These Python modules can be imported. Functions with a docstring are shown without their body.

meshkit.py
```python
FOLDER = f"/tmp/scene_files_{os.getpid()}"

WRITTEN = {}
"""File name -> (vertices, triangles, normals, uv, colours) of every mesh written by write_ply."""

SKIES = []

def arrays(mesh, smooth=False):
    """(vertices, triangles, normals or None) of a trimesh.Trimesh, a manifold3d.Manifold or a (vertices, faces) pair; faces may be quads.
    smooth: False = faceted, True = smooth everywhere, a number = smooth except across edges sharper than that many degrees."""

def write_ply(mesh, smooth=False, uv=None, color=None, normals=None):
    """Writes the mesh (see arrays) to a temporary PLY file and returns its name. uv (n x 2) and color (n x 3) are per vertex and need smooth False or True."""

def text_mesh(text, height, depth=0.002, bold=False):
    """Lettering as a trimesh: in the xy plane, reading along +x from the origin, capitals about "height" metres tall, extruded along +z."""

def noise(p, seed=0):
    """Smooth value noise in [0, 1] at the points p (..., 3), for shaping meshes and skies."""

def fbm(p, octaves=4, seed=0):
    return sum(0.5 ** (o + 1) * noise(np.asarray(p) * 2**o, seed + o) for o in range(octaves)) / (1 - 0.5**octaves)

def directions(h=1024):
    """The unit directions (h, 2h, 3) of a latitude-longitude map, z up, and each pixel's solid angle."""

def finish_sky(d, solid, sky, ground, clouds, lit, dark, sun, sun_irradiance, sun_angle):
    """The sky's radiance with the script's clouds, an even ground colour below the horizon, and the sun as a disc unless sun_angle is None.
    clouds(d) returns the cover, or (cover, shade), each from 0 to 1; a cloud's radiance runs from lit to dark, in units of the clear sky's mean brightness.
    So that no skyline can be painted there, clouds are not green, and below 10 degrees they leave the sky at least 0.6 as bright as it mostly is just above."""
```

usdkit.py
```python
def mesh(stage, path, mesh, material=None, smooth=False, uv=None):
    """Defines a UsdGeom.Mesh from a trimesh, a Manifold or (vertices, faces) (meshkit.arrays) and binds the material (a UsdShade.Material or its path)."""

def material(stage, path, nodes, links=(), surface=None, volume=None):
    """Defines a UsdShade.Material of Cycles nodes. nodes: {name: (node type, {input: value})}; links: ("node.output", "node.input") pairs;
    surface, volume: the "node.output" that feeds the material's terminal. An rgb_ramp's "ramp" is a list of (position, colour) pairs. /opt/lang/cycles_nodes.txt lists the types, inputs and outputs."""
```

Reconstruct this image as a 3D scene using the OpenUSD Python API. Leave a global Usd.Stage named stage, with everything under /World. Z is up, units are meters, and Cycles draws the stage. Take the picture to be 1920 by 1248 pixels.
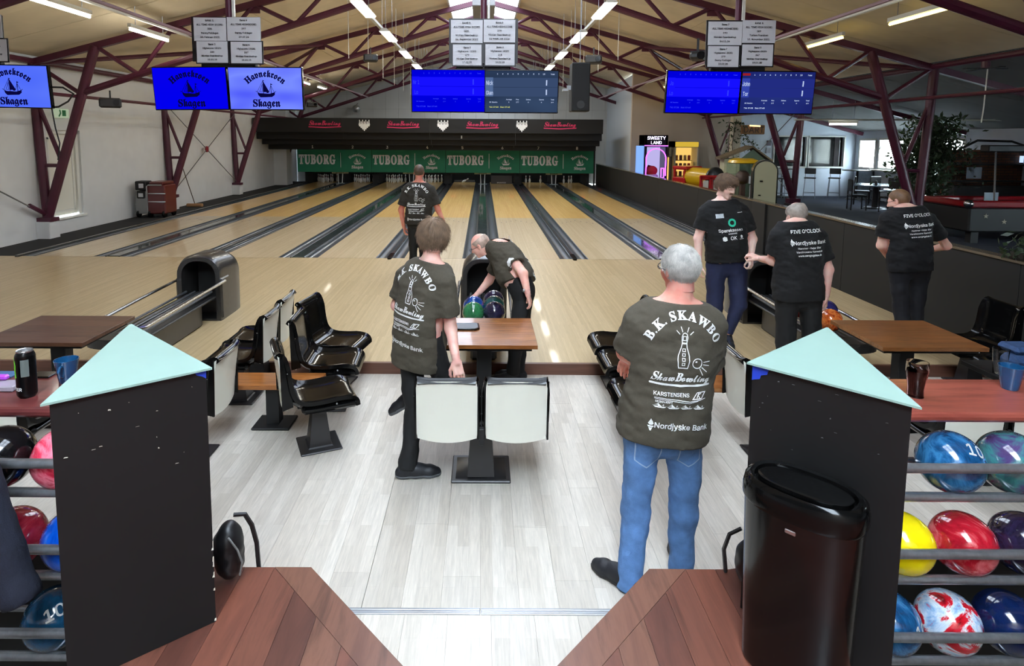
import math, random, json
import numpy as np, trimesh, usdkit, meshkit
from meshkit import fbm, text_mesh
from scipy.ndimage import map_coordinates
from shapely import affinity
from shapely.geometry import Polygon, LineString, box as sbox
from shapely.ops import unary_union
from pxr import Usd, UsdGeom, UsdLux, UsdShade, Gf, Sdf, Vt
import manifold3d as m3

stage = Usd.Stage.CreateInMemory()
UsdGeom.Xform.Define(stage, '/World')
# ---------------------------------------------------------------- camera
CF, CCX, CCY, CP, CR, CYW = 1140.0, 906.75, 372.0, 0.09956, 0.00621, 0.001755
CO = np.array([0.0, -10.914, 2.191])
def _axes():
    s, c = math.sin(CYW), math.cos(CYW); sp, cp = math.sin(CP), math.cos(CP)
    r0, u0, fw = np.array([c, -s, 0]), np.array([s * sp, c * sp, cp]), np.array([s * cp, c * cp, -sp])
    cr, sr = math.cos(CR), math.sin(CR)
    return r0 * cr + u0 * sr, u0 * cr - r0 * sr, fw
CRT, CUP, CFW = _axes()
def at(px, py, y):
    """The point of the photograph's pixel (px, py) that lies in the plane y."""
    d = CRT * (px - CCX) - CUP * (py - CCY) + CFW * CF
    return CO + d * ((y - CO[1]) / d[1])
def onz(px, py, z):
    d = CRT * (px - CCX) - CUP * (py - CCY) + CFW * CF
    return CO + d * ((z - CO[2]) / d[2])
cam = UsdGeom.Camera.Define(stage, '/World/camera')
_m = np.eye(4); _m[0, :3], _m[1, :3], _m[2, :3], _m[3, :3] = CRT, CUP, -CFW, CO
cam.AddTransformOp().Set(Gf.Matrix4d(_m.tolist()))
cam.CreateHorizontalApertureAttr(36.0)
cam.CreateFocalLengthAttr(36.0 * CF / 1920)
cam.CreateHorizontalApertureOffsetAttr(36.0 * (960 - CCX) / 1920)
cam.CreateVerticalApertureOffsetAttr(-36.0 * (624 - CCY) / 1920)
cam.CreateClippingRangeAttr(Gf.Vec2f(0.05, 500))
cam.CreateExposureAttr(0.0)
# ---------------------------------------------------------------- sky and light
dome = UsdLux.DomeLight.Define(stage, '/World/sky')
dome.CreateColorAttr(Gf.Vec3f(0.72, 0.86, 1.0)); dome.CreateIntensityAttr(12.0)
SKYLIGHT = 8.5      # the ridge glazing, lit by the sky
TUBE = 34.0         # the fluorescent tubes
SCREEN = 1.0

# ---------------------------------------------------------------- helpers
_used = {}
def numbered(path):
    if path not in _used: _used[path] = 0; return path
    _used[path] += 1
    return numbered(path + '_%03d' % _used[path]) if (path + '_%03d' % _used[path]) in _used else _mark(path + '_%03d' % _used[path])
def _mark(p): _used[p] = 0; return p
def tag(prim, label=None, cat=None, group=None, kind=None):
    for k, v in (('label', label), ('category', cat), ('group', group), ('kind', kind)):
        if v: prim.SetCustomDataByKey(k, v)
    return prim
def thing(name, label, cat, loc=(0, 0, 0), rotz=0, group=None, kind=None, scale=None):
    x = UsdGeom.Xform.Define(stage, numbered('/World/' + name))
    x.AddTranslateOp().Set(Gf.Vec3d(*map(float, loc))); x.AddRotateZOp().Set(float(math.degrees(rotz)))
    if scale: x.AddScaleOp().Set(Gf.Vec3f(*scale))
    return tag(x.GetPrim(), label, cat, group, kind)
def dup(root, loc, rotz=0, label=None, group=None, scale=None):
    was = root.GetCustomData(); base = root.GetName()
    if base[-4:-3] == '_' and base[-3:].isdigit(): base = base[:-4]
    r = thing(base, label or was['label'], was['category'], loc, rotz, group or was.get('group'), was.get('kind'), scale)
    r.GetReferences().AddInternalReference(root.GetPath()); r.SetInstanceable(True)
    return r
JOINED = ('lettering', 'score_text', 'frame_numbers', 'status_line', 'marquee', 'glasses', 'watch', 'symbol', 'star_print', 'neck_stripe', 'nosing', 'picture_lamp', 'piping')
def part(parent, name, mesh, mat, smooth=30, label=None, kind=None):
    if isinstance(mesh, list) and len(mesh) > 1 and kind is None and name not in JOINED:
        return [part(parent, name, m, mat, smooth, label) for m in mesh][0]
    p = numbered(str(parent.GetPath()) + '/' + name)
    if isinstance(mesh, list): mesh = cat(mesh)
    return tag(usdkit.mesh(stage, p, mesh, mat, smooth=smooth).GetPrim(), label, None, None, kind)
def solo(name, mesh, mat, label, cat_, group=None, kind=None, smooth=30):
    if isinstance(mesh, list): mesh = cat(mesh)
    return tag(usdkit.mesh(stage, numbered('/World/' + name), mesh, mat, smooth=smooth).GetPrim(), label, cat_, group, kind)
def struct(name, label, cat_):
    return thing(name, label, cat_, kind='structure')
def cat(ms): return trimesh.util.concatenate([m for m in ms if m is not None])
def tm(v, f): return trimesh.Trimesh(np.asarray(v, float), np.asarray(f), process=False)
def bx(x0, x1, y0, y1, z0, z1, r=0.0):
    """A box between two corners with chamfered edges."""
    c = np.array([(x0 + x1) / 2, (y0 + y1) / 2, (z0 + z1) / 2]); h = np.abs(np.array([x1 - x0, y1 - y0, z1 - z0])) / 2
    r = min(r, h.min() * 0.9)
    if r <= 0:
        m = trimesh.creation.box(2 * h); m.apply_translation(c); return m
    pts = []
    for sx in (-1, 1):
        for sy in (-1, 1):
            for sz in (-1, 1):
                s = np.array([sx, sy, sz])
                for k in range(3):
                    q = h - r; q = q.copy(); q[k] = h[k]; pts.append(c + s * q)
    return hull(pts)
def hull(pts): return trimesh.convex.convex_hull(np.asarray(pts, float))
def rot(m, ang, axis, pt=(0, 0, 0)):
    m = m.copy(); m.apply_transform(trimesh.transformations.rotation_matrix(ang, axis, pt)); return m
def mv(m, *d):
    m = m.copy(); m.apply_translation(d); return m
def frames(p, closed=False):
    t = np.gradient(p, axis=0); t /= np.linalg.norm(t, axis=1, keepdims=True) + 1e-12
    n = np.zeros_like(p); a = np.array([0, 0, 1.0]) if abs(t[0, 2]) < 0.9 else np.array([1.0, 0, 0])
    for i in range(len(p)):
        a = a - t[i] * np.dot(a, t[i]); a /= np.linalg.norm(a) + 1e-12; n[i] = a
    return t, n, np.cross(t, n)
def tube(pts, r, sides=8, cap=True):
    p = np.asarray(pts, float); r = np.broadcast_to(np.asarray(r, float), (len(p),))
    if len(p) > 2:   # mitre-free bends: keep the given points
        pass
    t, n, b = frames(p); ang = np.arange(sides) * 2 * np.pi / sides
    v = p[:, None] + r[:, None, None] * (np.cos(ang)[None, :, None] * n[:, None] + np.sin(ang)[None, :, None] * b[:, None])
    v = v.reshape(-1, 3); f = []
    for i in range(len(p) - 1):
        for j in range(sides):
            k = (j + 1) % sides; A, B, C, D = i * sides + j, i * sides + k, (i + 1) * sides + k, (i + 1) * sides + j
            f += [(A, B, C), (A, C, D)]
    if cap:
        v = np.vstack([v, p[0], p[-1]]); c0, c1 = len(v) - 2, len(v) - 1; e = (len(p) - 1) * sides
        for j in range(sides):
            k = (j + 1) % sides; f += [(c0, k, j), (c1, e + j, e + k)]
    return tm(v, f)
def bar(a, b, w, h=None, up=(0, 0, 1)):
    """A rectangular bar from a to b: w across, h along up."""
    a, b = np.asarray(a, float), np.asarray(b, float); h = h or w
    t = (b - a) / np.linalg.norm(b - a); s = np.cross(t, up)
    if np.linalg.norm(s) < 1e-6: s = np.cross(t, (1, 0, 0))
    s /= np.linalg.norm(s); u = np.cross(s, t)
    return hull([q + s * i * w / 2 + u * j * h / 2 for q in (a, b) for i in (-1, 1) for j in (-1, 1)])
def lathe(prof, n=32, c=(0, 0, 0)):
    prof = np.asarray(prof, float); ang = np.arange(n) * 2 * np.pi / n
    v = np.stack([prof[:, None, 0] * np.cos(ang), prof[:, None, 0] * np.sin(ang), np.repeat(prof[:, 1:2], n, 1)], -1).reshape(-1, 3) + np.asarray(c)
    f = []
    for i in range(len(prof) - 1):
        for j in range(n):
            k = (j + 1) % n; f += [(i * n + j, i * n + k, (i + 1) * n + k), (i * n + j, (i + 1) * n + k, (i + 1) * n + j)]
    return tm(v, f)
def ext(poly, h, engine='earcut'):
    ps = getattr(poly, 'geoms', [poly])
    return cat([trimesh.creation.extrude_polygon(g, h, engine=engine) for g in ps if g.geom_type == 'Polygon' and g.area > 1e-9])
def place(m, o, ux, uy, uz=None):
    """Maps local (x, y, z) onto o + x ux + y uy + z uz."""
    ux, uy = np.asarray(ux, float), np.asarray(uy, float); uz = np.cross(ux, uy) if uz is None else np.asarray(uz, float)
    v = np.asarray(m.vertices); w = np.asarray(o, float) + v[:, :1] * ux + v[:, 1:2] * uy + v[:, 2:] * uz
    f = np.asarray(m.faces)
    if np.dot(np.cross(ux, uy), uz) < 0: f = f[:, ::-1]
    return tm(w, f)
def front(m, x, y, z): return place(m, (x, y, z), (1, 0, 0), (0, 0, 1), (0, -1, 0))   # drawn in xz, facing the camera
def sphere(c, r, n=3): return mv(trimesh.creation.icosphere(n, r), *c)
# ---------------------------------------------------------------- lettering
GL = json.loads(r'''{"b":{"T":[189,[[[5,203,183,203,183,142,176,142,171,163,156,184,137,192,118,192,118,26,126,11,146,8,146,0,41,0,41,8,61,12,69,25,70,192,51,192,34,185,18,164,13,142,5,142]]]],"U":[220,[[[7,196,7,203,107,203,107,196,87,191,81,180,81,50,85,33,96,17,110,11,131,10,149,15,165,28,175,59,175,177,168,191,147,196,147,203,212,203,212,196,197,192,189,178,188,59,181,31,166,10,143,-2,103,-6,70,0,48,15,37,35,33,54,32,180,26,191]]]],"B":[198,[[[7,0,7,8,26,12,33,27,33,176,29,189,21,194,7,196,7,203,119,203,150,196,166,186,176,169,175,141,160,122,132,110,165,98,183,79,187,51,184,38,175,23,154,8,128,1],[82,25,86,14,107,11,121,16,130,28,134,44,133,75,126,91,112,100,81,102],[81,114,97,113,111,117,124,132,127,144,126,171,121,184,110,192,93,194,83,188]]]],"O":[235,[[[12,95,16,133,34,169,66,196,105,208,131,208,151,204,186,185,202,168,215,145,223,106,221,79,215,59,198,31,182,16,157,2,125,-5,99,-4,77,2,43,24,21,56],[66,82,73,43,81,26,93,13,109,6,120,5,140,11,152,21,166,56,169,124,160,164,142,190,127,197,110,198,97,194,82,182,73,164,67,140]]]],"R":[211,[[[7,0,7,8,26,12,33,26,33,178,28,190,7,196,7,203,119,203,147,198,170,187,180,176,185,164,185,136,180,124,170,113,142,98,194,20,203,10,214,8,215,0,151,0,89,95,81,94,82,24,91,11,108,8,108,0],[81,106,93,104,114,108,131,124,136,148,134,167,129,180,116,190,98,193,88,191,83,186]]]],"G":[227,[[[12,95,15,131,26,159,46,183,62,195,80,203,105,208,132,207,177,195,187,208,195,208,195,137,187,138,170,171,156,185,140,194,113,198,89,188,78,173,69,148,65,88,71,51,84,24,104,9,133,6,145,10,151,19,153,63,148,76,123,81,123,89,223,89,223,81,208,79,200,68,198,12,167,1,139,-4,103,-4,74,3,52,15,32,35,18,62]]]],"K":[228,[[[7,8,28,13,34,33,33,179,24,193,7,196,7,203,108,203,108,196,94,194,83,184,83,106,149,172,155,183,156,187,152,193,130,196,130,203,217,203,217,196,197,193,175,181,121,127,206,21,216,12,232,8,232,0,125,0,126,8,143,9,149,17,89,95,82,88,82,26,89,12,108,8,108,0,7,0]]]],"S":[174,[[[19,70,28,70,41,34,63,12,78,7,97,7,108,11,119,20,124,32,124,47,119,58,105,69,54,95,35,111,23,136,23,162,35,188,57,204,72,208,93,208,137,199,143,208,152,208,151,142,144,142,139,158,128,177,117,188,99,197,85,199,67,194,57,184,53,171,55,160,65,146,134,111,153,92,160,72,160,47,147,19,133,7,107,-3,71,-4,34,5,27,-5,19,-5]]]],"A":[195,[[[-4,8,7,11,15,19,91,207,100,208,173,35,183,15,198,8,198,0,102,0,102,8,118,10,127,20,112,59,46,59,33,20,35,14,44,9,57,8,57,0,-4,0],[52,74,107,73,79,140,77,138]]]],"W":[273,[[[-7,196,-7,203,81,203,81,196,65,192,63,177,100,71,134,156,124,188,115,194,102,196,102,203,196,203,196,196,183,194,176,189,176,179,212,77,245,177,244,189,237,194,225,196,225,203,279,203,279,196,270,193,259,176,200,-4,190,-3,141,135,87,-1,85,-5,76,-5,13,180,5,193]]]],"E":[197,[[[6,0,7,8,17,8,30,15,34,32,33,178,26,192,7,196,7,203,178,203,178,143,171,143,164,169,155,180,144,186,119,192,92,192,83,186,82,110,100,111,112,116,124,134,128,153,136,154,136,53,128,53,123,79,114,92,99,98,83,99,82,22,86,15,98,12,140,17,167,34,183,64,192,64,180,0]]]],"N":[221,[[[8,0,8,8,21,9,30,14,34,28,34,173,16,194,8,196,8,203,71,203,174,77,174,180,166,192,148,196,148,203,214,203,214,196,197,193,189,180,188,-5,180,-5,176,-1,49,154,48,25,56,11,74,8,74,0]]]],"H":[234,[[[7,0,7,8,26,12,33,26,33,178,28,190,7,196,7,203,108,203,108,196,91,193,83,185,82,112,153,113,152,182,145,192,126,196,126,203,227,203,227,196,208,192,201,178,201,27,205,15,213,10,226,8,227,0,126,0,126,8,141,10,151,20,151,99,81,97,82,24,91,11,108,8,108,0]]]]},"s":{"S":[187,[[[13,18,10,39,16,51,25,58,37,61,53,58,61,46,60,38,54,31,32,24,33,15,48,7,61,6,78,12,97,28,106,41,119,71,100,75,84,84,73,97,68,111,68,127,75,145,87,160,103,172,142,186,179,187,184,184,181,178,157,178,129,168,114,158,99,140,91,115,93,98,105,84,123,79,154,136,187,171,218,187,235,187,249,177,253,167,252,152,236,124,209,100,168,79,148,42,120,16,88,1,51,-2,22,8],[172,91,195,104,221,131,235,159,236,169,233,177,222,179,203,164,187,135]]]],"k":[163,[[[75,52,77,59,97,63,113,85,122,91,139,92,150,83,150,73,145,66,128,65,123,71,125,79,122,80,104,58,115,52,121,43,117,18,127,21,138,33,145,28,128,11,110,0,92,-2,83,3,79,19,94,47,90,51]],[[6,-2,42,66,25,51,19,58,55,96,98,172,134,176,43,1]]]],"a":[159,[[[7,21,8,36,18,56,32,71,51,84,74,92,92,92,105,82,110,91,144,92,108,15,117,16,138,33,145,27,117,5,104,-1,89,-2,78,5,74,17,51,0,32,-2,18,3,11,10],[38,9,44,5,51,7,73,26,95,62,98,70,96,81,90,84,83,83,62,65,42,32,37,18]]]],"w":[227,[[[17,20,22,39,45,69,40,69,26,56,20,62,55,90,99,92,56,26,51,15,56,8,72,18,92,40,124,90,169,92,131,28,128,16,135,8,151,10,175,25,167,39,167,57,175,76,187,89,204,92,210,88,214,79,210,54,194,32,205,35,214,43,221,37,204,25,185,22,168,8,150,0,125,-2,108,3,100,11,95,28,72,5,54,-2,28,2,21,8],[177,45,178,38,183,32,200,56,202,69,200,72,192,72,182,64]]]],"B":[258,[[[17,28,17,43,26,57,39,63,53,63,65,56,67,41,57,32,41,30,38,25,40,17,52,10,63,8,78,10,92,17,115,45,148,105,165,129,195,159,222,175,191,181,163,179,127,169,89,149,72,133,63,115,65,99,75,92,94,94,119,110,139,134,146,156,150,155,152,149,151,130,143,110,127,92,105,81,79,79,69,82,58,92,54,102,54,117,67,140,91,160,119,174,170,187,211,187,239,179,255,183,263,181,251,174,264,166,275,153,277,132,260,110,225,94,247,77,252,64,252,49,243,29,220,8,198,-1,173,-1,162,7,160,24,169,39,187,52,192,52,193,49,170,25,171,9,185,10,205,34,216,60,217,79,212,89,194,89,192,97,197,100,217,99,236,118,244,147,241,161,234,169,217,159,207,145,181,82,161,47,130,17,96,3,54,1,31,9,23,16]]]],"o":[134,[[[8,22,8,35,15,52,44,80,74,92,94,92,111,81,115,67,113,52,97,28,102,28,114,37,121,30,106,19,79,12,54,-1,33,-2,19,4],[44,10,51,8,60,12,64,26,79,32,85,40,97,66,95,82,83,80,64,60,46,28]]]],"l":[125,[[[16,55,48,89,97,171,134,176,56,33,49,12,53,9,61,13,85,34,91,27,57,0,32,-1,18,13,19,31,31,57,23,51]]]],"n":[173,[[[0,-2,46,69,42,70,24,51,17,57,51,88,62,92,74,89,78,79,78,61,99,81,120,92,136,91,145,83,148,75,146,56,118,18,117,11,119,9,131,16,149,33,156,27,127,3,114,-2,103,-1,94,5,89,16,91,37,125,80,120,82,86,55,45,0]]]],"i":[103,[[[67,117,69,130,77,137,91,138,100,131,100,119,91,110,76,109]],[[16,11,18,30,33,59,23,51,16,57,48,90,89,92,47,11,60,14,80,33,86,26,62,5,45,-2,27,-1]]]],"g":[158,[[[-28,-67,-24,-50,-10,-34,20,-16,57,-2,61,5,60,7,45,-1,30,-2,18,2,10,9,5,24,7,39,28,69,44,81,72,92,91,92,103,82,109,91,146,94,103,15,116,20,133,33,140,27,122,13,92,-2,67,-45,41,-74,17,-87,-7,-88,-19,-83,-25,-77],[35,8,41,5,52,9,74,31,95,71,96,77,92,84,82,82,56,53,35,17],[-8,-71,0,-80,11,-77,33,-49,51,-14,28,-23,8,-36,-7,-57]]]]},"f":{"H":[230,[[[-5,59,33,86,36,75,48,58,60,51,71,52,78,62,78,68,70,86,40,133,38,144,42,155,72,192,106,223,117,223,144,213,150,214,159,222,168,215,135,180,126,179,91,190,77,175,78,162,93,140,143,162,149,169,159,169,161,164,185,150,197,137,208,116,212,99,212,68,206,47,191,21,173,4,154,-6,114,-15,101,-21,93,-16,93,-5,82,1,67,0,56,-9,53,-18,54,-30,72,-48,94,-48,106,-40,111,-30,121,-34,119,-45,111,-54,92,-62,73,-62,58,-56,43,-39,40,-17,45,-1,54,10,93,27,101,34,109,31,110,21,133,3,144,6,156,18,166,46,167,80,159,106,140,131,127,137,117,137,101,129,118,94,120,74,106,55,86,43,70,38,47,38,25,45,12,54,1,51]]]],"a":[141,[[[11,36,7,73,15,96,25,110,66,148,78,149,89,141,125,130,125,121,116,112,116,36,123,29,135,37,140,30,108,-7,100,-2,102,3,86,12,80,30,31,-7,26,-1,29,5],[42,75,47,45,52,33,59,28,81,45,81,111,54,124,44,108]]]],"v":[139,[[[8,125,13,136,36,161,44,158,40,145,57,118,97,152,108,152,108,144,130,101,132,71,117,40,74,-7,65,-7,48,3,15,12,15,21,22,36,22,98],[58,31,84,22,98,48,99,69,95,89,77,120,57,103]]]],"n":[160,[[[7,118,36,152,56,133,61,115,100,153,109,153,119,141,137,134,137,125,129,116,130,32,137,29,149,38,154,31,120,-7,96,13,93,21,94,107,91,116,84,121,60,98,60,30,70,20,70,12,56,6,47,-7,38,-7,30,5,15,11,15,21,23,26,25,35,25,100,20,118,12,113]]]],"e":[125,[[[19,38,19,111,77,153,84,153,113,111,115,103,56,59,53,52,62,38,75,32,95,34,107,43,114,36,68,-7,61,-3,61,2,41,10,27,22],[53,72,84,93,62,129,53,118]]]],"k":[140,[[[11,21,19,25,21,32,21,187,15,203,23,208,36,185,54,210,71,218,83,219,83,210,67,206,57,189,56,123,108,153,115,148,113,142,123,121,125,109,120,101,102,87,115,68,123,34,128,30,134,35,139,28,105,-7,98,-2,101,3,92,16,86,47,71,67,56,57,56,36,62,29,72,35,78,28,44,-7,35,-7,28,4,12,11],[82,124,56,107,57,71,88,91,92,98,91,108]]]],"r":[112,[[[7,118,36,152,56,133,61,116,74,135,81,153,90,153,96,139,107,130,107,118,97,108,93,96,83,97,82,105,74,116,60,96,61,40,81,30,94,39,101,33,59,-7,51,-3,54,2,52,6,18,19,18,28,23,33,25,42,25,100,20,118,12,113]]]],"o":[138,[[[13,14,13,23,20,33,19,120,100,152,104,145,100,141,130,87,131,72,124,52,73,-7,64,-7,46,4],[56,34,84,22,92,33,97,49,95,77,68,128,55,122]]]],"S":[252,[[[14,91,16,129,29,162,47,186,71,205,114,222,148,224,166,217,205,192,214,191,223,199,222,205,215,213,216,220,230,224,236,218,238,204,231,190,212,175,195,167,175,163,123,193,97,196,75,190,62,182,50,168,42,148,41,110,47,91,57,73,75,54,96,40,136,27,168,29,199,44,213,60,218,75,218,88,213,102,200,114,184,117,164,111,124,89,106,85,90,97,68,122,62,140,66,163,77,175,96,182,118,179,134,165,138,157,129,151,107,168,99,169,84,164,76,152,76,140,82,131,95,126,115,129,164,153,186,150,204,139,218,124,228,105,231,70,225,48,215,31,186,6,164,-3,136,-7,100,-4,75,4,53,17,33,38,20,63]]]],"g":[143,[[[11,-35,7,-19,35,-19,41,-40,61,-49,79,-47,95,-35,101,-23,102,-10,90,16,86,35,39,-3,30,-1,31,11,16,32,9,48,8,80,15,99,26,114,70,153,79,153,99,139,127,130,128,121,118,95,117,66,122,36,132,16,132,4,127,-19,118,-35,95,-54,79,-59,59,-60,35,-55,21,-47],[41,68,48,48,58,37,67,36,82,46,83,83,89,108,54,125,41,99]]]]}}''')
def _gpoly(style, ch):
    adv, polys = GL[style][ch]
    ps = []
    for rings in polys:
        rr = [list(zip(r[::2], r[1::2])) for r in rings]
        ps.append(Polygon(rr[0], rr[1:]).buffer(0))
    return adv, unary_union(ps)
def letters(s, style, h, fat=0, gap=0, shear=0, caps=None, squeeze=1.0):
    """(list of letter polygons at their places, total width); capitals h tall."""
    k = h / 203.0; x = 0; out = []
    for ch in s:
        if ch == ' ': x += 70; continue
        if ch == '.':
            out.append(sbox(x + 8, 0, x + 48, 40)); x += 60 + gap; continue
        st = caps if caps and ch.isupper() else style
        adv, g = _gpoly(st, ch)
        if fat: g = g.buffer(fat)
        if shear and st == caps and caps != style: g = affinity.affine_transform(g, [1, shear, 0, 1, 0, 0])
        out.append(affinity.translate(g, x, 0)); x += adv + gap
    return [affinity.scale(g, k * squeeze, k, origin=(0, 0)) for g in out], x * k * squeeze
def word(s, style, h, **kw):
    ps, w = letters(s, style, h, **kw)
    return affinity.translate(unary_union(ps), -w / 2, 0)
def arc_word(s, style, h, R, **kw):
    """The word bent over the top of a circle of radius R centred at the origin."""
    ps, w = letters(s, style, h, **kw); out = []
    for g in ps:
        c = g.centroid.x if True else 0; a = (c - w / 2) / R
        out.append(affinity.rotate(affinity.translate(g, -c, R), -math.degrees(a), origin=(0, 0)))
    return unary_union(out)
def skaw(h):
    w = word('SkawBowling', 's', h, fat=5, caps='b', shear=0.35, squeeze=0.82)
    x0, _, x1, _ = w.bounds
    u = LineString([(x0, -0.42 * h), ((x0 + x1) / 2, -0.56 * h), (x1, -0.36 * h)]).buffer(0.13 * h)
    return unary_union([w, u])
def ship(w):
    """The fishing boat emblem, w wide, centred on its waterline."""
    k = w / 100.0
    hullp = Polygon([(-42, 6), (-30, 2), (20, 0), (46, 8), (44, -6), (30, -16), (-28, -18), (-38, -8)])
    sail = Polygon([(-14, 8), (-12, 58), (-10, 60), (18, 8)])
    sail2 = Polygon([(-18, 8), (-15, 50), (-32, 10)])
    parts = [hullp, sail, sail2.difference(sail2.buffer(-1.5)), LineString([(-12, 0), (-12, 66)]).buffer(1.2), LineString([(27, 0), (27, 50)]).buffer(1.2),
             Polygon([(27, 50), (37, 46), (27, 43)]), LineString([(27, 40), (42, 8)]).buffer(.7), LineString([(27, 40), (16, 8)]).buffer(.7), LineString([(-50, 12), (-36, 6)]).buffer(1),
             Polygon([(4, 4), (4, 14), (14, 14), (14, 4)]), LineString([(-12, 64), (-44, 8)]).buffer(.6), LineString([(44, 8), (52, 12)]).buffer(.8), Polygon([(-12, 66), (-4, 64), (-12, 61)])]
    return affinity.scale(unary_union(parts), k, k, origin=(0, 0))
def havne(w):
    """The arched inn emblem: name, ship, town; w wide, centred."""
    a = arc_word('Havnekroen', 'f', 0.15 * w, 0.60 * w, caps='b', fat=6, squeeze=0.9)
    s = affinity.translate(ship(0.50 * w), 0, -0.10 * w)
    t = affinity.translate(word('Skagen', 'f', 0.17 * w, caps='b', fat=6, squeeze=0.95), 0, -0.42 * w)
    return affinity.translate(a, 0, -0.28 * w), s, t
_tm = {}
def txt(s, h, bold=True):
    k = (s, bold)
    if k not in _tm:
        m = text_mesh(s, 1.0, 0.02, bold); m.apply_translation([-(m.bounds[0][0] + m.bounds[1][0]) / 2, 0, 0]); _tm[k] = m
    m = _tm[k].copy(); m.apply_scale([h, h, 0.1]); return m
# ---------------------------------------------------------------- materials
MATS = {}
def material(name, nodes, links, surface='p.BSDF'):
    MATS[name] = usdkit.material(stage, '/World/Looks/' + name, nodes, links, surface=surface); return MATS[name]
def lin(c): return tuple((x / 12.92 if x <= 0.04045 else ((x + 0.055) / 1.055) ** 2.4) for x in (np.asarray(c, float) / 255))
def plain(name, rgb, rough=0.5, metal=0.0, coat=0.0, spec=0.5, var=0.0, scale=8, bump=0.0, bscale=60, **kw):
    c = lin(rgb); p = dict(base_color=c, roughness=rough, metallic=metal, coat_weight=coat, coat_roughness=0.05, specular_ior_level=spec, **kw)
    nodes = {'p': ('principled_bsdf', p)}; links = []
    if var or bump: nodes['g'] = ('geometry', {})
    if var:
        nodes['n'] = ('noise_texture', {'scale': scale, 'detail': 4})
        nodes['r'] = ('rgb_ramp', {'ramp': [(0.3, [x * (1 - var) for x in c]), (0.7, [min(1, x * (1 + var)) for x in c])]})
        links += [('g.position', 'n.vector'), ('n.fac', 'r.fac'), ('r.color', 'p.base_color')]
    if bump:
        nodes['nb'] = ('noise_texture', {'scale': bscale, 'detail': 3}); nodes['b'] = ('bump', {'strength': bump, 'distance': 0.01})
        links += [('g.position', 'nb.vector'), ('nb.fac', 'b.height'), ('b.normal', 'p.normal')]
    return material(name, nodes, links)
def wood(name, cols, axis='y', scale=14, stretch=14, rough=0.4, coat=0.0, vary=0.35, offs=(0, 0, 0)):
    """Grain along the given axis; every piece takes its own shade."""
    sc = {'x': (1.0, stretch, stretch), 'y': (stretch, 1.0, stretch), 'z': (stretch, stretch, 1.0)}[axis]
    cs = [lin(c) for c in cols]
    nodes = {'g': ('geometry', {}), 'm': ('mapping', {'scale': sc, 'location': offs}), 'n': ('noise_texture', {'scale': scale / 10, 'detail': 6, 'roughness': 0.65, 'distortion': 0.6}),
             'r': ('rgb_ramp', {'ramp': list(zip(np.linspace(0.28, 0.72, len(cs)), cs))}), 'i': ('object_info', {}),
             'v': ('map_range', {'from_min': 0, 'from_max': 1, 'to_min': 1 - vary, 'to_max': 1 + vary}), 'h': ('hsv', {}),
             'p': ('principled_bsdf', {'roughness': rough, 'coat_weight': coat, 'coat_roughness': 0.08}), 'b': ('bump', {'strength': 0.08, 'distance': 0.002})}
    return material(name, nodes, [('g.position', 'm.vector'), ('m.vector', 'n.vector'), ('n.fac', 'r.fac'), ('r.color', 'h.color'), ('i.random', 'v.value'), ('v.result', 'h.value'), ('h.color', 'p.base_color'), ('n.fac', 'b.height'), ('b.normal', 'p.normal')])
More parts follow.
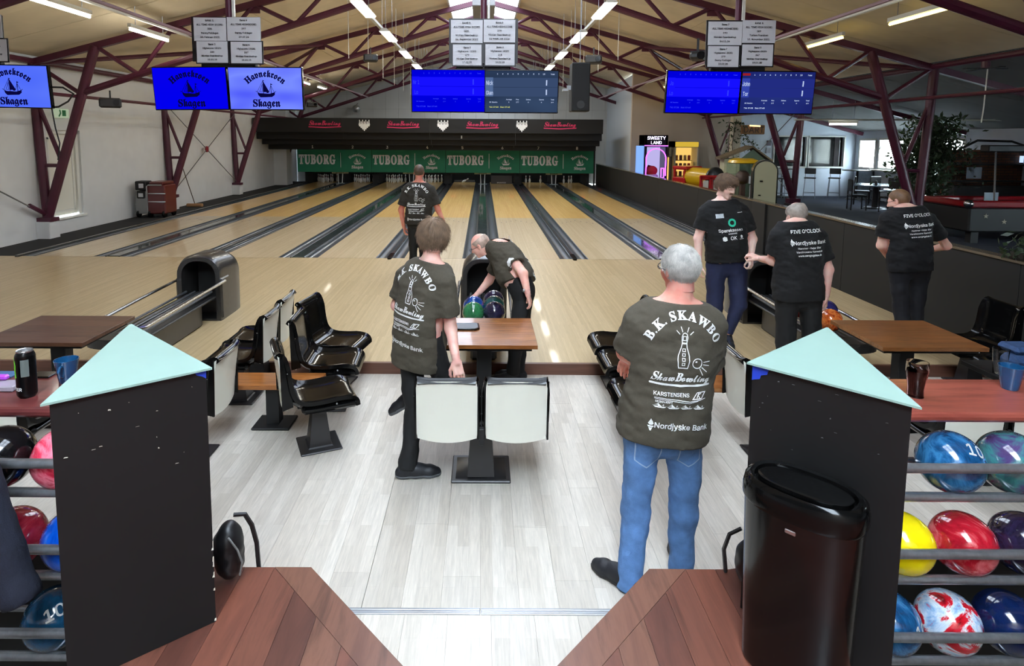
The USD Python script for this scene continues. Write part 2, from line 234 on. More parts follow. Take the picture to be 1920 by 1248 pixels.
def strips(name, c1, c2, row, length, rough, coat=0.0, offs=0.0, bias=0.0, mort=0.6, grain=0.5, msize=0.0006, per=0.06, spec=0.5):
    """Strips of wood along y, `row` wide and `length` long, side by side along x."""
    nodes = {'g': ('geometry', {}), 's': ('separate_xyz', {}), 'c': ('combine_xyz', {}),
             't': ('brick_texture', {'scale': 1.0, 'color1': lin(c1), 'color2': lin(c2), 'mortar': tuple(x * mort for x in lin(c2)), 'mortar_size': msize, 'brick_width': length, 'row_height': row, 'offset': 0.37, 'offset_frequency': 2, 'bias': bias}),
             'm': ('mapping', {'scale': (30.0, 2.2, 1.0)}), 'n': ('noise_texture', {'scale': 3.0, 'detail': 5, 'roughness': 0.6, 'distortion': 0.4}),
             'mr': ('map_range', {'from_min': 0.25, 'from_max': 0.75, 'to_min': 1 - 0.22 * grain, 'to_max': 1 + 0.16 * grain}), 'h': ('hsv', {}),
             'i': ('object_info', {}), 'v': ('map_range', {'from_min': 0, 'from_max': 1, 'to_min': 1 - per, 'to_max': 1 + per}), 'k': ('math', {'math_type': 'multiply'}),
             'p': ('principled_bsdf', {'roughness': rough, 'coat_weight': coat, 'coat_roughness': 0.05, 'specular_ior_level': spec})}
    return material(name, nodes, [('g.position', 's.vector'), ('s.y', 'c.x'), ('s.x', 'c.y'), ('c.vector', 't.vector'), ('t.color', 'h.color'), ('g.position', 'm.vector'), ('m.vector', 'n.vector'), ('n.fac', 'mr.value'),
                                  ('mr.result', 'k.value1'), ('i.random', 'v.value'), ('v.result', 'k.value2'), ('k.value', 'h.value'), ('h.color', 'p.base_color')])
def glow(name, rgb, strength):
    return material(name, {'e': ('emission', {'color': lin(rgb), 'strength': strength})}, [], 'e.emission')
def marble(name, cols, scale=7, dist=3.0, rough=0.12, stops=None, seed=0):
    cs = [lin(c) for c in cols]; st = stops or np.linspace(0.3, 0.7, len(cs))
    return material(name, {'g': ('texture_coordinate', {}), 'm': ('mapping', {'location': (seed * 1.7, seed * 2.3, seed * 0.9)}), 'n': ('noise_texture', {'scale': scale, 'detail': 5, 'roughness': 0.6, 'distortion': dist}),
                           'r': ('rgb_ramp', {'ramp': list(zip(st, cs))}), 'p': ('principled_bsdf', {'roughness': rough, 'coat_weight': 0.6, 'coat_roughness': 0.05})},
                    [('g.object', 'm.vector'), ('m.vector', 'n.vector'), ('n.fac', 'r.fac'), ('r.color', 'p.base_color')])
black = plain('black_gloss', (10, 10, 10), 0.12, spec=0.22)
blackm = plain('black_matte', (17, 17, 18), 0.6, var=0.2)
blackpaint = plain('black_paint', (8, 8, 9), 0.6, var=0.12, scale=30)
white = plain('white_plastic', (226, 224, 212), 0.35)
whitewall = plain('white_plaster', (212, 213, 213), 0.85, var=0.03, scale=3, bump=0.05)
steel = plain('brushed_steel', (158, 161, 165), 0.3, 0.8, var=0.12, scale=40)
chrome = plain('chrome', (200, 202, 205), 0.2, 1.0)
purple = plain('purple_steel', (76, 24, 46), 0.4, var=0.12, scale=5)
darkgrey = plain('dark_grey_plastic', (44, 44, 45), 0.35)
silver = plain('rivet_silver', (190, 190, 190), 0.25, 0.9)
printw = plain('white_print', (232, 232, 228), 0.7)
pinkp = plain('pink_paint', (206, 46, 96), 0.5)
paper = plain('paper_sheet', (196, 196, 200), 0.55)
ink = plain('black_ink', (30, 30, 34), 0.7)
glassm = material('window_glass', {'t': ('transparent_bsdf', {'color': (0.96, 0.98, 0.97)}), 'g': ('glossy_bsdf', {'roughness': 0.02}), 'x': ('mix_closure', {'fac': 0.06})},
                  [('t.BSDF', 'x.closure1'), ('g.BSDF', 'x.closure2')], 'x.closure')
clear = material('clear_glass', {'p': ('principled_bsdf', {'transmission_weight': 1.0, 'roughness': 0.0, 'ior': 1.45, 'base_color': (0.97, 0.98, 0.98)})}, [])
tubeglow = glow('tube_light', (255, 250, 236), TUBE)
tubeyel = glow('tube_light_warm', (255, 226, 120), TUBE * 0.22)

# ---------------------------------------------------------------- the building
rng = random.Random(7)
RID, SL = 6.3, 0.26
def roofz(x): return RID - SL * abs(x)
ZF, YR = -0.11, -5.16           # seating floor, riser
laminate = strips('laminate_floor', (206, 198, 186), (190, 181, 168), 0.065, 0.5, 0.4, coat=0.0, grain=0.8, mort=0.88, msize=0.0004)
approach = strips('approach_maple', (192, 169, 130), (177, 154, 114), 0.0275, 1.3, 0.36, coat=0.15, grain=0.5, mort=0.9, msize=0.0003, per=0.0)
lanemat = strips('lane_maple', (236, 196, 124), (224, 180, 106), 0.0275, 1.8, 0.3, coat=0.6, spec=0.2, grain=0.4, mort=0.9, msize=0.0003, per=0.0)
headmat = strips('lane_head_maple', (212, 192, 158), (200, 178, 141), 0.0275, 1.8, 0.3, coat=0.55, spec=0.2, grain=0.4, mort=0.9, msize=0.0003, per=0.0)
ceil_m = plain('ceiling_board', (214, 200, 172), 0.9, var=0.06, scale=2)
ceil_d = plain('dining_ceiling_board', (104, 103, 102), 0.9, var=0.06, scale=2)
panel_m = plain('white_wall_panel', (206, 208, 208), 0.7, var=0.03, scale=2)
beige = plain('beige_wall', (186, 172, 158), 0.85, var=0.04, scale=2)
carpet = plain('blue_carpet', (22, 28, 46), 0.9, var=0.3, scale=60, bump=0.3, bscale=300)
carpetk = plain('black_carpet', (20, 20, 21), 0.95, var=0.3, scale=60)
partm = plain('partition_board', (17, 16, 14), 0.7, var=0.08, scale=5)
riserm = wood('riser_wood', [(92, 58, 44), (118, 76, 58)], 'x', rough=0.4)
floor_under = plain('floor_base', (120, 112, 100), 0.7)
trimw = plain('white_trim', (222, 221, 214), 0.5)

fl = struct('floor', 'pale oak laminate floor of the seating area in front of the lanes', 'floor')
part(fl, 'subfloor', bx(-9.5, 9.5, -9.6, YR + .05, ZF - 0.12, ZF - 0.009), floor_under)
row = 0
for k in range(-26, 26):
    x0 = k * 0.195; off = (k * 0.437) % 1.285
    y = -8.36 - off
    while y < YR - 0.01:
        a, b = max(y, -8.36), min(y + 1.285, YR - 0.012)
        if b - a > 0.03: part(fl, 'floorboard', bx(x0 + (0.002 if k == -3 else 0.0005), x0 + 0.1945, a + 0.0005, b - 0.0005, ZF - 0.008, ZF), laminate, False)
        y += 1.285
part(fl, 'outer_floor', [bx(-9.5, -5.07, -9.6, YR, ZF - 0.009, ZF - 0.001), bx(5.07, 9.5, -9.6, YR, ZF - 0.009, ZF - 0.001)], laminate, False)
solo('ground_slab', bx(-10, 15, -17, 20.5, -.6, -.3), floor_under, 'concrete slab under the building', 'ground', kind='structure')
st = struct('step', 'pale laminate step with metal nosing down to the seating floor', 'step')
part(st, 'step_body', bx(-1.4, 1.4, -9.0, -8.345, ZF - 0.05, 0.041), floor_under)
for k in range(-7, 7):
    part(st, 'floorboard', bx(k * 0.195 + 0.05, k * 0.195 + 0.244, -9.0, -8.345, 0.042, 0.05), laminate, False)
part(st, 'upper_step', bx(-1.2, 1.2, -9.6, -8.98, ZF, 0.27), laminate)
tr = struct('trim_1', 'ribbed aluminium nosing strip across the pale step', 'trim')
al = plain('aluminium', (150, 152, 156), 0.35, 0.6)
for a, b in ((-1.3, 0.0), (0.004, 1.3)):
    part(tr, 'nosing', [bx(a, b, -8.36, -8.335, 0.02, 0.0535, 0.002), bx(a, b, -8.348, -8.336, 0.05, 0.056, 0.002), bx(a, b, -8.372, -8.36, 0.046, 0.0555, 0.002), bx(a, b, -8.337, -8.333, -0.0, 0.05)], al)
rs = solo('trim_2', bx(-9.4, 5.25, YR - 0.012, YR + 0.03, ZF - .02, 0.001, 0.003), riserm, 'brown wooden riser at the front edge of the approach', 'trim', kind='structure')
ap = solo('approach', bx(-9.4, 5.25, YR + 0.02, 0.0, -0.12, 0.0), approach, 'long pale maple approach floor in front of the foul line', 'floor', kind='structure')
solo('lane_base', bx(-9.4, 5.3, 0.0, 20.0, -0.16, -0.075), blackm, 'black base under the lanes and gutters', 'floor', kind='structure')
solo('carpet_strip', bx(-9.4, -8.44, 0.0, 19.0, -0.075, 0.0), carpetk, 'black carpet strip along the left wall', 'floor', kind='structure')
solo('dining_floor', bx(5.36, 14.5, -16, 12.8, -0.1, 0.0), carpet, 'dark blue carpet of the dining area', 'floor', kind='structure')
upf = wood('upper_deck_wood', [(96, 44, 34), (128, 66, 50), (112, 54, 40)], 'y', rough=0.35, coat=0.2)
solo('upper_floor', bx(-9.4, 5.36, -16, -9.6, -0.1, 0.5), upf, 'upper floor where the picture is taken from', 'floor', kind='structure')

# ceiling boards
ce = struct('ceiling', 'sloping ceiling of cream insulation boards between the trusses', 'ceiling')
def roofboard(xa, xb, y0, y1, dz, m):
    v = []
    for x in (xa, xb):
        for y in (y0, y1):
            for h in (0, 0.05): v.append((x, y, roofz(x) + h + dz))
    part(ce, 'ceiling_board', hull(v), m, False)
for j in range(-10, 17):
    y0 = j * 1.2 + 0.8
    for s in (-1, 1):
        for a, b in ((1.02, 5.2), (5.21, 9.5)) + (((9.51, 14.5),) if s > 0 else ()):
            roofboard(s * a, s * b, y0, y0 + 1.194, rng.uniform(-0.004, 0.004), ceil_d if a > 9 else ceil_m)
part(ce, 'roof_deck', [hull([(x, y, roofz(x) + h) for x in (s * 1.0, s * e) for y in (-16, 20.2) for h in (0.06, 0.1)]) for s, e in ((-1, 9.6), (1, 14.6))], blackm)
skyg = glow('skylight_pane', (226, 238, 255), SKYLIGHT)
wi = struct('window_1', 'long bright rooflight along the ridge of the hall', 'window')
for j in range(-10, 17):
    for s in (-1, 1):
        y0 = j * 1.2 + 0.8
        part(wi, 'pane', hull([(x, y, roofz(x) + h) for x in (s * 0.06, s * 1.0) for y in (y0, y0 + 1.15) for h in (0.0, 0.02)]), skyg, False)
part(wi, 'ridge_bar', [bx(-0.06, 0.06, -12, 20, 6.2, 6.32), bx(-1.03, -0.98, -12, 20, 5.98, 6.1), bx(0.98, 1.03, -12, 20, 5.98, 6.1)], panel_m)
ridge = solo('ridge_duct', bx(-0.3, 0.3, 5.4, 20, 5.62, 5.9, 0.02), plain('duct_grey', (128, 128, 128), 0.6), 'grey boxed duct hanging under the ridge rooflight', 'duct')

# left wall with its door, plinths
wl = struct('wall_left', 'long white plastered wall on the left of the lanes', 'wall')
dy0, dy1 = 2.32, 3.42
wp = sbox(-16, -0.2, 20, 4.0).difference(sbox(dy0, 0.34, dy1, 2.3))
part(wl, 'wall_panel', place(ext(wp, 0.15), (-9.6, 0, 0), (0, 1, 0), (0, 0, 1), (1, 0, 0)), whitewall, False)
for y in (2.0, 7.2, 12.1, 17.2):
    part(wl, 'plinth', bx(-9.46, -9.16, y - 0.16, y + 0.16, -0.05, 0.36, 0.01), whitewall)
do = struct('door_1', 'white glazed door in a deep recess of the left wall', 'door')
part(do, 'door_frame', [bx(-9.59, -9.5, dy0, dy0 + 0.07, 0.36, 2.3), bx(-9.59, -9.5, dy1 - 0.1, dy1, 0.36, 2.3), bx(-9.59, -9.5, dy0, dy1, 2.22, 2.3)], trimw)
part(do, 'door_panel', bx(-9.585, -9.545, dy0 + 0.07, dy1 - 0.1, 0.38, 2.22, 0.004), white)
part(do, 'door_moulding', [bx(-9.548, -9.53, dy0 + 0.13, dy1 - 0.16, 0.46, 0.5), bx(-9.548, -9.53, dy0 + 0.13, dy1 - 0.16, 2.1, 2.14), bx(-9.548, -9.53, dy0 + 0.13, dy0 + 0.17, 0.46, 2.14), bx(-9.548, -9.53, dy1 - 0.2, dy1 - 0.16, 0.46, 2.14)], trimw)
part(do, 'sill', bx(-9.6, -9.41, dy0 - 0.05, dy1 + 0.06, 0.3, 0.35, 0.006), trimw)

# gable wall of upright panels
wb = struct('wall_back', 'white gable wall of upright panels behind the pin machines', 'wall')
x = -9.45
while x < 6.2:
    x1 = min(x + 0.65, 6.3)
    for z0, z1 in ((-0.1, 3.6), (3.605, 7)):
        pz = Polygon([(x + 0.004, z0), (x1 - 0.004, z0), (x1 - 0.004, min(z1, roofz(x1))), (x + 0.004, min(z1, roofz(x)))] if not (x < 0 < x1) else [(x + .004, z0), (x1 - .004, z0), (x1 - .004, min(z1, 6.2)), (x + .004, min(z1, 6.2))])
        part(wb, 'wall_panel', front(ext(pz, 0.04), 0, 20.06, 0), panel_m, False)
    x += 0.65
part(wb, 'wall_core', front(ext(Polygon([(-9.6, -0.1), (6.4, -0.1), (6.4, roofz(6.4)), (0, 6.35), (-9.6, roofz(9.6))]), 0.1), 0, 20.17, 0), blackm)
part(wb, 'pier', bx(-9.45, -8.86, 16.6, 17.4, -0.1, 3.4), panel_m)
wr = struct('wall_right', 'pale blue white return wall right of the pin machines', 'wall')
part(wr, 'wall_panel', hull([(x + dx, y, z) for x, y in ((6.26, 20.1), (5.8, 12.8)) for dx in (0, 0.12) for z in (-0.1, roofz(6.3))]), plain('return_wall_white', (186, 194, 202), 0.8))
# dining walls
wd = struct('wall_dining', 'end wall of the dining area, beige then white with two dark windows', 'wall')
wpoly = Polygon([(5.76, 0), (9.6, 0), (9.6, roofz(9.6)), (5.76, roofz(5.76))])
part(wd, 'beige_panel', front(ext(wpoly, 0.15), 0, 12.94, 0), beige, False)
win = [(at(1453, 257, 12.8)[0], at(1512, 257, 12.8)[0]), (at(1519, 257, 12.8)[0], at(1583, 257, 12.8)[0])]
wz0, wz1 = at(1550, 312, 12.8)[2], at(1550, 257, 12.8)[2]
wq = Polygon([(9.6, 0), (14.6, 0), (14.6, roofz(14.6)), (9.6, roofz(9.6))]).difference(unary_union([sbox(a, wz0, b, wz1) for a, b in win]))
bluewhite = plain('cool_white_wall', (206, 214, 226), 0.7, var=0.03, scale=3)
part(wd, 'white_panel', front(ext(wq, 0.15), 0, 12.95, 0), bluewhite, False)
darkglass = plain('dark_window_glass', (14, 13, 14), 0.08)
curt = plain('window_curtain', (26, 14, 18), 0.8)
for i, (a, b) in enumerate(win):
    w = struct('window_%d' % (2 + i), ('left' if i == 0 else 'right') + ' one of two dark inner windows above the bar stools', 'window')
    part(w, 'pane', bx(a, b, 12.9, 12.92, wz0, wz1), darkglass)
    part(w, 'window_frame', [bx(a - .04, b + .04, 12.76, 12.8, wz0 - .06, wz0), bx(a - .04, b + .04, 12.76, 12.8, wz1, wz1 + .05), bx(a - .05, a, 12.76, 12.8, wz0 - .05, wz1 + .05), bx(b, b + .05, 12.76, 12.8, wz0 - .05, wz1 + .05)], trimw)
    if i == 1: part(w, 'curtain', [bx(b - 0.32, b - 0.12, 12.87, 12.895, wz0, wz1), ], curt)
ws = struct('wall_side', 'outer wall of the dining area with bright daylight windows', 'wall')
ops = [(11.55, 12.5, 1.15, 2.2), (10.05, 11.35, 1.18, 2.22), (8.75, 9.95, 1.18, 2.22), (7.4, 8.65, 1.18, 2.22), (-2.5, -0.5, 1.1, 2.2), (-6.0, -3.5, 1.1, 2.2)]
sq = sbox(-16, 0, 12.8, 2.6).difference(unary_union([sbox(a, c, b, d) for a, b, c, d in ops]))
part(ws, 'wall_panel', place(ext(sq, 0.15), (14.5, 0, 0), (0, 1, 0), (0, 0, 1), (1, 0, 0)), bluewhite, False)
for i, (a, b, c, d) in enumerate(ops):
    w = struct('window_%d' % (4 + i), ['glazed upper half of the outer door, bright with daylight', 'bright window beside the outer door', 'bright middle window of the outer wall', 'bright window behind the tall plant', 'outer window right of the picture', 'outer window nearest the viewer'][i], 'window')
    part(w, 'pane', bx(14.55, 14.56, a, b, c, d), glassm)
    part(w, 'window_frame', [bx(14.46, 14.6, a, b, c - .05, c + .02), bx(14.46, 14.6, a, b, d - .02, d + .05), bx(14.46, 14.6, a - .04, a + .03, c, d), bx(14.46, 14.6, b - .03, b + .04, c, d)], trimw)
    if i in (1, 2, 3): part(w, 'sill', bx(14.2, 14.5, a - .1, b + .1, c - 0.1, c - 0.05), trimw)
dk = struct('door_2', 'outer door with a dark lower panel at the corner of the dining area', 'door')
part(dk, 'door_panel', bx(14.44, 14.5, 11.55, 12.5, 0.02, 1.08, 0.004), plain('door_dark_panel', (70, 76, 84), 0.4, var=0.3, scale=9))
part(dk, 'door_handle', tube([(14.44, 11.65, 1.1), (14.38, 11.65, 1.1), (14.38, 11.78, 1.1)], 0.012), steel)
yb = thing('neighbour_house', 'bright white house seen through the outer windows', 'building', (23, 6, -.1))
part(yb, 'wall', bx(0, 6, -16, 14, 0, 7), white, False)
for k in range(5): part(yb, 'window', bx(-.05, 0.01, -12.5 + k * 5, -11 + k * 5, 1.4, 2.7), darkglass, False)
solo('yard', bx(14.7, 60, -40, 60, -0.4, -0.1), plain('yard_paving', (170, 172, 170), 0.9), 'pale paving outside the windows', 'ground', kind='structure')
solo('wall_front', bx(-9.6, 14.6, -16.1, -16, -0.1, 6.4), beige, 'wall behind the viewer', 'wall', kind='structure')
# partition beside the last lane
pt = struct('partition', 'low dark partition wall between the last lane and the dining area', 'partition')
yy = [17.2, 14.0, 10.6, 7.2, 3.8, 0.6, -2.2, -5.1, -7.6]
for a, b in zip(yy[:-1], yy[1:]):
    part(pt, 'partition_panel', bx(5.24, 5.36, b + 0.003, a - 0.003, 0.0, 1.0, 0.003), partm)
part(pt, 'top_rail', bx(5.22, 5.38, -7.6, 17.2, 1.0, 1.03, 0.006), plain('rail_varnish', (88, 76, 62), 0.25, coat=0.6))
part(pt, 'base_kerb', bx(5.085, 5.24, -0.05, 17.2, -0.05, 0.05, 0.01), darkgrey)
part(pt, 'end_post', bx(5.2, 5.42, 0.2, 0.75, 0, 1.01, 0.005), blackm)

# ---------------------------------------------------------------- steel trusses
lampm = plain('lamp_housing', (210, 208, 198), 0.4)
def lowz(x): return 5.75 - 0.318 * abs(x)
def truss(y, label, cols=True):
    t = thing('roof_truss', label, 'roof truss', (0, y, 0))
    for s in (-1, 1):
        U = lambda x: (s * x, 0, roofz(x) - 0.16)
        L = lambda x: (s * x, 0, lowz(x))
        part(t, 'upper_chord', bar(U(9.4 if s < 0 else 14.3), U(0.02), 0.11, 0.13), purple)
        part(t, 'lower_chord', tube([L(8.45), L(0.0)], 0.072, 10), purple)
        up, lo = [9.4, 8.08, 6.4, 4.75, 3.1, 1.5], [8.45, 7.2, 5.55, 3.9, 2.3, 0.9]
        for a, b in zip(up, lo): part(t, 'brace', tube([U(a), L(b)], 0.045, 8), purple)
        for a, b in zip(up[1:], lo[:-1]):
            if a != 8.08: part(t, 'brace', tube([U(a), L(b)], 0.045, 8), purple)
        for a, b in zip(up[2:], lo[1:]): part(t, 'gusset', bx(s * a - .12, s * a + .12, -.012, .012, roofz(a) - .34, roofz(a) - .16), purple)
        if not cols: continue
        B = (s * 9.3, 0, 0.42)
        part(t, 'column', tube([B, (s * 9.44, 0, 3.7)], 0.09, 12), purple)
        part(t, 'column', tube([B, U(8.08)], 0.095, 12), purple)
        part(t, 'column_tie', tube([(s * 9.34, 0, 1.55), (s * 9.0, 0, 1.55)], 0.04, 8), purple)
        part(t, 'column_tie', tube([(s * 9.4, 0, 3.0), (s * 8.95, 0, 1.72)], 0.045, 8), purple)
        part(t, 'foot_plate', bx(s * 9.3 - .16, s * 9.3 + .16, -.13, .13, 0.36 if s < 0 else 0.3, 0.44), purple)
    if cols: part(t, 'plinth', bx(9.12, 9.48, -.18, .18, 0, 0.3), darkgrey)
    return t
YT = (-8.2, -3.1, 2.0, 7.2, 12.1, 17.2)
for y, l in zip(YT, ('over the platform behind the hanging screens', 'carrying the hanging screens', 'first one beyond the screens, with V columns by the white door', 'with V columns beside the lane machine', 'with V columns next to the crossed rods', 'last one before the gable wall')):
    truss(y, 'purple steel roof truss ' + l)
for s, n in ((-1, 'left'), (1, 'right')):
    solo('eave_beam', tube([(s * 9.38, -12, 3.72), (s * 9.38, 17.2, 3.72)], 0.06, 10), purple, 'purple steel tube along the %s eave' % n, 'beam')
    solo('tie_tube', tube([(s * 8.5, -8.2, 3.0), (s * 8.5, 17.2, 3.0)], 0.035, 8), purple, 'thin purple tube linking the %s column tops' % n, 'beam')
    solo('conduit_pipe', tube([(s * 5.24, -12, 4.0), (s * 5.24, 17.2, 4.0)], 0.028, 8), plain('mauve_pipe_%s' % n, (150, 126, 140), 0.4), 'mauve pipe along the %s half of the roof' % n, 'pipe')
    for i, (a, b) in enumerate(((2.0, 7.2), (7.2, 12.1))):
        solo('roof_brace', tube([(s * 9.3, a if i == 0 else b, roofz(9.3) - .2), (s * 4.7, b if i == 0 else a, roofz(4.7) - .22)], 0.05, 8), purple, 'slanting purple roof brace in the %s bay on the %s' % ('front' if i == 0 else 'next', n), 'roof brace')
    cb = thing('cross_brace', 'crossed tension rods meeting in a red disc on the %s side' % n, 'cross bracing', (s * 9.3, 9.65, 0))
    for d in (-1, 1): part(cb, 'rod', tube([(0, -d * 2.35, 0.5), (0, d * 2.35, 3.0)], 0.014, 6), steel)
    part(cb, 'disc', rot(lathe([(0.001, -.02), (.1, -.02), (.1, .02), (.001, .02)], 20), math.pi / 2, (0, 1, 0), (0, 0, 0)).apply_translation((0, 0, 1.75)), plain('disc_red_%s' % n, (140, 36, 48), 0.4))
tb = thing('tension_rod', 'slanting tension rod running from the near V column out of the left edge', 'rod', (-9.3, 2.0, 0.5))
part(tb, 'rod', tube([(0, -0.25, 0.1), (0, -4.9, 2.5)], 0.016, 6), steel)
part(tb, 'turnbuckle', tube([(0, -0.02, 0.0), (0, -0.5, 0.25)], 0.045, 8), purple)

# ---------------------------------------------------------------- lamps
def lamp(x, y, z, w, ln, mat_, label, group=None, along='y'):
    t = thing('ceiling_lamp', label, 'lamp', (x, y, z), 0 if along == 'y' else math.pi / 2, group)
    part(t, 'housing', hull([(sx * a, sy * ln / 2, h) for sx in (-1, 1) for sy in (-1, 1) for a, h in ((w / 2 if w > .2 else .03, 0.0), (w * 0.22, 0.07))]), lampm)
    if w < .2: part(t, 'tube', tube([(0, -ln / 2 + .03, -.035), (0, ln / 2 - .03, -.035)], .026, 10), mat_)
    else: part(t, 'tube', bx(-w * 0.42, w * 0.42, -ln / 2 + .03, ln / 2 - .03, -0.035, -0.001, 0.015), mat_)
    part(t, 'hanger', [tube([(0, e * ln * 0.35, 0.06), (0, e * ln * 0.35, max(0.12, roofz(x) - z - 0.02))], 0.006, 5) for e in (-1, 1)] if along == 'y' else [tube([(0, e * .3, 0.06), (0, e * .3, .6)], 0.006, 5) for e in (-1, 1)], steel)
    return t
ordn = ['nearest', 'second', 'third', 'fourth', 'fifth', 'last']
for s, n in ((-1, 'left'), (1, 'right')):
    for i, y in enumerate((0.9, 4.0, 7.2, 10.3, 13.4, 16.4)):
        lamp(s * 2.27, y, 4.6, 0.24, 1.45, tubeglow, 'bright trough lamp, %s in the row %s of the ridge' % (ordn[i], n))
    lr = thing('lamp_rail', 'white lamp rail %s of the ridge rooflight' % n, 'lamp rail'); part(lr, 'rail', bx(s * 2.27 - 0.035 + s * .13, s * 2.27 + 0.035 + s * .13, -6, 17, 4.7, 4.76), lampm)
    for j in range(14): part(lr, 'suspension_rod', tube([(s * (2.4 + (j % 2) * .55), 1.5 + j * 1.15, 4.76 if j % 2 == 0 else 3.9), (s * (2.4 + (j % 2) * .55), 1.5 + j * 1.15, roofz(2.4 + (j % 2) * .55))], .007, 5), lampm)
    ys = (-1.3, 1.2, 6.3, 11.5, 14.0) if s < 0 else (-1.1, 1.6, 11.8)
    for i, y in enumerate(ys):
        lamp(s * (6.5 if s < 0 else 6.85), y, 4.17, 0.13, 1.4, tubeglow if s < 0 else tubeyel, ('white' if s < 0 else 'yellowish') + ' tube lamp, %s in the outer %s row' % (ordn[i], n))
    solo('lamp_rail', bx(s * 6.15 - 0.03, s * 6.15 + 0.03, -6, 15, 4.24, 4.29), lampm, 'white lamp rail in the outer %s part of the roof' % n, 'lamp rail')
lamp(9.95, 6.0, 2.66, 0.12, 0.8, tubeglow, 'small tube lamp hung over the dining tables', along='x')
solo('lamp_rail', tube([(8.6, 6.0, 2.74), (15, 5.2, 2.74)], 0.025, 8), lampm, 'thin white rail across the dining area', 'lamp rail')

# ---------------------------------------------------------------- lanes
LW, WG, NG, PIT = 1.055, 0.725, 0.525, 3.36
LANES = {}
for k in range(4):
    c = (k - 2) * PIT; LANES[2 * k + 1] = (c - WG / 2 - LW, c - WG / 2); LANES[2 * k + 2] = (c + WG / 2, c + WG / 2 + LW)
LEND = 19.15
numw = ['first', 'second', 'third', 'fourth', 'fifth', 'sixth', 'seventh', 'eighth']
arrowm = plain('lane_mark', (70, 52, 34), 0.4)
for n, (a, b) in LANES.items():
    t = thing('bowling_lane', 'glossy maple bowling lane, %s' % ('first beside the left wall', 'second from the left wall', 'third from the left, left of the far bowler', 'fourth from the left, in front of the far bowler', 'fifth, ending with the toppled pin', 'sixth, closed by the brown sweep board', 'seventh, with three pins and a narrow cap on its left', 'last one beside the dark partition')[n - 1], 'bowling lane', (0, 0, 0))
    part(t, 'lane_head', bx(a, b, 0.004, 5.7, -0.07, 0.0, 0.001), headmat, False); part(t, 'lane_bed', bx(a, b, 5.701, LEND, -0.07, 0.0, 0.001), lanemat, False)
    c = (a + b) / 2; A = []
    for k in range(-3, 4):
        y = 5.15 - abs(k) * 0.16; x = c + k * 0.132
        A.append(mv(ext(Polygon([(-.016, 0), (.016, 0), (0, .16)]), 0.0008), x, y, 0.0003))
    part(t, 'arrow_markers', A, arrowm, False, kind='stuff')
    part(t, 'foul_line', bx(a, b, -0.006, 0.003, -0.02, 0.0004), arrowm, False)
gutm = plain('gutter_plastic', (62, 68, 75), 0.28, coat=0.4, var=0.1, scale=1.2)
gutd = plain('gutter_dark', (54, 57, 60), 0.25, coat=0.5, var=0.2, scale=3)
trackm = plain('track_cover', (58, 70, 70), 0.14, coat=0.8, var=0.15, scale=4)
def gutter_mesh(x0, x1):
    c, r = (x0 + x1) / 2, (x1 - x0) / 2
    o = [(c - r, 0.0)] + [(c - math.cos(a) * (r - .012), -0.005 - math.sin(a) * 0.062) for a in np.linspace(0, math.pi, 13)] + [(c + r, 0.0)]
    i = [(x, z - 0.008) for x, z in o[::-1]]
    return place(ext(Polygon(o + i), LEND - 0.01), (0, LEND, 0), (1, 0, 0), (0, 0, 1), (0, -1, 0))
def divider(xa, xb, wide, label):
    t = thing('gutter_divider', label, 'gutter')
    g = 0.232
    part(t, 'gutter', gutter_mesh(xa, xa + g), gutm, 40); part(t, 'gutter', gutter_mesh(xb - g, xb), gutm, 40)
    m0, m1 = xa + g, xb - g; c = (m0 + m1) / 2
    if wide:
        part(t, 'track_cover', bx(m0 + .012, m1 - .012, 0.02, LEND - 1.6, -0.05, 0.012, 0.006), trackm)
        for e in (m0 + .01, m1 - .01): part(t, 'edge_rail', bx(e - .014, e + .014, -0.02, LEND - 1.2, -0.06, 0.02, 0.008), gutd)
    else:
        cap = Polygon([(m0, -0.06), (m0, 0.0), (m0 + .012, 0.022), (m1 - .012, 0.022), (m1, 0.0), (m1, -0.06)])
        part(t, 'capping', place(ext(cap, LEND - 0.6), (0, LEND - .6, 0), (1, 0, 0), (0, 0, 1), (0, -1, 0)), gutd)
        part(t, 'capping_nose', hull([(c + d * math.cos(q), -0.06 + .1 * (1 - math.sin(q)) * 0 - 0.07 * math.sin(q), z) for d in (0.04,) for q in np.linspace(0, math.pi, 7) for z in (-0.03, 0.026)] + [(c + s * .04, 0.35, z) for s in (-1, 1) for z in (0, 0.03)]), black)
    return t
for k in range(4):
    a, b = LANES[2 * k + 1][1], LANES[2 * k + 2][0]
    divider(a, b, True, 'grey gutters and ball track ' + ('right of the leftmost lane, starting near the left wall', 'left of the far bowler, with black end block', 'running straight up to the bending man', 'running up to the head of the white haired man')[k])
    if k < 3:
        a, b = LANES[2 * k + 2][1], LANES[2 * k + 3][0]
        divider(a, b, False, 'grey gutters with a narrow cap ' + ('vanishing behind the left ball return hood', 'just left of the far bowler', 'ending right of the bending man')[k])
for n, (a, b), s in ((1, (LANES[1][0] - 0.3, LANES[1][0]), 'left'), (8, (LANES[8][1], LANES[8][1] + 0.3), 'right')):
    t = thing('outer_gutter', 'single grey gutter along the outer %s side of the lanes' % s, 'gutter')
    part(t, 'gutter', gutter_mesh(b - .232, b) if n == 1 else gutter_mesh(a, a + .232), gutm, 40)
    e = (a, a + .068) if n == 1 else (b - .068, b)
    part(t, 'kerb', bx(e[0], e[1], -0.1, LEND - 1, -0.06, 0.035, 0.012), gutd)
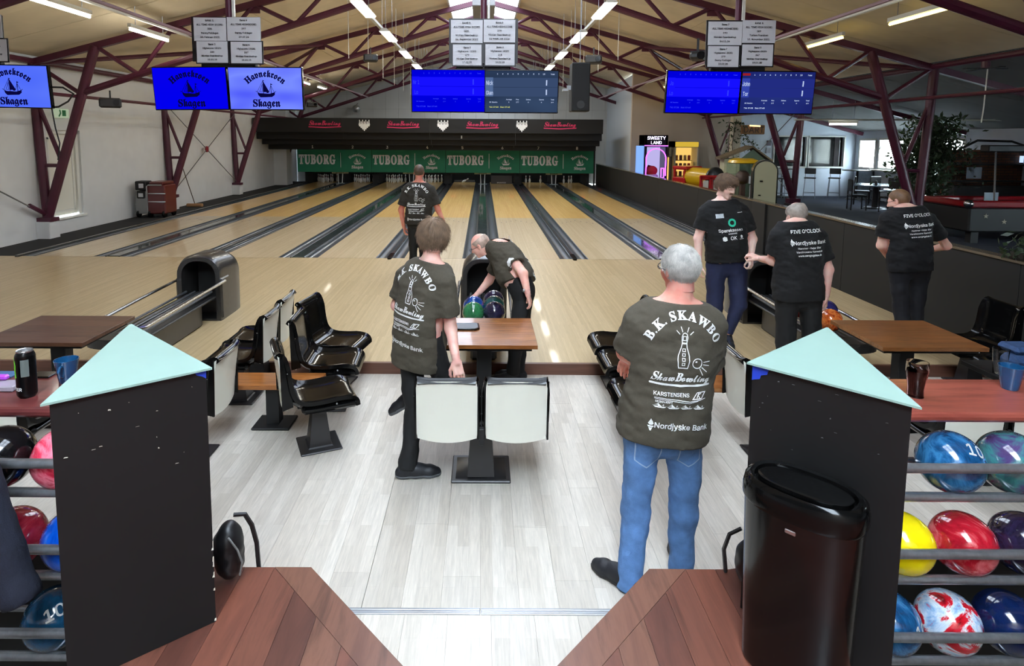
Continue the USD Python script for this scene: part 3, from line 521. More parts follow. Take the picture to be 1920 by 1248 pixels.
# ---------------------------------------------------------------- pins
pinm = plain('pin_white', (222, 224, 222), 0.25, coat=0.5)
pinr = plain('pin_red', (150, 30, 34), 0.35)
prof = [(0.0005, 0), (.026, 0), (.029, .008), (.044, .06), (.0575, .114), (.052, .16), (.036, .21), (.0245, .25), (.0233, .275), (.0285, .315), (.0322, .345), (.029, .368), (.016, .380), (0.0005, .382)]
pin0 = [None]
def pin(x, y, label, group, tilt=None):
    if pin0[0] is None or tilt:
        t = thing('bowling_pin', label, 'bowling pin', (x, y, 0.001), 0, group)
        m = lathe(prof, 16); st_ = [lathe([(.0247, .245), (.0252, .245), (.0246, .258), (.0240, .258)], 16), lathe([(.0242, .268), (.0246, .268), (.0262, .283), (.0258, .283)], 16)]
        if tilt: m = mv(rot(m, tilt[0], tilt[1]), 0, 0, 0.05); st_ = [mv(rot(q, tilt[0], tilt[1]), 0, 0, 0.05) for q in st_]
        part(t, 'pin_body', m, pinm, 40); part(t, 'neck_stripe', st_, pinr, 40)
        if not tilt: pin0[0] = t
        return t
    return dup(pin0[0], (x, y, 0.001), 0, label, group)
def spots(n):
    c = sum(LANES[n]) / 2
    return [(c + (2 * j - r) * 0.1525, 18.12 + r * 0.264) for r in range(4) for j in range(r + 1)]
def pinpx(n, xs, who):
    for px, w in zip(xs, who):
        p = onz(px, 342, 0.0); pin(at(px, 342, 18.6)[0], 18.6 + (0.2 if px in (1062,) else 0), 'white bowling pin, %s left standing on the %s lane' % (w, numw[n - 1]), None)
pinpx(7, (986, 993, 1013.5), ('leftmost of the three', 'second from the left of the three', 'single one at the right'))
pinpx(8, (1057, 1066.5), ('leftmost of the three', 'front one of the right pair'))
pin(at(1071, 342, 18.75)[0], 18.75, 'white bowling pin, rear one of the right pair left standing on the eighth lane', None)
PINW = ('head pin', 'second row left', 'second row right', 'third row left', 'third row middle', 'third row right', 'back row far left', 'back row inner left', 'back row inner right', 'back row far right')
for n in (1, 2, 3, 4):
    for (x, y), w in zip(spots(n), PINW): pin(x, y, 'white bowling pin, %s of the full rack on the %s lane' % (w, numw[n - 1]), 'pins in the full rack of the %s lane' % numw[n - 1])
pin(at(866, 342, 18.3)[0], 18.3, 'toppled white bowling pin lying on the fifth lane', None, tilt=(1.05, (0.2, 1, 0)))

# ---------------------------------------------------------------- pin machines
dk1 = plain('pit_black', (9, 9, 10), 0.8)
solo('pit_curtain', bx(-8.9, 5.2, 19.55, 19.6, -0.07, 1.7), dk1, 'black curtain at the back of the pin decks', 'curtain')
cream = plain('cream_sign', (214, 204, 160), 0.5)
led = glow('red_led', (255, 40, 34), 2.0)
for k in range(4):
    c = (k - 2) * PIT; nm = ('the two leftmost lanes', 'the third and fourth lanes', 'the two centre right lanes with the sweep board', 'the two rightmost lanes')[k]
    t = thing('pin_machine', 'black pin machine front over ' + nm, 'pin machine', (c, 17.9, 0))
    part(t, 'centre_board', bx(-0.12, 0.12, 0.06, 1.6, 0.02, 0.62), blackm)
    for s in (-1, 1): part(t, 'side_board', bx(s * 1.6 - .08, s * 1.6 + .08, -0.05, 1.6, 0.0, 0.62), blackm)
    part(t, 'cross_beam', bx(-1.66, 1.66, -0.12, 0.0, 0.47, 0.66), blackm)
    for s in (-1, 1):
        part(t, 'return_post', hull([(s * 0.085 + q * .022 + e * s * .02, -0.1 + (0 if e else -.05), z) for q in (-1, 1) for e, z in ((0, 0.02), (1, 0.47))] + [(s * 0.085 + q * .022 + e * s * .02, -0.12, z) for q in (-1, 1) for e, z in ((0, 0.02), (1, 0.47))]), pinm)
    part(t, 'post_foot', bx(-0.2, 0.2, -0.22, -0.08, 0.0, 0.03, 0.006), plain('post_foot_%d' % k, (170, 186, 190), 0.3))
    s_ = part(t, 'name_board', bx(-0.39, 0.39, -0.2, -0.14, 0.47, 0.57, 0.008), cream)
    part(s_, 'lettering', front(txt('Brunswick', 0.055), 0, -0.2015, 0.492), arrowm, False)
    for s in (-1, 1):
        if k >= 2: part(t, 'signal_lamp', [sphere((s * 1.38 + e, -0.14, 0.58), 0.035, 2) for e in (-.06, .06)], led)
rb = thing('sweep_board', 'dark brown sweep board lowered across the sixth lane', 'sweep board', (sum(LANES[6]) / 2, 17.75, 0))
part(rb, 'board', bx(-0.5, 0.5, 0, 0.05, 0.03, 0.42, 0.008), plain('sweep_brown', (62, 56, 54), 0.5))
part(rb, 'lettering', front(txt('BRUNSWICK', 0.05), 0, -0.002, 0.06), paper, False)
part(rb, 'arm', [bx(s * .5 - .02, s * .5 + .02, 0.0, 0.4, 0.35, 0.4) for s in (-1, 1)], blackm)
sw = thing('sweep_board', 'black sweep bar behind the toppled pin on the fifth lane', 'sweep board', (sum(LANES[5]) / 2, 18.75, 0))
part(sw, 'board', bx(-0.5, 0.5, 0, 0.04, 0.02, 0.12, 0.006), darkgrey)

# ---------------------------------------------------------------- sponsor banners
green = plain('banner_green', (38, 142, 104), 0.6, var=0.06, scale=3)
bw = plain('banner_white', (250, 251, 250), 0.6)
bl = at(557, 280, 17.3); br = at(1113, 325, 17.3); BX0, BX1 = bl[0], br[0]; BZ0, BZ1 = at(905, 324, 17.3)[2], at(905, 281, 17.3)[2]
bwid = (BX1 - BX0) / 4
tub = word('TUBORG', 'b', 0.40, fat=12, gap=24, squeeze=0.61)
hv = unary_union(list(havne(0.78)))
for k in range(4):
    x0 = BX0 + k * bwid
    t = thing('sponsor_banner', 'green banner with white lettering and boat emblem, ' + ('leftmost of the four', 'second from the left, behind the far bowler', 'third, above the centre track', 'rightmost of the four')[k], 'banner', (x0 + bwid / 2, 17.3, BZ0))
    H = BZ1 - BZ0; g = []
    nx = 24
    v = []; f = []
    for i in range(nx + 1):
        for j in range(2):
            u = -bwid / 2 + 0.008 + (bwid - 0.016) * i / nx
            v.append((u, 0.012 * math.sin(i * 1.9 + k) * (1 - j), H * j))
    vb = [(a, b + 0.012, c) for a, b, c in v]; o = len(v); V = v + vb
    for i in range(nx):
        a, b, c, d = 2 * i, 2 * i + 2, 2 * i + 3, 2 * i + 1
        f += [(a, b, c), (a, c, d), (o + a, o + c, o + b), (o + a, o + d, o + c), (d, c, o + c), (d, o + c, o + d), (a, o + b, b), (a, o + a, o + b)]
    part(t, 'cloth', tm(V, f), green, True)
    part(t, 'lettering', front(ext(tub, 0.006), -bwid * 0.228, -0.016, H * 0.36), bw, False)
    part(t, 'divider_line', front(ext(sbox(-.012, 0, .012, 0.68), 0.006), bwid * 0.085, -0.016, H * 0.2), bw, False)
    part(t, 'emblem', front(ext(hv, 0.006), bwid * 0.31, -0.016, H * 0.47), bw, False)
    part(t, 'top_bar', bx(-bwid / 2, bwid / 2, -0.01, 0.03, H, H + 0.035), plain('banner_bar_%d' % k, (78, 84, 74), 0.5))
# ---------------------------------------------------------------- black masking canopy
mk = thing('masking_canopy', 'long black stepped canopy above the pin decks', 'canopy', (0, 0, 0))
tiers = [(14.0, 477, 1131, 222, 249), (14.55, 481, 1129, 249, 262), (15.15, 488, 1125, 262, 272), (15.9, 494, 1118, 270, 281)]
TZ = []
for i, (y, xa, xb, ya, yb) in enumerate(tiers):
    x0, x1 = max(at(xa, 240, y)[0], -9.42), at(xb, 240, y)[0]
    z1, z0 = at(800, ya, y)[2], at(800, yb, y)[2]; TZ.append((y, z0, z1, x0, x1))
    n = 4; w = (x1 - x0) / n
    for k in range(n): part(mk, 'tier_board', bx(x0 + k * w + .002, x0 + (k + 1) * w - .002, y, y + 0.04, z0, z1, 0.004), plain('canopy_black', (9, 9, 9), 0.55, var=0.2) if i == 0 and k == 0 else MATS['canopy_black'])
    if i < 3:
        yn = tiers[i + 1][0]; part(mk, 'shelf_board', bx(x0, x1, y + .04, yn + .05, z0 - .005, z0 + 0.02), MATS['canopy_black'])
part(mk, 'shelf_board', bx(TZ[3][3], TZ[3][4], 15.94, 17.3, TZ[3][1] - 0.01, TZ[3][1] + .02), MATS['canopy_black'])
part(mk, 'back_board', bx(-9.4, TZ[0][4], 14.05, 17.4, TZ[0][2] - .05, TZ[0][2] - 0.02), MATS['canopy_black'])
part(mk, 'hanger_post', [tube([(x, 16.9, -0.07), (x, 16.9, TZ[3][1])], .035, 8) for x in (-8.95, 5.1)], blackm)
y0, z0, z1, _, _ = TZ[0]; sk = ext(skaw(0.175), 0.008)
for i, px in enumerate((609, 756, 904.5, 1050)):
    part(mk, 'lettering', front(sk, at(px, 235, y0)[0], y0 - 0.004, z0 + (z1 - z0) * 0.5), pinkp, False)
pe = []
def pinshape(s): return affinity.scale(Polygon([(-.026, 0), (.026, 0), (.05, .09), (.0575, .114), (.03, .21), (.024, .26), (.033, .34), (.02, .382), (-.02, .382), (-.033, .34), (-.024, .26), (-.03, .21), (-.0575, .114), (-.05, .09)]), s, s, origin=(0, 0))
em = unary_union([affinity.translate(pinshape(0.7), (2 * j - (3 - r)) * 0.064, -r * 0.06) for r in range(4) for j in range(4 - r)])
for px in (683, 830.5, 978.5): part(mk, 'pin_emblem', front(ext(em, 0.008), at(px, 228, y0)[0], y0 - 0.004, z0 + (z1 - z0) * 0.42), bw, False)
y3, a3, b3, _, _ = TZ[3]
for n, px in enumerate((586, 661, 726, 801, 867, 942, 1009.5, 1082)):
    part(mk, 'lane_number', front(txt(str(n + 1), 0.12), at(px, 273, y3)[0], y3 - .003, a3 + 0.05), bw, False)
for px, y in ((865.5, 257), (978, 246)): part(mk, 'mask_lamp', front(ext(sbox(-.03, 0, .03, .12), .03), at(px, y, 14.5)[0], 14.5, at(px, y, 14.5)[2] - .06), pinm)

# ---------------------------------------------------------------- screens and record sheets
def screen_mat(name, cols, strength, seed=0, axis=True):
    """An emitting display whose blue runs softly across the panel."""
    st = list(zip(np.linspace(0.2, 0.85, len(cols)), [lin(c) for c in cols]))
    return material(name, {'t': ('texture_coordinate', {}), 'm': ('mapping', {'scale': (0.9, 0.9, 2.2), 'location': (seed, 0, seed)}), 'n': ('noise_texture', {'scale': 1.4, 'detail': 1}), 'r': ('rgb_ramp', {'ramp': st}), 'e': ('emission', {'strength': strength})},
                    [('t.object', 'm.vector'), ('m.vector', 'n.vector'), ('n.fac', 'r.fac'), ('r.color', 'e.color')], 'e.emission')
sblue = screen_mat('screen_blue', [(6, 0, 235), (0, 0, 240)], SCREEN)
slight = screen_mat('screen_light_blue', [(66, 74, 250), (120, 140, 255), (92, 104, 252)], SCREEN, 1.3)
slight2 = screen_mat('screen_pale_blue', [(70, 100, 250), (96, 124, 252)], SCREEN, 2.1)
sscore = screen_mat('screen_score_blue', [(0, 0, 206), (0, 0, 240)], SCREEN, 0.4)
sgrey = screen_mat('screen_slate', [(30, 42, 66), (58, 78, 110)], SCREEN, 3.0)
snavy = screen_mat('screen_navy', [(20, 24, 92), (38, 52, 128)], SCREEN, 4.0)
glw = glow('screen_text', (190, 205, 240), SCREEN); glb = glow('screen_text_blue', (50, 60, 255), SCREEN); gly = glow('screen_text_yellow', (210, 214, 120), SCREEN)
glk = glow('screen_dark', (8, 6, 60), SCREEN); glband = glow('screen_band', (84, 108, 150), SCREEN); glband2 = glow('screen_band_navy', (52, 68, 168), SCREEN); glband3 = glow('screen_band_blue', (22, 16, 255), SCREEN); glred = glow('screen_red', (150, 30, 40), SCREEN)
YS = -3.0
hva, hvs, hvt = havne(0.51)
hv_all = unary_union([hva, hvs, hvt])
def tv(px0, px1, py0, py1, label, mat_, kind, names=(), textm=None, band=None, roll=0.0, tilt=0.10):
    c = at((px0 + px1) / 2, (py0 + py1) / 2, YS); w, h = 0.955, 0.55
    t = thing('television', label, 'television', c)
    R = lambda m: rot(rot(m, tilt, (1, 0, 0)), roll, (0, 1, 0))
    part(t, 'casing', R(bx(-w / 2, w / 2, 0.0, 0.06, -h / 2, h / 2, 0.006)), black)
    sc_ = part(t, 'display', R(bx(-w / 2 + .012, w / 2 - .012, -0.003, 0.004, -h / 2 + .014, h / 2 - .012)), mat_, False)
    F = lambda g, x, z, d=0.002: R(front(ext(g, d) if not hasattr(g, 'vertices') else g, x, -0.004, z))
    if kind == 'logo':
        part(sc_, 'emblem', F(hv_all, 0.0, -0.012), textm, False)
    else:
        W2, H2 = w / 2 - .012, h / 2 - .013
        if band is not None:
            part(sc_, 'score_row', [F(sbox(-W2 + .0, 0, W2 - 0.0, 0.115), 0, z, 0.001) for z in (0.06, -0.06)], band[0], False)
            part(sc_, 'name_box', [F(sbox(-W2, 0, -W2 + 0.1, 0.24), 0, -0.06, 0.0015)], band[1], False)
        z = 0.085
        for nm in names:
            part(sc_, 'player_name', F(place(txt(nm, 0.05), (0, 0, 0), (0.62, 0, 0), (0, 1, 0), (0, 0, 1)), -W2 + 0.055, z, 0), textm, False); z -= 0.125
        part(sc_, 'frame_numbers', [F(txt(str(i + 1), 0.018), -0.31 + i * 0.066, 0.215) for i in range(10)] + [F(txt('Total', 0.016), 0.395, 0.215)], textm, False)
        part(sc_, 'score_text', [F(txt(s, 0.014), x, z_) for s, x, z_ in (('Average', -.16, -.105), ('Pins', -.05, -.105), ('Strikes', .09, -.105), ('Spares', .26, -.105), ('Total', .40, -.105), ('0', -.16, -.14), ('277', -.05, -.14), ('0', .09, -.14), ('0', .26, -.14), ('277', .40, -.14), ('BK Skawbo', -.36, -.14))]
             + [F(sbox(-.008, 0, .008, .07), 0.32, q) for q in (0.08, -0.04)], textm, False)
        part(sc_, 'status_line', [F(txt('Tid: 07:08   Slut: 07:48', 0.018), -.28, -.205)], gly if mat_ is sgrey else textm, False)
        if kind == 'red': part(sc_, 'lane_flag', F(sbox(-W2, 0, -W2 + 0.1, 0.03), 0, 0.215, 0.001), glred, False)
    return t
tv(287, 427, 126, 206, 'television glowing deep blue with a dark boat emblem, left of its pair', sblue, 'logo', textm=glk, roll=-0.012)
tv(428.5, 568, 126.5, 206, 'television glowing light blue with a black boat emblem, beside the deep blue one', slight, 'logo', textm=glk, roll=0.0)
tv(-46, 92, 121, 203, 'television with a black boat emblem cut off by the left edge', slight2, 'logo', textm=glk, roll=0.012)
tv(772, 909, 131, 210, 'plain blue score television left of the centre pair', sscore, 'score', ('Nr 1', 'Lo'), glb, (glband3, glband3))
tv(909.5, 1046, 133, 211, 'slate grey score television of the centre pair showing two players', sgrey, 'score', ('Nick', 'Glen'), glw, (glow('screen_row_slate', (56, 74, 108), SCREEN), glband))
tv(1248, 1388, 133, 213, 'plain blue score television left of the pair over lanes seven and eight', sscore, 'score', ('Jo', 'Lo'), glb, (glband3, glband3), roll=0.008)
tv(1388.5, 1526, 134, 214, 'navy score television on the right with a small red flag', snavy, 'red', ('John', 'Tor'), glw, (glow('screen_row_navy', (34, 44, 128), SCREEN), glband2))
sheetframe = plain('sheet_frame', (24, 22, 24), 0.4)
def sheet(px0, px1, py0, py1, lines, label, fr):
    c = at((px0 + px1) / 2, (py0 + py1) / 2, YS); w, h = (px1 - px0) / 144.5 - (0.034 if fr else 0.006), (py1 - py0) / 144.5 - (0.03 if fr else 0.004)
    t = thing('record_sheet', label, 'sign', c)
    part(t, 'paper', bx(-w / 2, w / 2, -.002, 0.004, -h / 2, h / 2), paper, False)
    part(t, 'frame', bx(-w / 2 - .015, w / 2 + .015, 0.003, 0.016, -h / 2 - .014, h / 2 + .014) if fr else bx(-w / 2 - .001, w / 2 + .001, 0.004, 0.01, -h / 2, h / 2), sheetframe)
    part(t, 'text_line', [front(txt(l, 0.0215 if not fr else 0.0205), 0, -0.0035, h / 2 - 0.048 - i * h * 0.178) for i, l in enumerate(lines)], ink, False)
    return t
S = [
 (363.5, 424, 33.5, 76, ('BANE 3.', 'ALL TIME HIGH SCORE:', '300.', 'Danny Foldager.', '30. Februar 2022.'), 'unframed record sheet, upper left of the four over the boat screens', 0),
 (426, 488, 33, 76, ('Bane 4', 'ALL TIME HIGHSCORE:', '297', 'Danny Foldager', '29.07.24'), 'unframed record sheet, upper right of the four over the boat screens', 0),
 (367, 429, 76, 119, ('Bane 3', 'Highscore i 2025:', '300', 'Nicklas Gaardestrup', '22.01.25'), 'black framed record sheet, lower left of the four over the boat screens', 1),
 (431, 493, 77, 120, ('Bane 4', 'Highscore i 2025:', '287', 'Nicklas Gaardestrup', '20.01.25'), 'black framed record sheet, lower right of the four over the boat screens', 1),
 (845.5, 905, 38, 80, ('BANE 5.', 'ALL TIME HIGH SCORE:', '300.', 'Nicklas Gaardestrup', '24. September 2022'), 'unframed record sheet, upper left of the four over the centre screens', 0),
 (907, 966, 37.5, 79, ('Bane 6', 'ALL TIME HIGHSCORE', '279', 'Nicklas Gaardestrup', '24 FEBRUAR 2024'), 'unframed record sheet, upper right of the four over the centre screens', 0),
 (847, 905, 82, 124, ('Bane 5', 'Highscore i 2025:', '279', 'Nicklas Gaardestrup', '17.02.25'), 'black framed record sheet, lower left of the four over the centre screens', 1),
 (908, 967, 81.5, 124, ('Bane 6', 'Highscore i 2025:', '268', 'Nicklas Gaardestrup', '26.02.25'), 'black framed record sheet, lower right of the four over the centre screens', 1),
 (1328, 1391, 41, 84, ('Bane 7', 'ALL TIME HIGHSCORE:', '290', 'Nicklas Gaardestrup', '04.11.24'), 'unframed record sheet, upper left of the four over the right screens', 0),
 (1392, 1454, 38.5, 80, ('BANE 8.', 'ALL TIME HIGH SCORE:', '289', 'Torben Frandsen', '13. November 2021.'), 'unframed record sheet, upper right of the four over the right screens', 0),
 (1325, 1387, 85, 127, ('Bane 7', 'Highscore i 2025:', '279', 'Danny Foldager', '10.02.25'), 'framed record sheet, lower left of the four over the right screens', 1),
 (1389, 1451, 82, 125, ('Bane 8', 'Highscore i 2025:', '247', 'Nicklas Gaardestrup', '19.01.25'), 'black framed record sheet, lower right of the four over the right screens', 1),
 (-46, 15, 72, 116, ('Bane 2', 'Highscore i 2025:', '256', 'Nicklas Gaardestrup', '12.01.25'), 'framed record sheet cut off by the left edge above the boat screen', 1),
 (-55, 3, 28, 70, ('Bane 2', 'ALL TIME HIGHSCORE:', '277', 'Danny Foldager', '11.10.23'), 'unframed record sheet cut off by the upper left edge', 0)]
for s in S: sheet(*s)
for k, nm in ((-2, 'far left'), (-1, 'left'), (0, 'centre'), (1, 'right')):
    x = k * 3.285
    t = thing('screen_mount', 'purple post and black bracket holding the %s screens and sheets' % nm, 'screen mount', (x, YS + 0.12, 0))
    part(t, 'post', tube([(0, 0, 2.6), (0, 0, lowz(x) - 0.05)], 0.04, 10), purple)
    part(t, 'cable_duct', bx(0.05, 0.08, -.02, .02, 3.6, lowz(x)), lampm)
    part(t, 'bracket', [bx(-0.35, 0.35, -0.07, 0.02, 3.06, 3.13, 0.01), bx(-0.25, 0.25, -0.03, 0.02, 2.7, 2.9)], blackm)
    part(t, 'back_board', bx(-0.44, 0.44, -0.1, -0.085, 3.14, 3.7), sheetframe)
cb_ = thing('cable', 'black cable looping beside the left edge screen down to the column', 'cable', (0, YS + .1, 0))
P = lambda x, y: at(x, y, YS + .1) - np.array([0, YS + .1, 0])
part(cb_, 'cable_loop', tube([P(92, 163), P(118, 164), P(138, 176), P(128, 190), P(110, 200), P(97, 201)], 0.012, 6), blackm)
part(cb_, 'cable_tail', tube([P(97, 203), P(104, 240), P(112, 268), P(109, 300)], 0.009, 6), blackm)

# ---------------------------------------------------------------- loudspeaker, projectors, mirror ball
sp = thing('loudspeaker', 'tall black loudspeaker hung on a chain right of the centre screens', 'loudspeaker', at(1089.5, 163, -2.4))
part(sp, 'cabinet', bx(-0.125, 0.125, 0.0, 0.28, -0.335, 0.335, 0.012), blackm)
part(sp, 'grille', bx(-0.115, 0.115, -0.008, 0.004, -0.325, 0.325, 0.004), plain('grille_black', (20, 20, 20), 0.7, bump=0.6, bscale=400))
part(sp, 'horn', [mv(rot(lathe([(0.001, 0), (0.05, 0.0), (0.055, .012), (0.001, .012)], 20), math.pi / 2, (1, 0, 0)), 0, 0.0, z) for z in (-0.24,)], darkgrey)
part(sp, 'chain', [tube([(0, .14, .33), (0, .14, 1.9)], 0.006, 5)], steel)
part(sp, 'bracket', [bx(-.18, -.12, .1, .14, -.03, .03), bx(-.24, -.17, .06, .16, -.05, -.02)], steel)
def projector(px, py, y, rz, label, sc=1.0):
    t = thing('stage_lamp', label, 'stage lamp', at(px, py, y), rz)
    part(t, 'body', bx(-0.17 * sc, 0.17 * sc, -.14, .14, -0.085 * sc, 0.085 * sc, 0.03), plain('lamp_body_%d' % int(px), (26, 26, 27), .45))
    part(t, 'lens', rot(lathe([(0.001, 0), (.05, 0), (.055, .03), (.001, .03)], 18), math.pi / 2, (1, 0, 0)).apply_translation((.09 * sc, -.12, 0)), black)
    part(t, 'yoke', [bar((0, 0, .05), (0, 0, .25), .03), bar((-.1, 0, .07), (.1, 0, .07), .02)], blackm)
    return t
projector(695, 109, 3.9, 0.2, 'small black stage lamp on the truss left of the centre screens')
projector(1113, 112, 1.9, -0.2, 'small black stage lamp above the loudspeaker')
projector(1308, 106, -2.2, -0.4, 'black stage lamp behind the record sheets on the right', 0.6)
pj = projector(207, 193, 1.6, 0.5, 'dark projector hung from the truss by the white door', 1.15)
projector(585, 196, 11.7, 0.4, 'small dark projector hung right of the boat screens', 1.1)
mb = thing('mirror_ball', 'small silver mirror ball on the gable wall', 'mirror ball', at(668, 204, 19.6))
part(mb, 'ball', sphere((0, 0, 0), 0.2, 2), plain('mirror_facets', (190, 192, 196), 0.35, 0.9), False); part(mb, 'holder', tube([(0, 0, 0.18), (0, .4, .3)], 0.02, 6), steel)
ex = thing('exit_sign', 'green running man exit sign above the white door', 'exit sign', (-9.4, at(117, 212, 0)[1] + 2.75, at(117, 212, 2.6)[2]), math.pi / 2)
part(ex, 'panel', bx(-.2, .2, -.05, 0.02, -.1, .1, .006), glow('exit_panel', (214, 232, 196), 0.5), False)
part(ex, 'symbol', [front(ext(unary_union([sbox(-.03, -.06, 0.09, .07), LineString([(-.13, -.06), (-.08, 0), (-.1, .06)]).buffer(.018)]), .004), 0, -.052, 0)], plain('exit_green', (14, 110, 60), 0.5), False)

# ---------------------------------------------------------------- lane machine and broom by the left wall
mac = thing('lane_machine', 'maroon and grey lane cleaning machine standing by the left wall', 'lane machine', (-8.95, 5.6, 0.0))
maroon = plain('maroon_paint', (92, 30, 30), 0.35, coat=0.3)
part(mac, 'body', bx(-0.02, 0.46, -0.32, 0.3, 0.1, 0.88, 0.03), maroon)
part(mac, 'side_unit', bx(-0.36, -0.02, -0.3, 0.26, 0.1, 0.72, 0.02), plain('machine_grey', (132, 132, 130), 0.5))
part(mac, 'control_box', [bx(-0.34, -0.04, -0.32, 0.0, 0.74, 0.98, 0.02), bx(-0.3, -0.08, -0.33, 0.0, 0.52, 0.72, .02)], blackm)
part(mac, 'label_plate', [bx(-.22, -.1, -.345, -.33, .8, .92), bx(-.24, -.12, -.345, -.33, .56, .66)], paper)
part(mac, 'trim_rail', [bx(-0.0, .47, -.335, -.32, z, z + .025) for z in (.42, .64)], silver)
part(mac, 'handle', tube([(0.0, -.36, .62), (0.0, -.36, .84), (.04, -.36, .88), (.4, -.36, .88)], .018, 8), silver)
part(mac, 'top_case', bx(0.02, 0.42, -.3, .27, .88, .97, .03), maroon)
for x, y in ((0.02, -.26), (.4, -.26), (-.3, -.24), (.4, .22)): part(mac, 'wheel', mv(rot(lathe([(.001, -.03), (.09, -.03), (.1, -.02), (.1, .02), (.09, .03), (.001, .03)], 18), math.pi / 2, (0, 1, 0)), x, y, .1), black)
br_ = thing('broom', 'thin broom leaning on the left wall behind the lane machine', 'broom', (-8.95, 7.9, 0.0))
part(br_, 'stick', tube([(0, 0, 0.1), (-.38, -.1, 1.55)], .014, 6), arrowm); part(br_, 'head', bx(-.25, .25, -.05, .05, 0.0, .1, .02), plain('broom_wood', (170, 130, 90), .6))

# ---------------------------------------------------------------- ball returns
def arch(w, h, r, n=8):
    pts = [(-w / 2, 0), (w / 2, 0)]
    for q in np.linspace(0, math.pi / 2, n): pts.append((w / 2 - r + r * math.cos(q), h - r + r * math.sin(q)))
    for q in np.linspace(math.pi / 2, math.pi, n): pts.append((-w / 2 + r + r * math.cos(q), h - r + r * math.sin(q)))
    return pts
def man(m): return m3.Manifold(m3.Mesh(vert_properties=np.asarray(m.vertices, np.float32), tri_verts=np.asarray(m.faces, np.uint32)))
def mtri(m):
    q = m.to_mesh(); return tm(q.vert_properties[:, :3], q.tri_verts)
hoodm = plain('hood_plastic', (44, 43, 42), 0.3, coat=0.25, var=0.12, scale=20)
darkin = plain('hood_inside', (10, 10, 10), 0.7)
ho = hull([(x, y, z) for y, k, hk in ((0, .97, .965), (.05, 1, 1), (.42, 1, .99), (.56, .96, .93), (.62, .9, .86)) for x, z in [(a * k, b * hk) for a, b in arch(.52, .79, .21)]])
cut = hull([(x, y, z) for y in (-.1, .46) for x, z in [(a, b + .16) for a, b in arch(.40, .56, .17)]])
cut2 = hull([(x, y, z) for y in (-.1, .3) for x in (-.2, .2) for z in (.02, .4)])
hood_mesh = mtri(man(ho) - man(cut) - man(cut2))
def ball_return(c, nm):
    t = thing('ball_return', 'black hooded ball return with chrome rails ' + nm, 'ball return', (c, -3.84, 0))
    part(t, 'hood', hood_mesh, hoodm, 35)
    part(t, 'inner_wall', bx(-.19, .19, .40, .44, .03, .7), darkin)
    part(t, 'side_cover', [hull([(s * .25, y, z) for y, z in ((.02, .03), (.2, .03), (.24, .52), (.0, .52))] + [(s * .275, y, z) for y, z in ((.03, .04), (.17, .04), (.2, .5), (.02, .5))]) for s in (-1, 1)], hoodm)
    for s in (-1, 1):
        part(t, 'rail', tube([(s * .29, .06, .475), (s * .285, -.8, .46), (s * .27, -1.62, .44), (s * .2, -1.72, .435)], .017, 10), chrome)
        part(t, 'ball_track', [tube([(s * .1 + e, -.0, .352), (s * .1 + e, -1.66, .335)], .014, 8) for e in (-.05, .05)], steel)
    part(t, 'tray', [bx(-.2, .2, -1.64, .1, .27, .30, .01), bx(-.02, .02, -1.6, 0, .3, .36, .008)], darkgrey)
    part(t, 'tray_end', hull([(.27 * math.cos(q), -1.62 - .14 * math.sin(q), z) for q in np.linspace(0, math.pi, 13) for z in (.27, .36)] + [(s * .27, -1.55, z) for s in (-1, 1) for z in (.27, .36)]), hoodm)
    part(t, 'pedestal', [bx(-.13, .13, -1.25, -.2, 0, .27, .02)], hoodm)
    return t
ball_return(-3.36, 'of lanes three and four, left of the picture')
ball_return(0.02, 'in the centre beside the bending man')
ball_return(3.37, 'on the right behind the man in black tracksuit')

# ---------------------------------------------------------------- balls
BR = 0.1085
holem = plain('finger_hole', (8, 8, 8), 0.6)
_ballmesh = trimesh.creation.icosphere(4, BR)
def ball(p, mat_, label, num=False, group=None, spin=(0.3, 0.2), lay=None):
    t = thing('bowling_ball', label, 'bowling ball', p, 0, group)
    part(t, 'shell', _ballmesh, mat_, True)
    if num:
        # the two digits lie on the upper front of the ball
        m = txt('10', 0.042, True); m = m.subdivide().subdivide()
        u = np.array([math.cos(lay[0]), math.sin(lay[0]) , 0]) if lay else np.array([1, 0, 0])
        d = np.array(lay[1] if lay else (0.2, -.6, .75), float); d /= np.linalg.norm(d)
        ux = np.cross((0, 0, 1), d) * -1; ux = np.cross(d, (0, 0, 1)) * -1; ux /= np.linalg.norm(ux); uy = np.cross(d, ux)
        r_ = lay[0] if lay else 0; ux, uy = ux * math.cos(r_) + uy * math.sin(r_), uy * math.cos(r_) - ux * math.sin(r_)
        v = np.asarray(m.vertices); q = d * BR + ux * v[:, :1] + uy * (v[:, 1:2] - .02); q = q / np.linalg.norm(q, axis=1, keepdims=True) * (BR + 0.0006)
        part(t, 'number', tm(q, m.faces), printw, False)
    return t
RX = (np.array([0.2, -.7, .68]))
blue10 = marble('ball_blue', [(14, 46, 80), (24, 76, 120), (56, 120, 168), (16, 50, 86)], 6, 2.0)
ball((1.714, -8.8, 1.024), blue10, 'blue marbled ball with the number 10, top row of the right rack', True, lay=(-.5, (.32, -.62, .72)))
ball((1.936, -8.8, 1.024), marble('ball_teal_purple', [(66, 44, 84), (76, 62, 108), (62, 128, 128), (48, 66, 90)], 5, 2.5, seed=2), 'purple and teal marbled ball on the top row of the right rack')
ball((1.56, -8.8, .709), marble('ball_yellow', [(240, 214, 10), (250, 228, 24)], 4, 1), 'bright yellow ball in the middle row of the right rack')
ball((1.787, -8.8, .709), marble('ball_red', [(140, 14, 30), (186, 30, 46), (230, 120, 124), (170, 22, 40)], 9, 1.5, stops=(.3, .5, .68, .75)), 'red speckled ball in the middle row of the right rack')
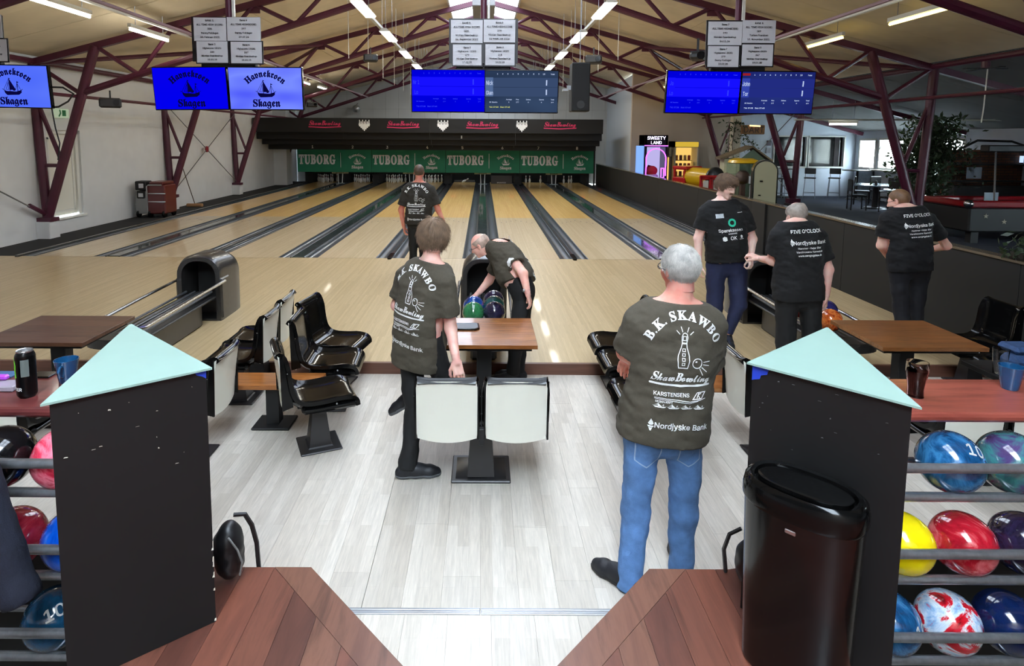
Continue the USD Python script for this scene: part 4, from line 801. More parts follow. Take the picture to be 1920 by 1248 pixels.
ball((2.01, -8.8, .709), marble('ball_darkpurple', [(20, 16, 30), (44, 34, 62), (24, 20, 34)], 6, 2, seed=3), 'very dark purple ball in the middle row of the right rack')
ball((1.535, -8.8, .393), blue10, 'blue ball with the number 10 in the bottom row of the right rack', True, lay=(-.1, (.55, -.7, .25)))
ball((1.757, -8.8, .393), marble('ball_red_white', [(16, 16, 20), (190, 20, 34), (206, 34, 50), (214, 222, 230), (130, 170, 210), (200, 26, 40)], 5, 2.2, stops=(.3, .38, .47, .52, .62, .68), seed=5), 'red, white and black swirled ball in the bottom row of the right rack')
ball((1.98, -8.8, .393), marble('ball_navy', [(10, 22, 52), (16, 34, 78), (10, 20, 46)], 3, 1), 'navy blue ball in the bottom row of the right rack')
ball((-1.515, -8.8, 1.024), marble('ball_pinkred', [(190, 30, 60), (228, 62, 90), (246, 130, 150), (206, 40, 70)], 7, 2.5, seed=1), 'pinkish red marbled ball on the top row of the left rack')
ball((-1.745, -8.8, 1.024), marble('ball_black', [(16, 16, 17), (24, 24, 26)], 4, 1), 'plain black ball on the top row of the left rack')
ball((-1.725, -8.8, .709), marble('ball_crimson', [(130, 24, 40), (176, 44, 60), (206, 110, 116)], 7, 2, seed=4), 'crimson marbled ball in the middle row of the left rack')
ball((-1.5, -8.8, .709), marble('ball_royal', [(0, 60, 160), (16, 90, 200), (80, 150, 230)], 6, 2, stops=(.3, .55, .75)), 'royal blue ball in the middle row of the left rack')
ball((-1.59, -8.8, .393), marble('ball_petrol', [(14, 46, 70), (24, 70, 100), (16, 50, 78)], 5, 2), 'petrol blue ball with the number 10 in the bottom row of the left rack', True, lay=(.2, (.42, -.6, .68)))
greenb = marble('ball_green', [(30, 84, 52), (50, 120, 74), (34, 92, 60)], 6, 2)
ball((-.085, -5.02, .463), greenb, 'green ball at the near left of the centre ball return')
ball((-.085, -4.79, .463), marble('ball_blue_red', [(14, 28, 66), (22, 60, 130), (30, 80, 160), (190, 50, 50)], 5, 2, stops=(.3, .45, .6, .7), seed=2), 'blue and red ball under the hand of the bending man')
ball((.125, -5.0, .463), marble('ball_purple_green', [(30, 26, 44), (40, 36, 60), (84, 180, 70), (36, 30, 50)], 4, 1.2, stops=(.3, .54, .57, .66), seed=6), 'dark purple ball with a bright green band on the centre ball return')
ball((.125, -4.77, .463), marble('ball_teal', [(20, 40, 50), (30, 90, 80), (50, 60, 80)], 5, 2, seed=3), 'dark teal ball in the middle of the right row of the centre ball return')
ball((.125, -4.545, .463), marble('ball_violet', [(26, 20, 48), (46, 36, 78)], 5, 2, seed=8), 'dark violet ball farthest up the centre ball return')
ball((3.27, -4.74, .463), marble('ball_red_black', [(20, 10, 16), (130, 20, 30), (190, 50, 40), (30, 14, 20)], 6, 3, seed=7), 'red and black swirled ball on the right ball return')
ball((3.36, -5.2, .463), marble('ball_orange', [(90, 30, 14), (190, 76, 30), (230, 130, 60), (120, 40, 16)], 7, 3, seed=9), 'orange brown marbled ball at the near end of the right ball return')
ball((3.5, -4.88, .463), marble('ball_indigo', [(34, 32, 84), (50, 50, 120)], 5, 1), 'indigo ball behind the right wooden table')

# ---------------------------------------------------------------- tables
acacia = wood('acacia_wood', [(104, 58, 24), (158, 98, 48), (128, 76, 34), (182, 124, 66)], 'x', scale=16, stretch=9, rough=0.28, coat=0.35, vary=0.12)
acaciad = wood('dark_acacia_wood', [(66, 42, 30), (92, 60, 42), (74, 46, 32)], 'x', scale=16, stretch=9, rough=0.32, coat=0.2, vary=0.12)
def score_table(c, m, label):
    t = thing('score_table', label, 'table', (c, -6.16, ZF))
    for k in range(5):
        y0 = -.345 + k * .138; part(t, 'top_plank', bx(-.4, .4, y0 + .0002, y0 + .1378, .73, .76, .001), m)
    part(t, 'top_frame', bx(-.36, .36, -.3, .3, .70, .73), blackm)
    part(t, 'post', bx(-.06, .06, -.05, .05, .02, .70, .006), blackm)
    part(t, 'base_plate', bx(-.2, .2, -.17, .17, 0, .022, .008), black)
    return t
score_table(0.02, acacia, 'light brown wooden table in the centre beside the standing young man')
score_table(-3.38, acaciad, 'dark brown wooden table at the left edge behind the can')
score_table(3.40, wood('walnut_wood', [(80, 46, 22), (128, 80, 42), (100, 60, 30)], 'x', scale=16, stretch=9, rough=0.3, coat=0.25, vary=0.12), 'striped brown wooden table on the right beside the man in black')
pad = thing('tablet', 'dark grey tablet lying on the centre table', 'tablet', (onz(870, 611, .66)[0], onz(870, 611, .66)[1], .651), 0.06)
part(pad, 'case', hull([(x, y, z) for x, y in [(-.14, -.07), (.09, -.09), (.125, -.055), (.125, .06), (.1, .08), (-.14, .08)] for z in (0, .012)]), black)
part(pad, 'screen', hull([(x, y, z) for x, y in [(-.135, -.06), (.085, -.078), (.112, -.05), (.112, .055), (.095, .07), (-.135, .07)] for z in (.012, .0135)]), plain('tablet_grey', (104, 106, 112), 0.45))

# ---------------------------------------------------------------- moulded seats
SP = np.array([(-.318, .775), (-.305, .808), (-.272, .812), (-.252, .785), (-.246, .73), (-.236, .62), (-.222, .52), (-.198, .45), (-.15, .41), (-.08, .395), (.05, .398), (.17, .412), (.22, .415), (.256, .405), (.272, .38), (.274, .345)])
def seat_shell(w=0.43, th=0.042):
    s = np.concatenate([[0], np.cumsum(np.linalg.norm(np.diff(SP, axis=0), axis=1))]); q = np.linspace(0, s[-1], 34)
    c = np.stack([np.interp(q, s, SP[:, 0]), np.interp(q, s, SP[:, 1])], 1)
    for _ in range(2): c[1:-1] = (c[:-2] + 2 * c[1:-1] + c[2:]) / 4
    t = np.gradient(c, axis=0); t /= np.linalg.norm(t, axis=1, keepdims=True); n = np.stack([-t[:, 1], t[:, 0]], 1)   # towards the sitter
    if n[20, 1] < 0: n = -n
    us = np.linspace(-1, 1, 15); top, bot = [], []
    for i in range(len(c)):
        for u in us:
            e = max(0, abs(u) - .55) / .45; d = 0.03 * e * e * min(1, i / 7, (len(c) - 1 - i) / 7)
            taper = 1 - 0.10 * max(0, (c[i, 1] - .66) / .15) ** 2 - 0.06 * max(0, (c[i, 0] - .15) / .11)
            if i < 3: taper -= .03 * (3 - i)
            p = c[i] + n[i] * d; r = th * (1 - .3 * e * e)
            top.append((u * w / 2 * taper, p[0], p[1])); b = p - n[i] * r; bot.append((u * w / 2 * taper, b[0], b[1]))
    k = len(us); N = len(c); v = top + bot; o = N * k; f = []
    for i in range(N - 1):
        for j in range(k - 1):
            a, b, cc, d = i * k + j, i * k + j + 1, (i + 1) * k + j + 1, (i + 1) * k + j
            f += [(a, b, cc), (a, cc, d), (o + a, o + cc, o + b), (o + a, o + d, o + cc)]
    for i in range(N - 1):
        for j in (0, k - 1):
            a, d = i * k + j, (i + 1) * k + j; q2 = [(a, d, o + d), (a, o + d, o + a)]; f += q2 if j == 0 else [x[::-1] for x in q2]
    for j in range(k - 1):
        for i in (0, N - 1):
            a, b = i * k + j, i * k + j + 1; q2 = [(a, o + a, o + b), (a, o + b, b)]; f += q2 if i == 0 else [x[::-1] for x in q2]
    m = tm(v, f); m.fix_normals(); return m
shell_mesh = seat_shell()
def back_mesh():
    """The white outer back, slightly bowed, rounded corners."""
    v, f = [], []; us = np.linspace(-1, 1, 13); zs = np.linspace(0, 1, 9)
    for side in (0, 1):
        for z in zs:
            for u in us:
                zz = .385 + z * (.40) - (1 - z) * .022 * (1 - u * u); x = u * .197 * (1 - .02 * z - .04 * (max(0, abs(z - .5) - .42) / .08) ** 2)
                y = -.262 - .035 * (z ** 1.5) - .0 - .018 * (1 - u * u) + .012 * (1 - z) + side * .012
                v.append((x, y, zz))
    k, N = len(us), len(zs); o = k * N
    for i in range(N - 1):
        for j in range(k - 1):
            a, b, c, d = i * k + j, i * k + j + 1, (i + 1) * k + j + 1, (i + 1) * k + j
            f += [(a, b, c), (a, c, d), (o + a, o + c, o + b), (o + a, o + d, o + c)]
    edge = [i for i in range(k)] + [i * k + k - 1 for i in range(1, N)] + [(N - 1) * k + j for j in range(k - 2, -1, -1)] + [i * k for i in range(N - 2, 0, -1)]
    for a, b in zip(edge, edge[1:] + edge[:1]): f += [(a, o + a, o + b), (a, o + b, b)]
    m = tm(v, f); m.fix_normals(); return m
bmesh_ = back_mesh()
side_web = [hull([(s * .2 + e * .006, y, z) for e in (-1, 1) for y, z in ((-.275, .39), (-.2, .41), (-.215, .5), (-.24, .74), (-.285, .78))]) for s in (-1, 1)]
seatback = plain('seat_back_cream', (232, 229, 214), 0.38, var=0.015, scale=4)
def add_seat(t, dx, sub=''):
    sh = part(t, 'seat_shell', mv(shell_mesh, dx, 0, 0), black, 40)
    part(sh, 'side_edge', [mv(q, dx, 0, 0) for q in side_web], black)
    part(sh, 'rivet', [sphere((dx + s * .208, -.235, .66), .008, 1) for s in (-1, 1)] + [sphere((dx + s * .21, .1, .385), .008, 1) for s in (-1, 1)], silver)
    part(sh, 'seat_block', bx(dx - .198, dx + .198, -.14, .262, .325, .385, .022), black)
    part(t, 'back_panel', mv(bmesh_, dx, 0, 0), seatback, 40)
postm = plain('post_black', (40, 39, 40), 0.35)
def chair(x, y, rz, label):
    t = thing('bowling_chair', label, 'chair', (x, y, ZF), rz)
    add_seat(t, 0)
    part(t, 'post', hull([(s * a, q * a, z) for s in (-1, 1) for q in (-1, 1) for a, z in ((.08, .02), (.05, .09), (.042, .34))]), postm)
    part(t, 'seat_bracket', bx(-.1, .1, -.16, .16, .34, .365, .006), blackm)
    part(t, 'base_plate', [bx(-.15, .15, -.15, .15, 0, .014, .006), hull([(s * a, q * a, z) for s in (-1, 1) for q in (-1, 1) for a, z in ((.09, .014), (.07, .03))])], postm)
    return t
H_ = math.pi / 2
chair(-1.22, -6.54, -H_ + .42, 'black moulded chair nearest the viewer in the left group, facing the centre table')
chair(-1.3, -5.86, -H_ + .06, 'black moulded chair in the middle of the left row facing the centre table')
chair(-1.36, -5.38, -H_ - .18, 'black moulded chair of the left row standing next to the approach')
chair(-2.1, -6.72, H_, 'black moulded chair with its broad cream back beside the left black pillar')
chair(-2.12, -5.74, H_, 'black moulded chair in the middle of the row facing away to the left')
chair(-2.14, -5.24, H_, 'black moulded chair facing left, farthest of its row at the approach edge')
chair(1.26, -6.5, H_, 'black moulded chair just left of the man in jeans, lowest in the picture')
chair(1.30, -5.85, H_, 'black moulded chair left of the man in jeans, middle one of three')
chair(1.30, -5.36, H_, 'black moulded chair left of the man in jeans, farthest of three')
chair(2.1, -6.68, -H_, 'black moulded chair with its cream back between the man in jeans and the right pillar')
for i, y in enumerate((-6.45, -5.9, -5.35)): chair(4.62, y, H_, 'black moulded chair by the dark partition at the right edge, ' + ('nearest', 'middle', 'farthest')[i] + ' of three')
def twin(c, label):
    t = thing('twin_seat', label, 'seat', (c, -6.94, ZF))
    add_seat(t, -.218); add_seat(t, .222)
    part(t, 'beam', bx(-.36, .36, -.04, .04, .33, .37, .006), blackm)
    part(t, 'post', hull([(s * a, q * b, z) for s in (-1, 1) for q in (-1, 1) for a, b, z in ((.09, .09, .03), (.075, .07, .06), (.07, .06, .34))]), postm)
    part(t, 'base_plate', [bx(-.2, .2, -.12, .22, 0, .018, .006), hull([(s * a, .05 + q * b, z) for s in (-1, 1) for q in (-1, 1) for a, b, z in ((.17, .14, .018), (.1, .08, .05))])], postm)
    part(t, 'back_clip', bx(-.012, .018, -.3, -.26, .36, .47, .004), blackm)
    return t
twin(0.0, 'pair of seats with cream backs on one black post in the centre foreground')
twin(-3.36, 'pair of cream backed seats under the left counter')
twin(3.36, 'pair of cream backed seats seen under the right counter')
for s, n in ((-1, 'left'), (1, 'right')):
    t = thing('low_shelf', 'low wooden shelf board between the two chair rows on the %s' % n, 'shelf', (s * 1.66, -6.22, ZF))
    part(t, 'board', bx(-.44, .385, -.13, .13, .335, .375, .004), acacia)
    part(t, 'post', bx(-.05, .05, -.05, .05, .02, .335), blackm); part(t, 'foot', bx(-.15, .15, -.12, .12, 0, .02, .006), blackm)
t = thing('low_shelf', 'dark low shelf at the right edge with clear beaker and blue cloth', 'shelf', (4.02, -6.35, ZF))
part(t, 'board', bx(-.1, .4, -.25, .25, .48, .52, .004), blackm); part(t, 'post', bx(.1, .2, -.05, .05, 0, .48), blackm)
bk = thing('beaker', 'clear plastic beaker on the dark low shelf at the right edge', 'beaker', (3.98, -6.4, ZF + .521))
part(bk, 'wall', lathe([(.04, 0), (.055, .2), (.053, .2), (.038, .005), (.001, .005), (.001, 0), (.04, 0)], 20), clear)
cl = solo('cloth', [mv(bx(-.11, .11, -.08, .08, 0, .14, .04), 4.16, -6.36, ZF + .521), mv(bx(-.1, .12, -.1, .1, 0, .06, .03), 4.2, -6.3, ZF + .66)], plain('blue_cloth', (40, 66, 104), 0.8, var=.3, scale=30), 'folded blue cloth on the dark low shelf at the right edge', 'cloth')

# ---------------------------------------------------------------- upper platform wings
reds = [wood('deck_red_%d' % i, c, 'y', scale=16, stretch=10, rough=0.34, coat=0.25, vary=0.08) for i, c in enumerate(([(70, 38, 30), (108, 64, 50), (88, 50, 40)], [(78, 48, 38), (112, 74, 58), (96, 60, 48)], [(68, 38, 31), (102, 60, 48)], [(84, 46, 36), (116, 68, 52)]))]
def wing(s, label):
    t = thing('platform_wing', label, 'platform', (0, 0, 0))
    poly = Polygon([(.668, -8.668), (.98, -8.668), (1.2, -8.62), (1.39, -8.53), (1.285, -9.19), (1.36, -9.4), (1.36, -9.62), (0.0, -9.62), (0.0, -9.38)])
    e0, e1 = np.array([.668, -8.668]), np.array([0.0, -9.38]); d = (e1 - e0) / np.linalg.norm(e1 - e0); nn = np.array([d[1], -d[0]]); nn = nn if nn[0] > 0 else -nn
    edge = Polygon([e0 - d, e1 + d, e1 + d + nn * .105, e0 - d + nn * .105]).intersection(poly)
    rest = poly.difference(Polygon([e0 - d, e1 + d, e1 + d + nn * .106, e0 - d + nn * .106]))
    X = lambda g: affinity.scale(g, s, 1, origin=(0, 0))
    part(t, 'edge_board', mv(ext(X(edge), .03), 0, 0, .47), reds[1], False)
    for k in range(14):
        g = rest.intersection(sbox(k * .116 + .0006, -10, (k + 1) * .116 - .0006, -8))
        if g.area > 1e-4:
            for gg in (getattr(g, 'geoms', [g])): part(t, 'deck_plank', mv(ext(X(gg), .03), 0, 0, .469), reds[[0, 2, 3, 0, 1, 2, 0, 3, 2, 0, 1, 0, 2, 0][k]], False)
    part(t, 'under_frame', mv(ext(X(poly.buffer(-.012)), .56), 0, 0, ZF + .005), blackm)
wing(-1, 'reddish brown wooden platform wing at the lower left under the black pillar')
wing(1, 'reddish brown wooden platform wing at the lower right carrying the bin')

# ---------------------------------------------------------------- black pillars with mint tops
mint = plain('mint_laminate', (146, 174, 163), 0.4, var=0.02)
bluep = plain('blue_paint_patch', (30, 64, 190), 0.6)
chipm = plain('bare_chip', (214, 208, 190), 0.8)
def pillar(B, A, C, s, label):
    t = thing('pillar', label, 'pillar', (0, 0, 0))
    B, A, C = map(np.array, (B, A, C)); tri = Polygon([B, A, C])
    part(t, 'pillar_body', mv(ext(tri, .912), 0, 0, .5), blackpaint, False)
    top = tri.buffer(.014, join_style=2, mitre_limit=2.2)
    part(t, 'top_slab', mv(ext(top, .007), 0, 0, 1.412), mint, False)
    f = A - B; L = np.linalg.norm(f); f = f / L; nrm = np.array([f[1], -f[0]]); nrm = nrm if nrm[1] < 0 else -nrm
    r = random.Random(5 if s < 0 else 9)
    def fp(u, z, o=.0012): p = B + f * u + nrm * o; return np.array([p[0], p[1], z])
    poly = [(0, 0), (.055, 0), (.05, -.022), (.03, -.03), (.026, -.044), (.01, -.05), (0, -.055)] if s > 0 else [(0, 0), (.035, 0), (.03, -.012), (.012, -.02), (0, -.03)]
    part(t, 'paint_patch', place(ext(Polygon(poly), .0008), fp(0, 1.411), (f[0], f[1], 0), (0, 0, 1), (nrm[0], nrm[1], 0)), bluep, False)
    ch = []
    zz = [.5 + r.uniform(.0, .36) ** 1.2 for _ in range(10)] if s < 0 else []
    for z in zz:
        w, h = r.uniform(.002, .007), r.uniform(.006, .03)
        ch.append(place(ext(Polygon([(-.001, 0), (w, h * .2), (w * .6, h), (-.001, h * 1.1)]), .001), fp(0, z), (f[0], f[1], 0), (0, 0, 1), (nrm[0], nrm[1], 0)))
    for _ in range(14):
        u, z = r.uniform(.02, L - .03), 1.41 - r.uniform(.01, .3) ** 1.3 * (1 if r.random() < .7 else 2)
        w, h = r.uniform(.001, .012), r.uniform(.001, .006)
        ch.append(place(ext(Polygon([(0, 0), (w, h * .3), (w * .8, h), (w * .1, h * .7)]), .0006), fp(u, z), (f[0], f[1], 0), (0, 0, 1), (nrm[0], nrm[1], 0)))
    part(t, 'paint_chips', ch, chipm if s < 0 else plain('faint_scratch', (104, 106, 108), .7), False, kind='stuff')
pillar((-.925, -8.94), (-1.262, -9.205), (-1.43, -8.5), -1, 'black triangular pillar with a mint green top on the left')
pillar((.945, -8.865), (1.272, -9.19), (1.415, -8.49), 1, 'black triangular pillar with a mint green top on the right, behind the bin')

# ---------------------------------------------------------------- ball racks and counters
def rack(s, label):
    t = thing('ball_rack', label, 'ball rack', (0, 0, 0)); a, b = 1.5, 3.4
    a = 1.36
    for z in (1.024, .709, .393):
        part(t, 'front_rail', tube([(s * a, -8.925, z + .045), (s * b, -8.925, z + .045)], .0165, 12), steel)
        part(t, 'lower_rail', tube([(s * a, -8.868, z - .094), (s * b, -8.868, z - .094)], .0165, 12), steel)
        part(t, 'rear_rail', tube([(s * (a + .06), -8.69, z - .056), (s * b, -8.69, z - .056)], .0125, 10), steel)
    part(t, 'kick_board', bx(s * 1.42, s * 3.45, -8.57, -8.54, ZF, .60), blackm)
    part(t, 'end_post', [bx(s * 3.4, s * 3.46, -8.96, -8.55, ZF, 1.18, .006)], blackm)
    part(t, 'bracket', [bx(s * x - .015, s * x + .015, -8.66, -8.55, .3, 1.18) for x in (2.55,)], blackm)
    return t
rack(-1, 'steel tube ball rack left of the left pillar'); rack(1, 'steel tube ball rack right of the right pillar')
cnt = [wood('counter_red', [(92, 40, 32), (140, 70, 58), (116, 54, 44)], 'x', scale=16, stretch=10, rough=0.3, coat=0.3, vary=0), wood('counter_maroon', [(74, 32, 33), (104, 50, 48), (88, 39, 39)], 'x', scale=16, stretch=10, rough=0.3, coat=0.3, vary=0)]
for s, m, l in ((-1, cnt[1], 'maroon wooden counter above the left ball rack'), (1, cnt[0], 'red wooden counter above the right ball rack')):
    t = thing('counter', l, 'counter', (0, 0, 0))
    g = Polygon([(1.372, -8.815), (3.5, -8.815), (3.5, -8.515), (1.446, -8.515)]); g = affinity.scale(g, s, 1, origin=(0, 0))
    part(t, 'counter_top', mv(ext(g, .036), 0, 0, 1.184), m, False)
    part(t, 'nosing', tube([(s * 1.375, -8.815, 1.202), (s * 3.5, -8.815, 1.202)], .018, 10), m)
    part(t, 'support', [bx(s * x - .045, s * x + .045, -8.538, -8.505, ZF, 1.184) for x in (1.5, 3.3)], blackm)
ZC = 1.22
# things on the counters
cm = plain('can_black', (22, 22, 23), 0.22, 0.6)
c0 = onz(52, 742, ZC)
can = thing('drink_can', 'tall black drink can with a green claw mark on the left counter', 'can', (c0[0], c0[1], ZC), 0.6, scale=(1, 1, 1.06))
part(can, 'can_body', lathe([(.001, .004), (.022, .003), (.025, 0), (.031, .008), (.033, .014), (.033, .146), (.031, .153), (.0265, .162)], 32), cm, 35)
part(can, 'can_lid', lathe([(.0265, .162), (.0275, .166), (.0265, .168), (.0245, .166), (.024, .161), (.001, .161)], 32), silver, 35)
part(can, 'pull_tab', [mv(bx(-.008, .008, -.012, .012, .161, .1635, .001), 0, -.004, 0), mv(lathe([(.001, .1612), (.009, .1612), (.009, .1618), (.001, .1618)], 14), 0, .012, 0)], steel)
def wrap(g, r, phi, z, d=.0006):
    m = ext(g, d); m = m.subdivide().subdivide(); v = np.asarray(m.vertices); a = phi + v[:, 0] / r
    return tm(np.stack([(r + v[:, 2]) * np.sin(a), -(r + v[:, 2]) * np.cos(a), v[:, 1] + z], 1), m.faces)
claw = unary_union([LineString([(x - .002, .05 + d), (x + .002, .03), (x - .001, .012), (x + .003, -.014 - d)]).buffer(.0024) for x, d in ((-.012, -.002), (0, .004), (.012, -.004))])
PH = -.6
part(can, 'claw_mark', wrap(claw, .0332, PH - .95, .088), plain('claw_green', (120, 220, 50), .5), False)
mt = txt('MONSTER', .011); mt = mt.subdivide().subdivide(); v = np.asarray(mt.vertices); a_ = PH - .95 + v[:, 0] / .0332
part(can, 'lettering', tm(np.stack([(.0334 + v[:, 2] * .1) * np.sin(a_), -(.0334 + v[:, 2] * .1) * np.cos(a_), v[:, 1] + .03], 1), mt.faces), printw, False)
part(can, 'info_panel', wrap(sbox(-.013, 0, .013, .06), .0332, PH + .55, .08), plain('can_grey', (96, 104, 100), .5), False)
mugm = plain('mug_blue', (22, 70, 110), 0.12, coat=0.7)
def mug(p, rz, label):
    t = thing('mug', label, 'mug', (p[0], p[1], ZC), rz)
    part(t, 'mug_body', lathe([(.001, .002), (.027, 0), (.029, .003), (.034, .03), (.041, .08), (.0435, .092), (.041, .0925), (.0385, .08), (.031, .03), (.026, .008), (.001, .007)], 32), mugm, 40)
    part(t, 'mug_handle', tube([(.038, 0, .074), (.056, 0, .076), (.064, 0, .06), (.058, 0, .04), (.035, 0, .03)], .0055, 8), mugm)
    return t
mug(onz(127, 715, ZC), -1.4, 'dark blue mug behind the mint top of the left pillar')
mug(onz(1893, 728, ZC), 0.2, 'blue mug on the red counter at the right edge')
g0 = onz(1716, 742, ZC)
gl_ = thing('cola_glass', 'curved glass of dark cola on the red counter', 'glass', (g0[0], g0[1], ZC))
gp = [(.0275, 0), (.0285, .004), (.0275, .03), (.031, .06), (.037, .095), (.0375, .112), (.036, .135)]
part(gl_, 'glass_wall', lathe(gp + [(r - .0022, z) for r, z in gp[::-1][:-1]] + [(.001, .008), (.001, 0), (.0275, 0)], 32), clear, 40)
part(gl_, 'cola', lathe([(.001, .0085), (.0245, .0085), (.0248, .03), (.0283, .06), (.0343, .095), (.0346, .104), (.001, .104)], 32), plain('cola', (3, 1, 1), .9, spec=0.0), 40)
part(gl_, 'ice_cube', [mv(rot(bx(-.009, .009, -.009, .009, -.009, .009, .002), .4, (1, .3, .2)), x, y, .106) for x, y in ((-.01, .006), (.012, -.008))], clear)
# small things at the left end of the left counter
q = onz(12, 728, ZC)
solo('plastic_box', mv(bx(-.05, .05, -.035, .035, 0, .022, .004), q[0], q[1], ZC), plain('box_clear', (150, 140, 150), .2), 'small see-through box left of the black can', 'box')
q = onz(6, 722, ZC); lt = solo('lighter', mv(bx(-.03, .022, -.012, .012, 0, .02, .006), q[0], q[1], ZC + .023), plain('lighter_violet', (170, 70, 200), .25), 'violet lighter lying on the small box at the left edge', 'lighter')
q = onz(82, 704, ZC); solo('phone', mv(bx(-.04, .04, -.03, .03, 0, .008, .003), q[0], q[1], ZC), black, 'black phone between the can and the blue mug', 'phone')
q = onz(15, 703, ZC); solo('folded_paper', mv(bx(-.06, .035, -.03, .03, 0, .006, .001), q[0], q[1], ZC), plain('paper_blue', (52, 84, 120), .6), 'blue folded paper behind the can on the left counter', 'paper')

# ---------------------------------------------------------------- bin, bags, jacket
bn = thing('waste_bin', 'glossy black oval swing bin in front of the right pillar', 'bin', (1.005, -9.125, .5), -math.pi / 4)
def oval(a, b, z, n=40, p=2.5): return [(a * np.sign(math.cos(q)) * abs(math.cos(q)) ** (2 / p), b * np.sign(math.sin(q)) * abs(math.sin(q)) ** (2 / p), z) for q in np.linspace(0, 2 * math.pi, n, endpoint=False)]
def loft(rings, cap=True):
    n = len(rings[0]); v = [p for r in rings for p in r]; f = []
    for i in range(len(rings) - 1):
        for j in range(n):
            k = (j + 1) % n; f += [(i * n + j, i * n + k, (i + 1) * n + k), (i * n + j, (i + 1) * n + k, (i + 1) * n + j)]
    if cap:
        v += [tuple(np.mean(rings[0], 0)), tuple(np.mean(rings[-1], 0))]; m = len(v)
        for j in range(n):
            k = (j + 1) % n; f += [(m - 2, k, j), (m - 1, (len(rings) - 1) * n + j, (len(rings) - 1) * n + k)]
    return tm(v, f)
binm = plain('bin_gloss', (10, 10, 11), 0.2, coat=0.15, spec=.4)
part(bn, 'bin_body', loft([oval(.150, .094, 0), oval(.155, .098, .01), oval(.170, .111, .55)]), binm, 40)
part(bn, 'rim', loft([oval(.172, .113, .55), oval(.177, .117, .562), oval(.177, .117, .592), oval(.172, .113, .617), oval(.157, .1, .629), oval(.145, .09, .625), oval(.14, .086, .61)], True), black, 40)
part(bn, 'swing_lid', mv(rot(loft([oval(.134, .08, .0), oval(.134, .08, .012), oval(.115, .062, .02)]), -.10, (1, 0, 0)), 0, 0, .613), black, 40)
part(bn, 'badge', [bx(-.015, .015, -.113, -.106, .515, .528, .002)], silver)
def noisy(m, amp, fr, seed=0):
    m = m.copy(); v = np.asarray(m.vertices); n = m.vertex_normals; m.vertices = v + n * ((fbm(v * fr, 3, seed) - .5) * 2 * amp)[:, None]; return m
bagm = plain('bag_nylon', (18, 18, 20), 0.4, var=.3, scale=20)
for s, p, l in ((-1, (-.955, -8.745, .5), 'black rucksack with a loose strap behind the left pillar'), (1, (.985, -8.76, .5), 'black bag with a strap loop behind the right pillar')):
    t = thing('bag', l, 'bag', p)
    b = noisy(mv(trimesh.creation.icosphere(4, 1), 0, 0, 0).apply_scale((.062 if s < 0 else .05, .06, .115 if s < 0 else .09)), .018, 9, 3).apply_translation((0 if s < 0 else .03, 0, .115 if s < 0 else .09))
    part(t, 'bag_body', b, bagm, True)
    if s < 0:
        part(t, 'strap', tube([(.0, .05, .235), (.035, .07, .225), (.055, .085, .17), (.068, .095, .09), (.072, .1, -.03)], .009, 6), bagm)
        part(t, 'piping', tube([(.02, -.05, .21), (.05, -.045, .16), (.06, -.03, .1), (.045, -.02, .04)], .004, 5), plain('bag_grey', (120, 120, 118), .4))
    else: part(t, 'strap', tube([(.02, .05, .2), (-.02, .06, .17), (-.035, .07, .1), (-.02, .08, .0)], .008, 6), bagm)
nv = plain('jacket_navy', (22, 26, 42), 0.85, var=.2, scale=40, bump=.2, bscale=200)
jk = thing('jacket', 'navy jacket sleeve hanging down over the left ball rack', 'jacket', (0, -9.06, 0))
J = lambda x, y: at(x, y, -9.06) - np.array([0, -9.06, 0])
slv = tube([J(-70, 850), J(-50, 900), J(-28, 960), J(-2, 1020), J(22, 1080), J(42, 1122)], [.075, .075, .07, .066, .06, .055], 20); slv = noisy(slv.subdivide().subdivide(), .012, 14, 2)
part(jk, 'sleeve', slv, nv, True)
bd = noisy(mv(trimesh.creation.icosphere(4, 1).apply_scale((.2, .07, .4)), *(J(-190, 950))), .03, 6, 4)
part(jk, 'jacket_body', bd, nv, True)

# ---------------------------------------------------------------- play corner behind the partition
neon = glow('neon_violet', (196, 90, 255), 3.0); neonw = glow('marquee_white', (236, 226, 255), 3.0); warm = glow('case_light', (255, 206, 110), 1.0); warmy = glow('case_yellow', (240, 200, 70), 0.75); bluel = glow('case_blue', (120, 160, 235), 1.4)
p0 = at(1224, 300, 11.9); w = 0.86
am = thing('claw_machine', 'black claw machine with violet neon arch and red toy', 'arcade machine', (p0[0], 11.9, 0))
zt = at(1224, 253, 11.5)[2]
part(am, 'cabinet', [bx(-w / 2, -w / 2 + .09, -.4, .4, 0, zt, .01), bx(w / 2 - .09, w / 2, -.4, .4, 0, zt, .01), bx(-w / 2, w / 2, .3, .4, 0, zt, .01), bx(-w / 2, w / 2, -.4, .4, 0, .7, .01), bx(-w / 2, w / 2, -.4, .4, zt - .38, zt, .01)], plain('arcade_black', (22, 10, 32), .25))
part(am, 'light_panel', bx(-w / 2 - .12, -w / 2 - .01, -.38, .38, .2, zt - .4, .01), bluel)
part(am, 'marquee', [front(txt('SWEETY', .12), 0, -.405, zt - .17), front(txt('LAND', .11), 0, -.405, zt - .33)], neonw, False)
part(am, 'neon_strip', bx(-w / 2, w / 2, -.42, -.4, zt - .41, zt - .37), neon)
aw = unary_union([LineString([(.36 * math.cos(q), .36 * math.sin(q)) for q in np.linspace(0, math.pi, 20)]).buffer(.02), LineString([(-.36, 0), (-.36, -.62)]).buffer(.02), LineString([(.36, 0), (.36, -.62)]).buffer(.02)])
part(am, 'neon_arch', front(ext(aw, .03), 0, -.4, zt - .86), neon)
part(am, 'neon_loop', front(ext(LineString([(.2, -.1), (.2, .25), (.3, .25), (.3, -.1), (.2, -.1)]).buffer(.018), .03), 0, -.4, .86), neon)
